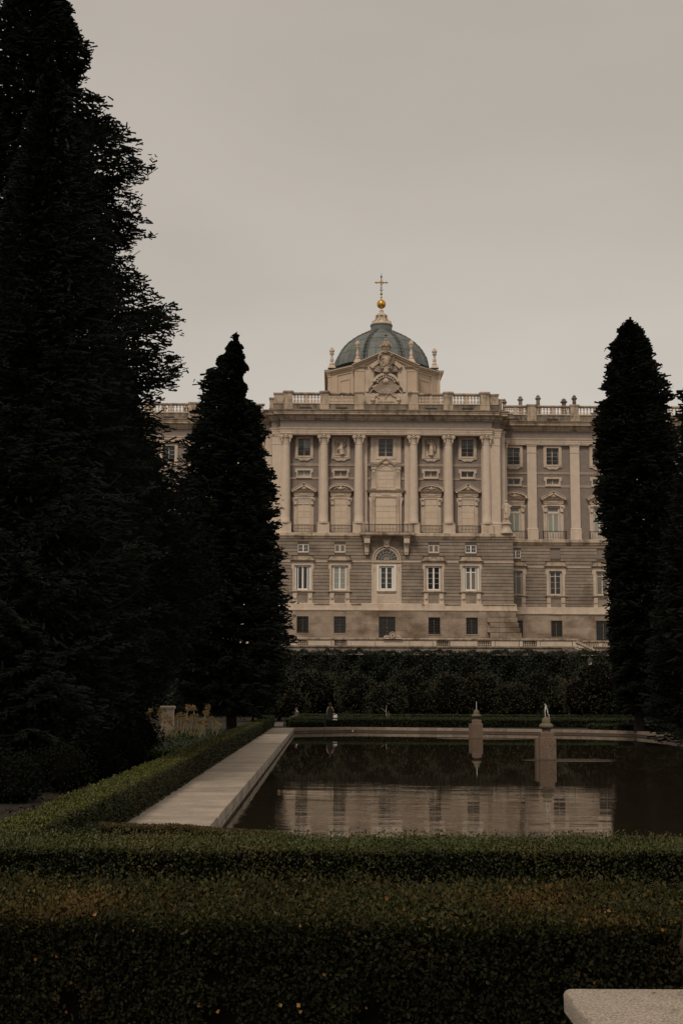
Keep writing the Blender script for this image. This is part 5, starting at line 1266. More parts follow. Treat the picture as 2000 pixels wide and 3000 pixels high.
for q in (-1,1):
    # corner piers and recessed panels on the slanting faces
    x0_,y0_ = XA+q*fw, YD; x1_,y1_ = XA+q*(bw-.6), YD+dd
    d_ = Vector((x1_-x0_,y1_-y0_)); L_ = d_.length; d_.normalize(); n_ = Vector((d_.y*q,-d_.x*q)) if True else None
    if n_.y > 0: n_ = -n_
    def slab(t0,t1,z0,z1,th,nm,m_='ochre'):
        a = Vector((x0_,y0_))+d_*t0; b = Vector((x0_,y0_))+d_*t1
        pl = [tuple(a),tuple(b),tuple(b+n_*th),tuple(a+n_*th)]
        ar = sum(pl[i][0]*pl[(i+1)%4][1]-pl[(i+1)%4][0]*pl[i][1] for i in range(4))
        if ar < 0: pl = pl[::-1]
        return MB().plan(pl,z0,z1).build(nm, M[m_], PAL)
    slab(.0,.35,zd_bot,zd_top-.9,.12,'drum_pier'); slab(L_-1.1,L_-.02,zd_bot,zd_top-.9,.14,'drum_pier')
    slab(.75,L_-1.5,zd_top-1.75,zd_top-1.55,.08,'panel_moulding'); slab(.75,.87,zd_bot,zd_top-1.75,.08,'panel_moulding'); slab(L_-1.62,L_-1.5,zd_bot,zd_top-1.75,.08,'panel_moulding')
# dome shell: eight gores of lead sheets and double ribs
prof = [(138.6,1073),(136,1062),(130,1051),(124,1040),(115.6,1029),(103,1016),(89,1005),(76,996),(62,988),(50,982),(40.5,977),(33,973.6)]
sD = YDC*1.0045/F
pr = [(r_*sD*1.02, Zf(y_,YDC,1117)) for r_,y_ in prof]
pr = [(pr[0][0]*1.02, pr[0][1]-.7)]+pr
XD = XA
P_('dome_core', MB().lathe([(r_-.10,z_-.03) for r_,z_ in pr], XD, YDC, 48), 'leadrib', True)
rowsd = [(0,3),(3,6),(6,9),(9,len(pr)-1)]
for g_ in range(8):
    a0 = R(-90-22.5+45*g_+3.2); a1 = R(-90+22.5+45*g_-3.2)
    for (i0,i1) in rowsd:
        per = 4 if i0 < 6 else 2
        for c_ in range(per):
            b0 = a0+(a1-a0)*c_/per+.003; b1 = a0+(a1-a0)*(c_+1)/per-.003
            mb = MB(); ns = 3; pts = pr[i0:i1+1]
            vs = []
            for ii,(r_,z_) in enumerate(pts):
                zz = z_+(.02 if ii == 0 else (-.02 if ii == len(pts)-1 else 0))
                for k in range(ns+1):
                    a_ = b0+(b1-b0)*k/ns; vs.append((XD+r_*math.cos(a_),YDC+r_*math.sin(a_),zz))
            fs = [(i*(ns+1)+k, i*(ns+1)+k+1, (i+1)*(ns+1)+k+1, (i+1)*(ns+1)+k) for i in range(len(pts)-1) for k in range(ns)]
            mb.add(vs,fs); mb.build('lead_sheet', M['lead'], PAL, smooth=True)
    for da in (-1.9,1.9):
        a_ = R(-90+22.5+45*g_+da); mb = MB()
        for i in range(len(pr)-1):
            (r0,z0_),(r1,z1_) = pr[i],pr[i+1]
            mb.tube((XD+r0*math.cos(a_),YDC+r0*math.sin(a_),z0_),(XD+r1*math.cos(a_),YDC+r1*math.sin(a_),z1_),.19,.15,6)
        mb.build('dome_rib', M['leadrib'], PAL, smooth=True)
zc = Zf(973,YDC,1117); Zc_ = lambda y: Zf(y,YDC,1117)
P_('lantern_collar', MB().lathe([(1.62,zc-.35),(1.62,zc-.05),(1.50,zc),(1.50,Zc_(958)),(1.58,Zc_(957)),(1.58,Zc_(954)),(1.4,Zc_(953.5))], XD, YDC, 28), 'lead', True)
P_('lantern_stone', MB().lathe([(1.50,Zc_(955)),(1.56,Zc_(953)),(1.42,Zc_(948)),(.95,Zc_(943)),(.72,Zc_(938)),(.66,Zc_(932)),(.70,Zc_(929)),(.88,Zc_(927)),(.84,Zc_(924)),(.55,Zc_(920)),(.33,Zc_(917)),(.28,Zc_(913)),(.32,Zc_(911)),(.24,Zc_(909)),(.12,Zc_(907))], XD, YDC, 24), 'lime', True)
mb = MB()
for k in range(8):
    a_ = R(22.5+45*k); c_,s_ = math.cos(a_),math.sin(a_)
    mb.chain([(XD+.85*c_,YDC+.85*s_,Zc_(928)),(XD+.86*c_,YDC+.86*s_,Zc_(936)),(XD+1.05*c_,YDC+1.05*s_,Zc_(942)),(XD+1.35*c_,YDC+1.35*s_,Zc_(946)),(XD+1.42*c_,YDC+1.42*s_,Zc_(950))],[.10,.13,.12,.13,.09],6)
P_('lantern_scroll', mb, 'lime', True)
P_('gilded_ball', MB().ball((XD,YDC,Zc_(891.5)),.645,24,14), 'gold', True)
mb = MB().lathe([(.10,Zc_(877.5)),(.07,Zc_(873)),(.15,Zc_(870.5)),(.07,Zc_(868)),(.07,Zc_(865)),(.22,Zc_(861.5)),(.08,Zc_(858))], XD, YDC, 10); P_('cross_stem', mb, 'gold', True)
mb = MB(); zc0 = Zc_(828.3)
mb.tube((XD,YDC,Zc_(859)),(XD,YDC,Zc_(806)),.055,seg=6); mb.tube((XD-.9,YDC,zc0),(XD+.9,YDC,zc0),.055,seg=6); mb.tube((XD,YDC,Zc_(806)),(XD,YDC,Zc_(799)),.025,.01,5)
for q in (-1,1):
    mb.ball((XD+q*.70,YDC,zc0),(.20,.05,.07),8,5); mb.tube((XD+q*.62,YDC,zc0),(XD+q*.78,YDC,zc0+.22),.04,.015,5); mb.tube((XD+q*.62,YDC,zc0),(XD+q*.78,YDC,zc0-.22),.04,.015,5); mb.tube((XD+q*.85,YDC,zc0),(XD+q*1.03,YDC,zc0),.06,.01,5)
    mb.tube((XD,YDC,Zc_(852)),(XD+q*.24,YDC,Zc_(850)),.04,.03,5); mb.tube((XD+q*.24,YDC,Zc_(850)),(XD+q*.16,YDC,Zc_(846)),.03,.015,5); mb.tube((XD,YDC,Zc_(846)),(XD+q*.16,YDC,Zc_(842)),.035,.015,5)
    mb.tube((XD,YDC,Zc_(813)),(XD+q*.22,YDC,Zc_(811)),.04,.02,5)
mb.ball((XD,YDC,Zc_(811)),(.10,.06,.2),8,5)
P_('cross', mb, 'iron')
mb = MB()
for k in range(24):
    a_ = 2*math.pi*k/24; r1 = .48 if k%2 else .36
    if k%6 == 0: continue
    mb.tube((XD+.17*math.cos(a_),YDC-.03,zc0+.17*math.sin(a_)),(XD+r1*math.cos(a_),YDC-.03,zc0+r1*math.sin(a_)),.03,.014,4)
for k in range(14):
    a1 = 2*math.pi*k/14; a2 = 2*math.pi*(k+1)/14; mb.tube((XD+.16*math.cos(a1),YDC-.03,zc0+.16*math.sin(a1)),(XD+.16*math.cos(a2),YDC-.03,zc0+.16*math.sin(a2)),.03,seg=4)
P_('gilded_rays', mb, 'gold')
# flaming urns
def finial(px, yt, yb_, Y):
    X = Xf(px,Y,1050); zt,zb = Zf(yt,Y,px),Zf(yb_,Y,px); h = zt-zb
    mb = MB(); mb.loft4(X-.42,X+.42,Y-.42,Y+.42,[(zb,.12),(zb+h*.07,.02),(zb+h*.16,-.10)])
    mb.lathe([(.26,zb+h*.16),(.34,zb+h*.20),(.30,zb+h*.25),(.17,zb+h*.30),(.24,zb+h*.37),(.24,zb+h*.44),(.15,zb+h*.52),(.16,zb+h*.64),(.30,zb+h*.68),(.32,zb+h*.71),(.18,zb+h*.74),(.34,zb+h*.80),(.36,zb+h*.86),(.22,zb+h*.92)], X, Y, 12)
    for k in range(8):
        a_ = k*2*math.pi/8; mb.tube((X+.22*math.cos(a_),Y+.22*math.sin(a_),zb+h*.84),(X+.14*math.cos(a_+.5),Y+.14*math.sin(a_+.5),zb+h*(.96+.03*(k%2))),.13,.03,6)
    mb.tube((X,Y,zb+h*.86),(X+.03,Y,zt),.17,.02,6)
    P_('flaming_urn', mb, 'lime', True)
for px,yt,yb_,Y in ((972,1018,1080,YD+dd+.5),(1047,997,1064,YD+1.0),(1204,996,1064,YD+1.0),(1272,1021,1080,YD+dd+.5)): finial(px,yt,yb_,Y)
# carved gable in front of the drum
YG = 174.3; Zg = lambda y: Zf(y,YG,1130); sg = YG*1.0045/F; XG = XA
def gp(dx,y): return (XG+dx*sg, Zg(y))
P_('gable_wall', MB().prism([gp(-66,1204),gp(66,1204),gp(66,1152),gp(50,1140),gp(62,1120),gp(62,1080),gp(90,1078),gp(90,1074),gp(0,1036),gp(-90,1074),gp(-90,1078),gp(-62,1080),gp(-62,1120),gp(-50,1140),gp(-66,1152)], YG, YG+2.0), 'lime')
for q in (-1,1):
    a_,b_ = sorted((XG+q*63*sg,XG+q*93*sg)); P_('gable_pier', MB().loft(a_,b_,YG-.05,YG+2.3,[(zd_bot,0),(Zg(1089),0),(Zg(1088),.06),(Zg(1086.5),.02),(Zg(1080),.02),(Zg(1078),.16),(Zg(1075.5),.30),(Zg(1073.5),.34)]), 'ochre')
    a_,b_ = sorted((XG+q*51*sg,XG+q*62*sg)); MB().box(a_,b_,YG-.06,YG,Zg(1148),Zg(1094)).build('panel_moulding', M['lime'], PAL)
rk = [gp(-100,1073.5),gp(0,1031),gp(100,1073.5)]
mb = MB(); mb.band(rk, -.22, YG-.50, YG+2.4); mb.band(rk, .12, YG-.72, YG+2.6); mb.band([gp(-100,1075),gp(0,1033),gp(100,1075)], -.45, YG-.25, YG+2.2); P_('raking_cornice', mb, 'ochre')
ar = arc(XG,Zg(1112),55*sg,Zg(1058)-Zg(1112),38,142,18)
mb = MB(); mb.band(ar, -.30, YG-.36, YG); mb.band(ar, .25, YG-.5, YG); P_('gable_arch', mb, 'ochre')
for k in range(16):   # voussoirs under the gable arch
    a0 = 40+100*k/16+.6; a1 = 40+100*(k+1)/16-.6
    A = arc(XG,Zg(1112),49*sg,Zg(1063.5)-Zg(1112),a0,a1,1); B = arc(XG,Zg(1112),43*sg,Zg(1070)-Zg(1112),a0,a1,1)
    MB().prism([B[0],A[0],A[1],B[1]], YG-.12, YG).build('arch_stone', M['lime'], PAL)
P_('sunburst_ground', MB().prism([gp(-60,1152),gp(60,1152),gp(36,1122),gp(35,1092),gp(20,1078),gp(-20,1078),gp(-35,1092),gp(-36,1122)], YG-.03, YG), 'joint_and_ray_shade')  # dark backing: shade between the rays put into the colour
# sunburst with face, band of the arch, crowned shield
def rays(cx_,y0,rad,a0,a1,n,nm,ymax=None,inner=.14):
    for k in range(n):
        a_ = R(a0+(a1-a0)*(k+.5)/n); r1 = rad(math.degrees(a_)); hwd = R((a1-a0)/n*.30)
        zc1 = Zg(y0)
        MB().prism([(XG+inner*r1*math.cos(a_-hwd),zc1+inner*r1*math.sin(a_-hwd)),(XG+r1*math.cos(a_-hwd),zc1+r1*math.sin(a_-hwd)),(XG+r1*1.03*math.cos(a_),zc1+r1*1.03*math.sin(a_)),(XG+r1*math.cos(a_+hwd),zc1+r1*math.sin(a_+hwd)),(XG+inner*r1*math.cos(a_+hwd),zc1+inner*r1*math.sin(a_+hwd))], YG-.30-.08*(k%2), YG).build('sun_ray', M['lime'], PAL)
rays(XG,1118,lambda a: (27+8*abs(math.sin(R(a*1.0-90)))+ (10 if a < 0 else 0))*sg, -160, -20, 22,'low')
rays(XG,1118,lambda a: 25*sg, -18, 198, 26,'up')
rays(XG,1096,lambda a: min(34*sg/max(.2,abs(math.cos(R(a)))),24*sg/max(.3,math.sin(R(a)))) if True else 0, 12, 168, 24,'top')
mb = MB(); mb.band(arc(XG,Zg(1134),35*sg,34*sg,22,158,20), -.34, YG-.48, YG); mb.band(arc(XG,Zg(1134),28*sg,27*sg,22,158,20), -.07, YG-.56, YG); mb.band(arc(XG,Zg(1134),35.5*sg,34.5*sg,22,158,20), -.07, YG-.56, YG)
P_('zodiac_band', mb, 'lime')
mb = MB()
for k in range(9): a_ = R(30+15*k); mb.ball((XG+31.5*sg*math.cos(a_),YG-.50,Zg(1134)+31*sg*math.sin(a_)),(.10,.07,.10),7,5)
P_('zodiac_sign', mb, 'lime', True)
mb = MB(); mb.ball((XG,YG-.36,Zg(1118)),(.38,.24,.40),14,10)
mb.ball((XG,YG-.61,Zg(1119)),(.05,.06,.10),6,5)
for q in (-1,1): mb.ball((XG+q*.12,YG-.57,Zg(1116.5)),(.07,.05,.03),6,4)
mb.ball((XG,YG-.58,Zg(1122.5)),(.09,.05,.025),6,4); P_('sun_face', mb, 'lime', True)
mb = MB()
mb.prism([gp(-20,1144),gp(17,1144),gp(-1,1136)], YG-.16, YG); mb.prism([gp(-17,1143),gp(14,1143),gp(-1,1138)], YG-.2, YG-.16)
for a_,b_,c_,d_,e_ in ((-22,20,1146,1144,.2),(-24,-4,1178,1174,.22),(-4,26,1177.5,1175.5,.18),(-30,36,1184,1181,.26),(-26,28,1189,1184,.2)): mb.box(XG+a_*sg,XG+b_*sg,YG-e_,YG,Zg(c_),Zg(d_))
for k in range(8): mb.box(XG+(-23+2.3*k)*sg,XG+(-22+2.3*k)*sg,YG-.22,YG,Zg(1181),Zg(1178))
mb.chain([(XG-8*sg,YG-.2,Zg(1172)),(XG+14*sg,YG-.24,Zg(1143))],[.05,.06],6)
for q,(ux,uy) in ((-1,(-38,1175)),(1,(38,1174))):
    mb.lathe([(.1,Zg(uy+8)),(.2,Zg(uy+6)),(.1,Zg(uy+4)),(.32,Zg(uy)),(.34,Zg(uy-4)),(.15,Zg(uy-9)),(.22,Zg(uy-11))], XG+ux*sg, YG, 10)
for q in (-1,1):
    mb.chain([(XG+q*48*sg,YG-.05,Zg(1152)),(XG+q*34*sg,YG-.12,Zg(1136)),(XG+q*28*sg,YG-.12,Zg(1124))],[.07,.10,.06],6)
    for k in range(5): mb.ball((XG+q*(20+5*k)*sg,YG-.08,Zg(1150+5*k)),(.22,.13,.14),7,5)
mb.chain([(XG-16*sg,YG-.1,Zg(1150)),(XG-26*sg,YG-.12,Zg(1160)),(XG-20*sg,YG-.1,Zg(1168))],[.12,.12,.08],6)
mb.chain([(XG+14*sg,YG-.1,Zg(1150)),(XG+20*sg,YG-.14,Zg(1158)),(XG+34*sg,YG-.1,Zg(1166))],[.10,.12,.08],6)
P_('relief_trophies', mb, 'lime', True)
mb = MB(); Ys = YG-.55
shield = [gp(-14,1048),gp(14,1048),gp(16,1060),gp(13,1074),gp(6,1084),gp(0,1090),gp(-6,1084),gp(-13,1074),gp(-16,1060)]
shield = shield[0:0]+[gp(0,1090),gp(7,1084),gp(13,1074),gp(16,1060),gp(13,1046),gp(-13,1046),gp(-16,1060),gp(-13,1074),gp(-7,1084)]
mb.prism(shield, Ys-.25, YG); mb.ball((XG,Ys-.15,Zg(1062)),(.48,.28,.62),12,8)
for q in (-1,1):
    mb.chain([(XG+q*17*sg,Ys-.1,Zg(1043)),(XG+q*22*sg,Ys-.2,Zg(1048)),(XG+q*21*sg,Ys-.15,Zg(1062)),(XG+q*14*sg,Ys-.2,Zg(1074)),(XG+q*17*sg,Ys-.2,Zg(1082)),(XG+q*10*sg,Ys-.1,Zg(1088))],[.16,.13,.12,.12,.10,.06],7)
    mb.tube((XG+q*17*sg,Ys-.42,Zg(1043)),(XG+q*17*sg,Ys-.1,Zg(1043)),.19,.19,10)
    for k in range(7): mb.ball((XG+q*(11+2.0*math.sin(k*2.1))*sg,Ys-.30,Zg(1052+5*k)),(.12,.12,.13),6,5)
for k in range(16): mb.ball((XG+rnd.uniform(-8,8)*sg,Ys-.36,Zg(rnd.uniform(1052,1082))),(.10,.08,.10),6,4)
mb.ball((XG,Ys-.1,Zg(1091)),(.42,.24,.3),10,6); P_('coat_of_arms', mb, 'weather', True)
mb = MB(); mb.lathe([(.42,Zg(1037)),(.46,Zg(1033)),(.62,Zg(1027)),(.66,Zg(1025)),(.62,Zg(1023))], XG, Ys+.2, 16)
for k in range(12):
    a_ = 2*math.pi*k/12; mb.ball((XG+.70*math.cos(a_),Ys+.2+.70*math.sin(a_),Zg(1016.5+2*(k%2))),(.14,.14,.22),6,5); mb.tube((XG+.60*math.cos(a_),Ys+.2+.60*math.sin(a_),Zg(1024)),(XG+.72*math.cos(a_),Ys+.2+.72*math.sin(a_),Zg(1015)),.10,.05,5)
mb.lathe([(.50,Zg(1024)),(.60,Zg(1014)),(.50,Zg(1007)),(.25,Zg(1003)),(.12,Zg(1001))], XG, Ys+.2, 12)
for k in range(8): a_ = 2*math.pi*k/8; mb.chain([(XG+.66*math.cos(a_),Ys+.2+.66*math.sin(a_),Zg(1016)),(XG+.60*math.cos(a_),Ys+.2+.6*math.sin(a_),Zg(1006)),(XG,Ys+.2,Zg(1001))],[.08,.08,.06],5)
mb.ball((XG,Ys+.2,Zg(997.5)),(.2,.2,.2),10,7); P_('stone_crown', mb, 'weather', True)
mb = MB(); mb.box(XG-.03,XG+.03,Ys+.17,Ys+.23,Zg(995),Zg(980)); mb.box(XG-.22,XG+.22,Ys+.171,Ys+.229,Zg(986.5),Zg(984)); P_('small_cross', mb, 'iron')

# ---- statue on the corner of the cornice
def statue(px, yt, ym, yb_, Y, label):
    X = Xf(px,Y,1500); zt,zm,zb = Zf(yt,Y,px),Zf(ym,Y,px),Zf(yb_,Y,px); h = zt-zm
    root = empty('statue', (X,Y,zb), label, 'statue')
    mb = MB(); mb.lathe([(.85,zb),(.88,zb+.12),(.60,zb+.5),(.52,zb+.75),(.52,zm-.62),(.60,zm-.55),(.70,zm-.48),(.66,zm-.36),(.52,zm-.30),(.52,zm-.02)], X, Y, 16); mb.build('pedestal', M['lime'], root, smooth=True)
    mb = MB()
    for i in range(2):
        mb.chain([(X+(-.15+.3*i),Y,zm),(X+(-.12+.26*i),Y,zm+h*.3)],[.13,.17],8); mb.ball((X+(-.16+.33*i),Y-.1,zm+.05),(.10,.20,.07),7,4)
    vs = [(0,.34,.28),(.12,.33,.28),(.3,.30,.26),(.5,.25,.21),(.62,.30,.2),(.74,.36,.2),(.80,.30,.17),(.84,.12,.1)]
    seg = 14; V=[]; Fc=[]
    for i,(t_,rx,ry) in enumerate(vs):
        for k in range(seg):
            a_ = 2*math.pi*k/seg; fold = 1+.10*math.cos(5*a_+i*.4)*(t_ < .6)
            V.append((X+rx*fold*math.cos(a_)+.05*math.sin(t_*3), Y+ry*fold*math.sin(a_), zm+h*(.10+t_*.9)))
    for i in range(len(vs)-1):
        for k in range(seg): Fc.append((i*seg+k,i*seg+(k+1)%seg,(i+1)*seg+(k+1)%seg,(i+1)*seg+k))
    mb.add(V,Fc)
    mb.tube((X+.03,Y,zm+h*.82),(X+.03,Y,zm+h*.90),.08,.08,8)
    mb.ball((X+.03,Y-.02,zm+h*.935),(.13,.15,.17),10,8); mb.ball((X+.03,Y+.03,zm+h*.955),(.145,.15,.16),10,7); mb.ball((X+.03,Y-.17,zm+h*.93),(.02,.03,.03),5,4)
    mb.chain([(X-.34,Y,zm+h*.76),(X-.46,Y-.05,zm+h*.58),(X-.22,Y-.24,zm+h*.55)],[.12,.10,.07],8); mb.chain([(X+.36,Y,zm+h*.76),(X+.55,Y-.1,zm+h*.66),(X+.70,Y-.15,zm+h*.70)],[.12,.11,.06],8)
    mb.chain([(X+.30,Y-.1,zm+h*.74),(X+.46,Y-.05,zm+h*.45),(X+.36,Y-.05,zm+h*.2)],[.14,.15,.10],8); mb.chain([(X-.25,Y-.22,zm+h*.6),(X-.1,Y-.3,zm+h*.35)],[.07,.1],6)
    mb.build('figure', M['lime'], root, smooth=True)
statue(1481.5,1465,1525,1564,YF-.2,'robed stone statue on a round pedestal at the palace cornice corner')

# ================================================================== TERRACE EDGE
YT = 156.0
def ZT(y,px=1131): return Zf(y,YT,px)
terr = empty('balustrade', (XA,YT,7.0), 'long weathered stone balustrade along the terrace above the tall hedge', 'balustrade')
st_ = YT*1.0045/F
XT = lambda px: Xf(px,YT,1890)
x0,x1 = -44.0, XT(1688)
zr0,zr1 = ZT(1870.5),ZT(1876)
def zroll(y,x): return ZT(y)
MB().loft(x0,x1,YT-.20,YT+.25,[(ZT(1876),0),(ZT(1874.5),.08),(ZT(1871),.12),(ZT(1869.5),.08)]).build('top_rail', M['weather'], terr)
MB().loft(x0,x1,YT-.22,YT+.3,[(ZT(1897),.16),(ZT(1894.5),.18),(ZT(1893),.06),(ZT(1892),.04)]).build('bottom_rail', M['dirty'], terr)
cells = [(-44,-30,'p'),(-30,-29,'b'),(-29,-16,'p'),(-16,-14.6,'b')]
pxc = [(700,870,'p'),(870,899,'b'),(903,969,'p'),(973,978,'q'),(979,1015,'b'),(1017,1028,'q'),(1029,1097,'p'),(1099,1198,'p'),(1199,1266,'p'),(1268,1277,'q'),(1278,1316,'b'),(1318,1388,'p'),(1388,1397,'q'),(1398,1436,'b'),(1438,1448,'q'),(1449,1518,'p'),(1520,1530,'q'),(1532,1570,'b'),(1571,1580,'q'),(1581,1674,'p'),(1676,1688,'q')]
bm = baluster_mesh(ZT(1876)-ZT(1892),'weather')
for a_,b_,k_ in [(XT(a),XT(b),k) for a,b,k in pxc]+cells:
    if k_ == 'b':
        n_ = max(2,int(round((b_-a_)/.24)))
        for i in range(n_): link('baluster', bm, terr, (a_+(b_-a_)*(i+.5)/n_,YT,ZT(1892)))
        MB().box(a_,b_,YT+.12,YT+.2,ZT(1892),ZT(1876)).build('recess_back', M['dirty'], terr)
    elif k_ == 'p':
        MB().loft(a_+.03,b_-.03,YT-.13,YT+.2,[(ZT(1892),0),(ZT(1891.5),.02),(ZT(1876.5),.02),(ZT(1876),0)]).build('panel', M['lime'], terr)
    else: MB().box(a_,b_,YT-.17,YT+.22,ZT(1892),ZT(1876)).build('post', M['lime'], terr)
tag(MB().loft(-60,60,YT-.25,YT+1.3,[(0,.1),(ZT(1909),.04),(ZT(1899),0),(ZT(1897),.06)]).build('retaining_wall', M['dirty']), 'dark stained stone retaining wall carrying the terrace balustrade', 'wall')
# medallion on the balustrade
med = empty('carved_medallion', (Xf(1148.5,YT-.3,1862),YT-.25,ZT(1871)), 'round stone medallion on a carved base atop the terrace balustrade', 'ornament')
cx = Xf(1148.5,YT,1862); mb = MB(); mb.tube((cx,YT-.35,ZT(1861)),(cx,YT-.15,ZT(1861)),.40,.40,20); mb.build('disc', M['lime'], med)
mb = MB()
for k in range(18): a1 = 2*math.pi*k/18; a2 = 2*math.pi*(k+1)/18; mb.tube((cx+.33*math.cos(a1),YT-.37,ZT(1861)+.33*math.sin(a1)),(cx+.33*math.cos(a2),YT-.37,ZT(1861)+.33*math.sin(a2)),.06,seg=6)
mb.ball((cx,YT-.36,ZT(1861)),(.14,.08,.18),8,6); mb.build('ring', M['weather'], med, smooth=True)
mb = MB()
for q in (-1,1): mb.chain([(cx+q*.38,YT-.2,ZT(1867)),(cx+q*.7,YT-.2,ZT(1864)),(cx+q*.95,YT-.2,ZT(1868))],[.16,.14,.1],7)
mb.loft(cx-.9,cx+.9,YT-.3,YT,[(ZT(1872),.2),(ZT(1869),.0)]); mb.build('carved_base', M['weather'], med, smooth=True)
# stair flight going down at the right
stair = empty('stair_balustrade', (XT(1720),YT,6.5), 'sloping stone stair parapet descending at the right end of the terrace', 'balustrade')
def sp2(px,py): return (Xf(px,YT-.05,py), Zf(py,YT-.05,px))
MB().band([sp2(1686,1877),sp2(1768,1915)], -.22, YT-.35, YT+.2).build('sloping_rail', M['weather'], stair)
MB().prism([sp2(1688,1906),sp2(1760,1940),sp2(1760,1913),sp2(1690,1881)], YT-.16, YT+.1).build('stair_wall', M['lime'], stair)
for px in (1703,1730): a,b = sp2(px,1900); MB().box(a-.16,a+.16,YT-.24,YT-.16,b-.6,b+.35).build('post', M['weather'], stair)
MB().band([sp2(1678,1897),sp2(1740,1925)], -.16, YT-1.4, YT-1.1).build('lower_rail', M['weather'], stair)
MB().prism([sp2(1640,1930),sp2(1740,1940),sp2(1738,1926),sp2(1690,1903),sp2(1640,1899)], YT-1.35, YT-1.15).build('lower_wall', M['dirty'], stair)
t2 = empty('balustrade', (XT(1790),YT+6,7.0), 'short stone balustrade behind the stair, beneath the barred doorway', 'balustrade')
xa,xb = Xf(1708,YT+5,1885),Xf(2100,YT+5,1885); z5 = lambda y: Zf(y,YT+5,1750)
MB().loft(xa,xb,YT+4.8,YT+5.3,[(z5(1883),0),(z5(1880),.1),(z5(1877.5),.08)]).build('top_rail', M['weather'], t2); MB().loft(xa,xb,YT+4.8,YT+5.3,[(7.4,.1),(z5(1899),.1)]).build('bottom_rail', M['weather'], t2)
bm2 = baluster_mesh(z5(1883)-z5(1899),'lime')
x = xa+.2; i = 0
while x < xb and i < 60:
    if i%7 == 6: MB().box(x-.2,x+.2,YT+4.85,YT+5.2,z5(1899),z5(1883)).build('post', M['lime'], t2); x += .5
    else: link('baluster', bm2, t2, (x,YT+5,z5(1899))); x += .29
    i += 1

# ================================================================== GARDEN
# tall clipped hedge under the terrace
def tall_hedge():
    root = empty('tall_hedge', (0,148,0), 'tall dark clipped hedge hiding the terrace wall behind the pool', 'hedge')
    x0,x1 = -42.,44.; zt = Zf(1908,144)
    n_ = 85000
    x = rg.uniform(x0,x1,n_); f = rg.random(n_)
    front = f < .72
    z = np.where(front, zt*rg.random(n_)**.85, zt); y = np.where(front, 144., 144+3.0*rg.random(n_))
    b = 1.0*np.sin(x*1.3+z*1.1)+.6*np.sin(x*2.9-z*1.7)+.9*np.sin(x*.43+1+z*.3)
    y = np.where(front, y-b*.6-rg.random(n_)*.5, y); z = np.where(front, z, z+.12*np.sin(x*2.1)+.10*np.sin(x*5.3)+.08*np.sin(x*.7)-rg.random(n_)*.25)
    P = np.column_stack([x,y,z]); Nn = np.where(front[:,None],[0,-1.,.35],[0,0,1.])
    sz = .20*(.6+.8*rg.random(n_))
    co = kites(P, Nn*.4+rg.normal(0,.8,(n_,3)), Nn+rg.normal(0,.6,(n_,3)), sz, sz*.6); co[:,1] -= 148
    lo = link('leaves', np_mesh('leaves', co, 4, M['tall']), root, (0,148,0)); lo['kind'] = 'stuff'
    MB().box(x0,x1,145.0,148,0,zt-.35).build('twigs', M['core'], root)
tall_hedge()
# rounded shrubs in front of it
shr = [(905,1985,5.6,126,'broad dark shrub beneath the left end of the terrace'),(985,2000,6.0,128,'dark rounded shrub behind the woman with the tote bag'),(1062,1990,5.0,124,'dull green shrub right of the woman with the tote bag'),
       (1130,2022,4.6,122,'reddish green shrub just right of the palace axis'),(1195,1988,5.2,125,'yellowish green shrub between the pool axis and the far fountain post'),(1262,2018,4.8,124,'low green shrub left of the far fountain post'),(1325,1994,5.0,123,'yellow tinted shrub close to the far fountain post'),
       (1420,1984,5.2,122,'olive shrub behind the far fountain post'),(1505,2020,5.0,121,'brownish shrub between the two fountain posts'),(1590,1990,5.4,124,'mottled shrub behind the near fountain post'),(1670,2010,5.2,122,'dark shrub left of the garden lamp'),
       (1742,1962,6.0,117,'taller green shrub just behind the garden lamp'),(1830,1985,5.4,118,'dark shrub in front of the right fir'),(1930,1990,5.6,116,'dark shrub at the right edge of the view'),(820,1996,5.4,124,'dark shrub at the foot of the middle fir'),(740,2006,5.4,120,'dark shrub behind the flower stalks')]
for px,yt,wd,Y,lb in shr:
    zt = Zf(yt,Y,px); X = Xf(px,Y,2000)
    blob_shrub('shrub', lb, X, Y, 0, wd/2, 1.8, zt, M['shrub'], .15, 5500, 'shrubs in front of the tall hedge', lumps=12)
# clipped low hedges beyond the pool
def H(name,label,path,wdt,zt,lm,leaf,dens,**k): return hedge(name,label,path,wdt,zt,M[lm],leaf,dens,**k)
H('hedge','low clipped hedge stub beside the far left pool corner',[(-2.5,100.4),(G(954,2131)[0],100.4)],1.0,.44,'farhedge',.07,350,ends=True)
H('hedge','long low clipped hedge directly behind the far pool edge',[(-2.9,102.1),(22.5,102.1)],1.1,.60,'farhedge',.07,330)
H('hedge','second row of low clipped hedge behind the pool',[(-2.6,107.0),(25,107.0)],1.0,.62,'farhedge',.08,260)
H('hedge','third and farthest row of low clipped hedge behind the pool',[(-2,116),(26,116)],1.0,.68,'farhedge',.09,220)
H('hedge','low clipped hedge following the right rear pool corner',[(20.3,94.6),(25.5,88.5)],1.1,.50,'farhedge',.07,330)
H('hedge','short low hedge in front of the long one at the right rear corner',[(G(1730,2136)[0],97.8),(20.2,95.6)],.8,.36,'farhedge',.07,350)
# hedge along the path
fn = lambda yy: np.clip((24./np.maximum(yy,1))**1.25,.05,1)
H('hedge','long bright green clipped hedge running along the pool path',[(-4.0,17.2),(-4.0,92.5)],.72,.66,'hedge3',.038,1700,dens_fn=fn,spikes=.05,topmat=M['hedge3toplit'])
H('hedge','dark hedge block closing the far end of the path hedge',[(-4.0,92.8),(-4.0,101)],.8,.78,'farhedge',.07,400)
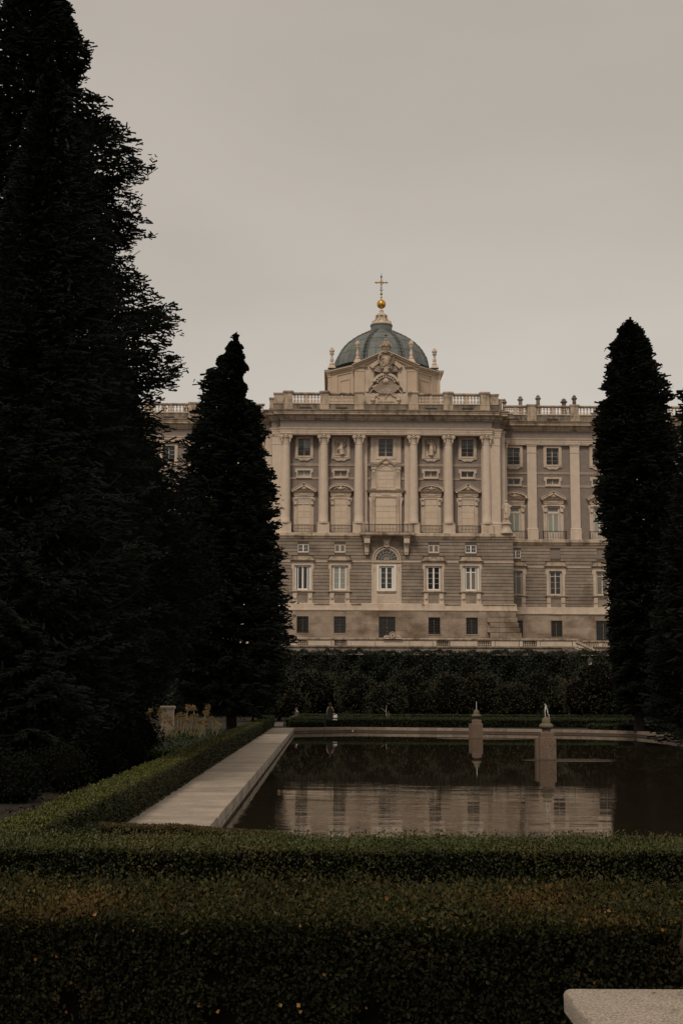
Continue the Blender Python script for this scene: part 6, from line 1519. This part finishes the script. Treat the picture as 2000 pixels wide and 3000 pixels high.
# foreground hedges
H('hedge','upper green clipped hedge between the pool and the brownish front hedge',[(-6.6,16.13),(7.2,15.97)],1.45,.70,'hedge2',.031,3000,spikes=.10,jit=.03,topmat=M['hedge2toplit'])
H('hedge','nearest thick hedge with brown and yellow leaves filling the bottom',[(-3.7,9.71),(4.2,9.34)],1.75,1.0,'hedge1',.031,6800,spikes=.10,jit=.045,topmat=M['hedge1toplit'],holes=[(-.66,.66,.06),(-.62,.40,.10),(.30,.44,.09),(-1.55,.50,.07),(-2.1,.62,.05),(.95,.62,.05),(1.5,.8,.05),(-1.2,.3,.08),(-.15,.78,.035),(1.0,.30,.08)])
H('hedge','low rusty topped hedge at the near end of the path',[(-3.5,21.5),(-2.2,21.2),(-.55,19.9)],.42,.40,'brownhedge',.030,5200,jit=.015)
H('hedge','short inner box hedge with rusty tips beside the path end',[(-2.75,20.1),(-1.9,19.6),(-1.2,19.3)],.35,.38,'brownhedge',.028,2600,jit=.02)
H('hedge','small dark box hedge left of the path end',[(-3.6,21.4),(-3.4,18.4)],.5,.42,'hedge2',.028,2400,jit=.02)
# bright single leaves caught in the nearest hedge
leafroot = None
lm = []
for k in range(3):
    mb = MB(); l = .030; mb.add([(0,0,0),(l*.5,-.004,l*.45),(l*.1,.006,l*1.05),(-l*.42,-.004,l*.5)],[(0,1,2),(0,2,3)]); lm.append(mb.mesh('yellow_leaf', M['yellow' if k < 2 else 'orange']))
hd = [o for o in COL.objects if o.get('label','').startswith('nearest thick hedge')][0]
for k in range(64):
    fx = rnd.uniform(-2.6,2.6); tt = (fx+5.2)/10.8; yc = 9.78-.5*tt
    if rnd.random() < .38: pos = (fx, yc-.88-rnd.random()*.03, rnd.uniform(.35,1.0))
    else: pos = (fx, yc+rnd.uniform(-.8,.85), 1.01+rnd.random()*.03)
    o = link('yellow_leaf', lm[k%3], hd, pos); o.rotation_euler = (rnd.uniform(-.7,.7),rnd.uniform(-1,1),rnd.uniform(-.8,.8)); sc_ = rnd.uniform(.6,1.15); o.scale = (sc_,sc_,sc_)

# ---- firs
# big dark tree at the left
Y1 = 47.0; px1 = 95; c1 = Xf(px1,Y1,1000)
right = [(150,-380),(170,-150),(205,0),(238,100),(288,150),(283,190),(255,232),(226,258),(338,285),(345,345),(390,405),(400,430),(462,455),(470,490),(398,540),(405,600),(425,650),(438,690),(395,735),(392,790),(455,850),(500,890),(525,940),(532,990),(535,1040),(556,1078),(515,1110),(498,1150),(460,1180),(452,1215),(500,1262),(515,1290),(500,1330),(560,1400),(600,1500),(630,1600),(650,1700),(640,1800),(590,1880),(540,1960),(460,2030),(390,2110)]
prR = prof_px(right, c1, Y1)
prL = [(0,5),(10,5.4),(20,4.2),(26,2.6),(30.5,.3)]
conifer('huge dark fir filling the left side with its top out of frame', c1, Y1, Zf(-420,Y1,px1), prR, prL, 1.3, 13, .25, M['needle'], 3, droop=.14, trunk_r=.42, sec=.22, ter=.14, fill=1200, tier_h=1.7)
# younger fir in front of it, leader at the photo's (150,150)
Y2 = 36.0; px2 = 150; c2 = Xf(px2,Y2,300)
rt = [(152,150),(180,230),(215,300),(260,400),(300,520),(330,650),(350,800),(380,950),(400,1100),(420,1300),(450,1500),(470,1700),(470,1900),(380,2060),(300,2150)]
lf = [(148,150),(110,260),(60,400),(10,550),(-60,800),(-120,1000),(-160,1300),(-200,1600),(-200,2000),(-150,2150)]
conifer('younger lighter fir with a bare leader standing before the huge left fir', c2, Y2, Zf(150,Y2,px2), prof_px(rt,c2,Y2), prof_px(lf,c2,Y2,-1), 1.0, 14, .21, M['needle2'], 5, droop=.12, trunk_r=.25, sec=.21, ter=.13, fill=1100)
# middle fir left of the palace
Y3 = 84.0; px3 = 690; c3 = Xf(px3,Y3,1300)
rt = [(690,975),(702,1000),(712,1035),(722,1060),(728,1080),(712,1110),(728,1140),(712,1165),(745,1175),(775,1200),(770,1240),(785,1262),(796,1275),(775,1300),(788,1335),(780,1350),(800,1375),(812,1378),(808,1420),(820,1465),(825,1495),(820,1530),(815,1560),(825,1600),(838,1625),(825,1650),(842,1680),(832,1720),(858,1765),(850,1800),(850,1840),(872,1878),(845,1900),(840,1950),(835,2020),(790,2080)]
lf = [(688,975),(672,992),(668,1015),(650,1035),(625,1050),(640,1080),(600,1082),(590,1130),(566,1128),(580,1175),(560,1210),(562,1240),(555,1265),(525,1290),(535,1320),(520,1370),(500,1450),(490,1600),(480,1800),(490,1950),(520,2060)]
conifer('tall pointed fir standing in front of the left palace wing', c3, Y3, Zf(972,Y3,px3), prof_px(rt,c3,Y3), prof_px(lf,c3,Y3,-1), 1.5, 13, .42, M['needle'], 9, droop=.06, trunk_r=.32, sec=.30, ter=.20)
# right fir
Y4 = 92.0; px4 = 1852; c4 = Xf(px4,Y4,1400)
lf = [(1846,935),(1825,945),(1808,968),(1800,990),(1780,1010),(1775,1045),(1785,1060),(1760,1090),(1768,1110),(1755,1145),(1775,1165),(1745,1180),(1738,1210),(1728,1255),(1740,1290),(1735,1310),(1745,1380),(1745,1420),(1730,1440),(1745,1480),(1742,1520),(1760,1560),(1765,1620),(1768,1700),(1772,1760),(1775,1850),(1785,1950),(1800,2060)]
rt = [(1850,935),(1878,948),(1882,968),(1905,995),(1912,1030),(1925,1062),(1937,1066),(1930,1090),(1955,1100),(1958,1120),(1980,1130),(1984,1160),(1950,1180),(1990,1250),(2010,1400),(2030,1600),(2040,1800),(2040,2000),(2000,2070)]
conifer('tall fir rising at the right in front of the right palace wing', c4, Y4, Zf(930,Y4,px4), prof_px(rt,c4,Y4), prof_px(lf,c4,Y4,-1), 1.5, 13, .44, M['needle'], 14, droop=.06, trunk_r=.32, sec=.30, ter=.20)
# fir cut by the right edge
Y5 = 78.0; px5 = 2120; c5 = Xf(px5,Y5,1500)
lf = [(2110,900),(2060,1040),(2005,1120),(1985,1150),(1990,1180),(1975,1215),(1985,1260),(1975,1320),(1965,1400),(1950,1500),(1930,1620),(1915,1750),(1895,1900),(1890,1990),(1880,2060),(1900,2110)]
rt = [(2130,900),(2200,1100),(2260,1500),(2300,1900),(2280,2080)]
conifer('dark fir mostly cut off by the right edge of the view', c5, Y5, Zf(880,Y5,px5), prof_px(rt,c5,Y5), prof_px(lf,c5,Y5,-1), .8, 11, .46, M['needle'], 21, droop=.1, trunk_r=.32, sec=.32, ter=.21)
# a further fir behind on the far left fills the space between
Y6 = 66.0; c6 = Xf(330,Y6,1500)
rt = [(335,1000),(400,1150),(440,1300),(500,1420),(560,1550),(600,1700),(590,1840),(540,1940),(460,2020)]
lf = [(325,1000),(250,1200),(200,1500),(160,1800),(180,2040)]
conifer('half hidden dark fir between the huge left fir and the pointed fir', c6, Y6, Zf(1010,Y6,330), prof_px(rt,c6,Y6), prof_px(lf,c6,Y6,-1), 1.8, 9, .48, M['needle'], 33, droop=.1, trunk_r=.28, sec=.36, ter=.24)

# ---- left bed: pedestals, dry stalks, strap leaves, undergrowth
def pedestal(px0,px1,yt,yb_,Y,label,base=None):
    X0,X1 = Xf(px0,Y,2100),Xf(px1,Y,2100); zt = Zf(yt,Y,px0)
    o = empty('pedestal', ((X0+X1)/2,Y,0), label, 'pedestal'); w_ = X1-X0
    MB().loft4(X0,X1,Y,Y+w_,[(.35,0),(zt-.18,0),(zt-.15,.05),(zt-.05,.07),(zt,.03)]).build('shaft', M['lime'], o)
    MB().loft4(X0-.12,X1+.12,Y-.12,Y+w_+.12,[(0,.05),(.25,.05),(.32,0),(.35,-.04)]).build('base', M['weather'], o)
pedestal(473,507,2068,2150,72,'pale stone pedestal rising behind the dry flower stalks')
pedestal(145,175,2140,2205,56,'pale stone pedestal in the shade beneath the huge left fir')
tag(MB().loft4(Xf(40,54,2200),Xf(142,54,2200),54,54.7,[(0,.0),(.42,0),(.45,.05),(.55,.05)]).build('stone_bench', M['weather']), 'low grey stone bench in the shade left of the shaded pedestal', 'bench')
# dry flower stalks
sm = []
for k in range(4):
    h = .9+.17*k; mb = MB(); lean = (.13*(k-1.5))*1.6
    mb.chain([(0,0,0),(lean*.4,0,h*.5),(lean,0,h)],[.014,.012,.010],4); me_s = mb.mesh('stalk', M['straw'])
    mb = MB()
    for j in range(26):
        d = Vector((rnd.gauss(0,1),rnd.gauss(0,1),rnd.gauss(.35,.8))).normalized()*rnd.uniform(.09,.14)
        mb.tube((lean,0,h),(lean+d.x,d.y,h+d.z),.005,.014,3)
    sm.append((me_s, mb.mesh('seed_head', M['seed'])))
for k in range(62):
    px = rnd.triangular(425,665,560); Y = rnd.uniform(56,70)
    X = Xf(px,Y,2150)
    if X > -4.55: X = -4.6-rnd.random()*.8
    a,b = sm[k%4]
    o = link('dry_flower_stalk', a, None, (X,Y,.02), rnd.uniform(0,6.28)); s_ = rnd.uniform(.75,1.3); o.scale = (s_,s_,s_)
    c = bpy.data.objects.new('seed_head', b); COL.objects.link(c); c.parent = o
    tag(o, 'tan dried flower stalk with a round seed head beside the path hedge', 'flower', 'dried flower stalks beside the path hedge')
def straps(name,label,fn,n_,ln,m_,seedv):
    g_ = np.random.default_rng(seedv); co = []
    for i in range(n_):
        x,y = fn(g_)
        k = g_.integers(10,18)
        for j in range(k):
            a = g_.random()*6.28; l = ln*g_.uniform(.6,1.15); d = np.array([math.cos(a),math.sin(a),0]); s = np.array([-d[1],d[0],0])*.018*ln/.5
            p0 = np.array([x,y,0])+d*.03; p1 = p0+d*l*.28+np.array([0,0,l*.62]); p2 = p1+d*l*.30+np.array([0,0,l*.10]); p3 = p2+d*l*.22-np.array([0,0,l*.22])
            co += [p0-s,p0+s,p1+s,p1-s, p1-s,p1+s,p2+s*.8,p2-s*.8, p2-s*.8,p2+s*.8,p3+s*.1,p3-s*.1]
    me = np_mesh(name, np.array(co), 4, m_); o = link(name, me); return tag(o,label,'plants',kind='stuff')
straps('strap_leaf_plants','arching green strap leaves at the foot of the dry flower stalks',lambda g:(lambda y:(-4.7-g.random()*2.6*(y-40)/30,y))(g.uniform(44,72)),520,.75,M['strap'],2)
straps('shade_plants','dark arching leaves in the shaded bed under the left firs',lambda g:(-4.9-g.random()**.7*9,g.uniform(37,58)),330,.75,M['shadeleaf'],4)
for i,(px,Y,h) in enumerate(((300,48,1.6),(380,50,1.3),(230,52,1.9),(60,50,1.2),(20,40,1.3),(120,38,1.0))):
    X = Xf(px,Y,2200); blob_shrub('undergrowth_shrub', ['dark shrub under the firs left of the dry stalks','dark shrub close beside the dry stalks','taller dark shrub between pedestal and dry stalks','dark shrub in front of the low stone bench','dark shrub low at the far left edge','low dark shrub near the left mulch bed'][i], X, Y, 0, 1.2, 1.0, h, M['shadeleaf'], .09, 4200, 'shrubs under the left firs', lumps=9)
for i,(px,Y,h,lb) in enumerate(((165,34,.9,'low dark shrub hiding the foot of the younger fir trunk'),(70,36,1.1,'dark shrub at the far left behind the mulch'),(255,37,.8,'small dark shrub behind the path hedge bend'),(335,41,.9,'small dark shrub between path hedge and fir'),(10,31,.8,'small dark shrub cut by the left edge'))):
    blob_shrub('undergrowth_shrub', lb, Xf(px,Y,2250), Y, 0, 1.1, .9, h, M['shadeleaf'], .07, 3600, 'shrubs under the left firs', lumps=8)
# mulch chips
n_ = 9000; P = np.column_stack([rg.uniform(-12,-4.45,n_),rg.uniform(18,44,n_),rg.uniform(.0,.02,n_)])
co = kites(P, np.column_stack([rg.normal(0,1,n_),rg.normal(0,1,n_),rg.normal(0,.12,n_)]), np.tile([0,0,1.],(n_,1))+rg.normal(0,.3,(n_,3)), rg.uniform(.06,.16,n_), rg.uniform(.03,.06,n_))
mm = leafm('bark_chips', [(.035,.020,.013),(.060,.033,.022),(.022,.014,.010),(.08,.043,.029)]); tag(link('bark_mulch', np_mesh('bark_mulch', co, 4, mm)), 'brown bark chips on the bed left of the path hedge', 'mulch', kind='stuff')

# ---- fountain posts standing in the pool
def fountain(fx, fy, label, jet):
    root = empty('fountain_post', (fx,fy,WZ), label, 'fountain', 'stone fountain posts in the pool')
    MB().loft4(-.33,.35,-.33,.33,[(-.4,0),(.915,0),(.935,-.015)]).build('shaft', M['pink'], root, (fx,fy,WZ))
    mb = MB(); mb.box(-.46,-.332,-.14,.32,-.4,.90); mb.box(-.28,.28,.332,.46,-.4,.90); mb.build('side_pier', M['pink'], root, (fx,fy,WZ))
    MB().loft4(-.335,.355,-.335,.335,[(-.4,0),(.05,0),(.055,-.004)]).build('wet_band', M['wet'], root, (fx,fy,WZ))
    MB().loft4(-.28,.28,-.28,.28,[(.935,0),(1.11,0),(1.15,-.02)]).build('cap_block', M['pink'], root, (fx,fy,WZ))
    MB().lathe([(.19,1.15),(.17,1.20),(.20,1.27),(.26,1.31)], seg=16).build('neck', M['wet'], root, (fx,fy,WZ), True)
    MB().lathe([(.20,1.30),(.28,1.33),(.31,1.38),(.30,1.44),(.24,1.49),(.19,1.51)], seg=20).build('dish', M['mossy'], root, (fx,fy,WZ), True)
    mb = MB()
    pr_ = [(.18,1.50)]+[(.185*math.cos(R(a)),1.60+.185*math.sin(R(a))) for a in (0,20,40,60,78)]; mb.lathe(pr_, seg=18); mb.build('ball', M['mossy'], root, (fx,fy,WZ), True)
    root2 = empty('water_jet', (fx,fy,WZ+1.78), 'thin white water jet on the '+('near' if jet else 'far')+' fountain post', 'water jet')
    mb = MB()
    if jet:
        mb.chain([(-.03,0,0),(-.045,0,.2),(-.03,0,.38),(-.01,0,.44)],[.010,.013,.022,.016],6)
        mb.chain([(.04,0,.32),(.06,0,.22),(.08,0,.10)],[.008,.012,.008],6)
        for k in range(80):
            t_ = rnd.random(); mb.ball((-.04+.17*t_+rnd.uniform(-.02,.02),rnd.uniform(-.03,.03),.48-.55*t_**1.6+rnd.uniform(-.05,.08)),rnd.uniform(.006,.016),5,4)
    else:
        mb.chain([(0,0,0),(0,0,.30),(.01,0,.50)],[.016,.018,.008],6)
        for k in range(14): mb.ball((rnd.uniform(-.02,.02),0,rnd.uniform(.3,.52)),rnd.uniform(.006,.012),5,4)
    mb.build('stream', M['spray'], root2, (fx,fy,WZ+1.78), True)
fountain(NEARP[0],NEARP[1]+.4,'nearer square granite fountain post with a ball top in the pool',True)
fountain(FARP[0],FARP[1]+.4,'farther square granite fountain post with a ball top in the pool',False)

# ---- people beyond the pool (only upper bodies show over the hedges)
def skin_mesh(name, pts, edges, radii, m, levels=1):
    me = bpy.data.meshes.new(name); me.from_pydata([tuple(p) for p in pts], edges, []); o = bpy.data.objects.new(name, me); COL.objects.link(o)
    md = o.modifiers.new('skin','SKIN'); 
    for i,r_ in enumerate(radii):
        rx,ry = r_ if hasattr(r_,'__len__') else (r_,r_); me.skin_vertices[0].data[i].radius = (rx,ry)
    me.skin_vertices[0].data[0].use_root = True
    o.modifiers.new('sub','SUBSURF').levels = levels; o.modifiers['sub'].render_levels = levels
    dg = bpy.context.evaluated_depsgraph_get(); ev = o.evaluated_get(dg); nm = bpy.data.meshes.new_from_object(ev)
    bpy.data.objects.remove(o); nm.materials.clear(); nm.materials.append(m)
    nm.polygons.foreach_set('use_smooth',[True]*len(nm.polygons)); return nm
def person(x,y,z,label,pose,rz):
    root = empty('person', (x,y,z), label, 'person'); root.rotation_euler = (0,0,rz)
    if pose == 'stand':
        # pelvis root; body leans forward a little, one arm bent, other hangs with the bag
        pts = [(0,0,.93),(0,-.02,1.10),(0,-.03,1.27),(0,-.05,1.40),(0,-.07,1.47),(0,-.09,1.56),(0,-.10,1.66),
               (.17,-.04,1.36),(.24,-.02,1.12),(.27,-.10,.90),(.275,-.14,.82),(-.17,-.04,1.36),(-.24,-.10,1.12),(-.26,-.28,.98),(-.26,-.36,.97),
               (.10,0,.86),(.11,.0,.48),(.11,.04,.09),(.11,-.12,.04),(-.10,0,.86),(-.10,-.06,.48),(-.10,.0,.09),(-.10,-.16,.04)]
        ed = [(0,1),(1,2),(2,3),(3,4),(4,5),(5,6),(3,7),(7,8),(8,9),(9,10),(3,11),(11,12),(12,13),(13,14),(0,15),(15,16),(16,17),(17,18),(0,19),(19,20),(20,21),(21,22)]
        rad = [(.15,.12),(.12,.10),(.14,.11),(.09,.07),.05,(.075,.085),(.085,.10),.042,.033,.025,.02,.042,.033,.025,.02,.085,.055,.035,.035,.085,.055,.035,.035]
        h = (0,-.10,1.62)
    else:
        pts = [(0,0,.48),(0,.02,.66),(0,.02,.84),(0,0,.98),(0,-.02,1.06),(0,-.04,1.14),(0,-.05,1.23),
               (.19,0,.94),(.26,-.02,.70),(.22,-.24,.60),(.2,-.32,.6),(-.19,0,.94),(-.26,-.02,.70),(-.22,-.24,.60),(-.2,-.32,.6),
               (.11,-.05,.48),(.13,-.48,.50),(.13,-.48,.09),(.13,-.62,.04),(-.11,-.05,.48),(-.13,-.48,.50),(-.13,-.48,.09),(-.13,-.62,.04)]
        ed = [(0,1),(1,2),(2,3),(3,4),(4,5),(5,6),(3,7),(7,8),(8,9),(9,10),(3,11),(11,12),(12,13),(13,14),(0,15),(15,16),(16,17),(17,18),(0,19),(19,20),(20,21),(21,22)]
        rad = [(.16,.13),(.15,.12),(.17,.12),(.10,.08),.055,(.08,.09),(.085,.10),.06,.045,.035,.025,.06,.045,.035,.025,.09,.06,.045,.04,.09,.06,.045,.04]
        h = (0,-.05,1.20)
    def add(nm, me): o = bpy.data.objects.new(nm, me); COL.objects.link(o); o.parent = root; return o
    add('body', skin_mesh('body', pts, ed, rad, M['skin'], 2))
    mb = MB(); mb.ball((h[0],h[1]+.025,h[2]+.03),(.105,.115,.12),12,8)
    if pose == 'stand': mb.chain([(h[0],h[1]+.08,h[2]),(h[0],h[1]+.11,h[2]-.16),(h[0],h[1]+.10,h[2]-.30)],[.09,.08,.04],8)
    add('hair', mb.mesh('hair', M['hair'], True))
    mb = MB(); mb.ball((h[0],h[1]-.115,h[2]-.02),(.015,.025,.025),6,4)
    for q in (-1,1): mb.ball((q*.095,h[1]+.01,h[2]-.02),(.015,.03,.035),6,4)
    add('face', mb.mesh('face', M['skin'], True))
    mb = MB()
    if pose == 'stand':
        mb.lathe([(.30,.42),(.26,.70),(.20,.95),(.165,1.10),(.185,1.28),(.12,1.40)], 0, -.02, 16, 1.0, .78); add('dress', mb.mesh('dress', M['black'], True))
    else:
        mb.lathe([(.20,.46),(.19,.66),(.22,.86),(.19,.96),(.08,1.04)], 0, .01, 16, 1.05, .75)
        for q in (-1,1): mb.chain([(q*.20,0,.95),(q*.27,-.02,.72),(q*.24,-.2,.61)],[.08,.065,.05],8); mb.chain([(q*.11,0,.48),(q*.13,-.48,.52),(q*.13,-.48,.12)],[.11,.085,.065],8)
        add('clothes', mb.mesh('clothes', M['greycloth'], True))
        mb = MB(); mb.box(-.075,.075,-.155,-.13,1.195,1.225); add('sunglasses', mb.mesh('sunglasses', M['black']))
    return root
wx,wy = Xf(966.5,104.8,2090),104.8
person(wx,wy,0,'woman in a black sleeveless dress seen over the far hedges','stand',2.9)
bx_,by_ = Xf(980.5,104.6,2090),104.55
bag = empty('tote_bag', (bx_,by_,.36), 'large white canvas tote bag hanging from the woman\'s hand', 'bag')
mb = MB(); mb.prism([(-.15,0),(.20,.02),(.17,.50),(-.11,.42)], -.05,.05); mb.build('bag_body', M['tote'], bag, (bx_,by_,.36))
mb = MB(); mb.chain([(-.08,0,.42),(-.10,0,.50),(-.10,-.02,.56)],[.012,.012,.012],5); mb.chain([(.12,0,.48),(-.02,0,.56),(-.10,-.02,.56)],[.012,.012,.012],5); mb.build('strap', M['tote'], bag, (bx_,by_,.36))
mx_,my_ = Xf(869.5,111,2090),111.
person(mx_,my_,0,'man in dark clothes and sunglasses sitting behind the far hedges','sit',-1.1)
def bench(x,y,label):
    o = empty('garden_bench', (x,y,0), label, 'bench')
    MB().loft4(-.8,.8,-.22,.22,[(.40,0),(.46,0),(.47,-.01)]).build('seat', M['dirty'], o, (x,y,0))
    for q in (-.6,.6): MB().box(q-.08,q+.08,-.18,.18,0,.40).build('leg', M['dirty'], o, (x,y,0))
bench(mx_+.1,my_+.05,'stone bench beneath the sitting man, behind the hedges')
# pale sapling trunk behind the hedges
sx,sy = Xf(1131,113,2080),113.
sap = empty('sapling', (sx,sy,0), 'slim pale stemmed sapling behind the low hedges near the palace axis', 'tree')
mb = MB(); mb.chain([(0,0,0),(.03,0,.6),(-.02,0,1.1),(.04,0,1.5)],[.03,.028,.022,.010],6); mb.chain([(.0,0,.9),(-.3,0,1.2),(-.45,0,1.22)],[.014,.012,.006],5); mb.chain([(.2,.1,0),(.22,.1,.5),(.18,.1,1.0)],[.02,.018,.008],5); mb.build('trunk', M['path'], sap, (sx,sy,0))

# ---- lantern on a post by the right shrubs
lx,ly = Xf(1726.5,121,1935),121.; lp = empty('street_lamp', (lx,ly,0), 'dark post lantern with milky glass in front of the tall hedge', 'street lamp')
zt = Zf(1952,ly,1726)
MB().lathe([(.16,0),(.16,.3),(.09,.45),(.06,.6),(.05,zt-.3),(.09,zt-.22),(.05,zt-.1),(.10,zt)], seg=12).build('pole', M['iron'], lp, (lx,ly,0), True)
h = Zf(1937,ly,1726)-zt
MB().lathe([(.145,0),(.22,h)], seg=4, a0=math.pi/4).build('glass', M['lampglass'], lp, (lx,ly,zt+.02))
mb = MB()
for k in range(4): a_ = math.pi/4+math.pi/2*k; mb.tube((.15*math.cos(a_),.15*math.sin(a_),0),(.235*math.cos(a_),.235*math.sin(a_),h),.014,seg=4)
mb.build('glass_frame', M['iron'], lp, (lx,ly,zt+.02))
MB().lathe([(.30,h),(.30,h+.03),(.20,h+.12),(.15,h+.24),(.08,h+.30),(.05,h+.36),(.01,h+.42)], seg=12).build('lamp_roof', M['iron'], lp, (lx,ly,zt+.02), True)

# ---- near stone slab at the lower right
zs = .74
c0 = G(1645,2894,zs); c1_ = G(1736,2999,zs)
Xs = c0[0]; Ys = c0[1]
sb_ = empty('stone_bench', (Xs+.9,Ys-.5,0), 'thick pale granite bench slab with a rounded corner at the lower right', 'bench')
rr_ = .05; x1,y0 = Xs+2.4, Ys-1.15
corner = [(Xs+rr_-rr_*math.cos(a),Ys-rr_+rr_*math.sin(a)) for a in [math.pi/2*k/6 for k in range(7)]]
base_poly = [(Xs,y0),(x1,y0),(x1,Ys-.03)]+corner[::-1]
def inset(poly,d):
    cx_ = sum(p[0] for p in poly)/len(poly); cy_ = sum(p[1] for p in poly)/len(poly)
    return [(p[0]-math.copysign(d,p[0]-cx_),p[1]-math.copysign(d,p[1]-cy_)) for p in poly]
V = []; lv = [(zs-.13,.012),(zs-.122,.002),(zs-.03,0),(zs-.012,.006),(zs-.003,.016),(zs,.032)]
npz = len(base_poly)
for z_,d_ in lv: V += [(x,y,z_) for x,y in inset(base_poly,d_)]
Fc = [tuple(range(npz-1,-1,-1)),tuple((len(lv)-1)*npz+k for k in range(npz))]+[(i*npz+k,i*npz+(k+1)%npz,(i+1)*npz+(k+1)%npz,(i+1)*npz+k) for i in range(len(lv)-1) for k in range(npz)]
mb = MB(); mb.add(V,Fc); mb.build('slab', M['slab'], sb_, smooth=True)
for q in (.45,1.9): MB().box(Xs+q-.14,Xs+q+.14,y0+.2,Ys-.2,0,zs-.13).build('leg', M['slab'], sb_)
for k,(px,py,lb) in enumerate(((1905,2912,'small dry leaf lying near the back edge of the granite slab'),(1962,2962,'small dark dry leaf lying on the middle of the granite slab'))):
    lx_,ly_ = G(px,py,zs); l = .035; mb = MB(); mb.add([(0,0,.004),(l*.5,-l*.2,.010),(l*1.1,l*.1,.006),(l*.5,l*.3,.003)],[(0,1,2,3)]); tag(mb.build('fallen_leaf', M['bark'], None, (lx_,ly_,zs)), lb, 'leaf')
# dark post cut by the right edge
dx_,dy_ = Xf(2018,7.9,2700),7.9
dp = empty('iron_post', (dx_,dy_,0), 'dark iron post cut by the right edge above the bench', 'post')
MB().lathe([(.07,0),(.07,.15),(.045,.2),(.045,.95),(.06,.97),(.06,1.02),(.045,1.05),(.03,1.3),(.04,1.33),(.01,1.40)], seg=12).build('shaft', M['dusty'], dp, (dx_,dy_,0), True)
print('objects', len(COL.objects))
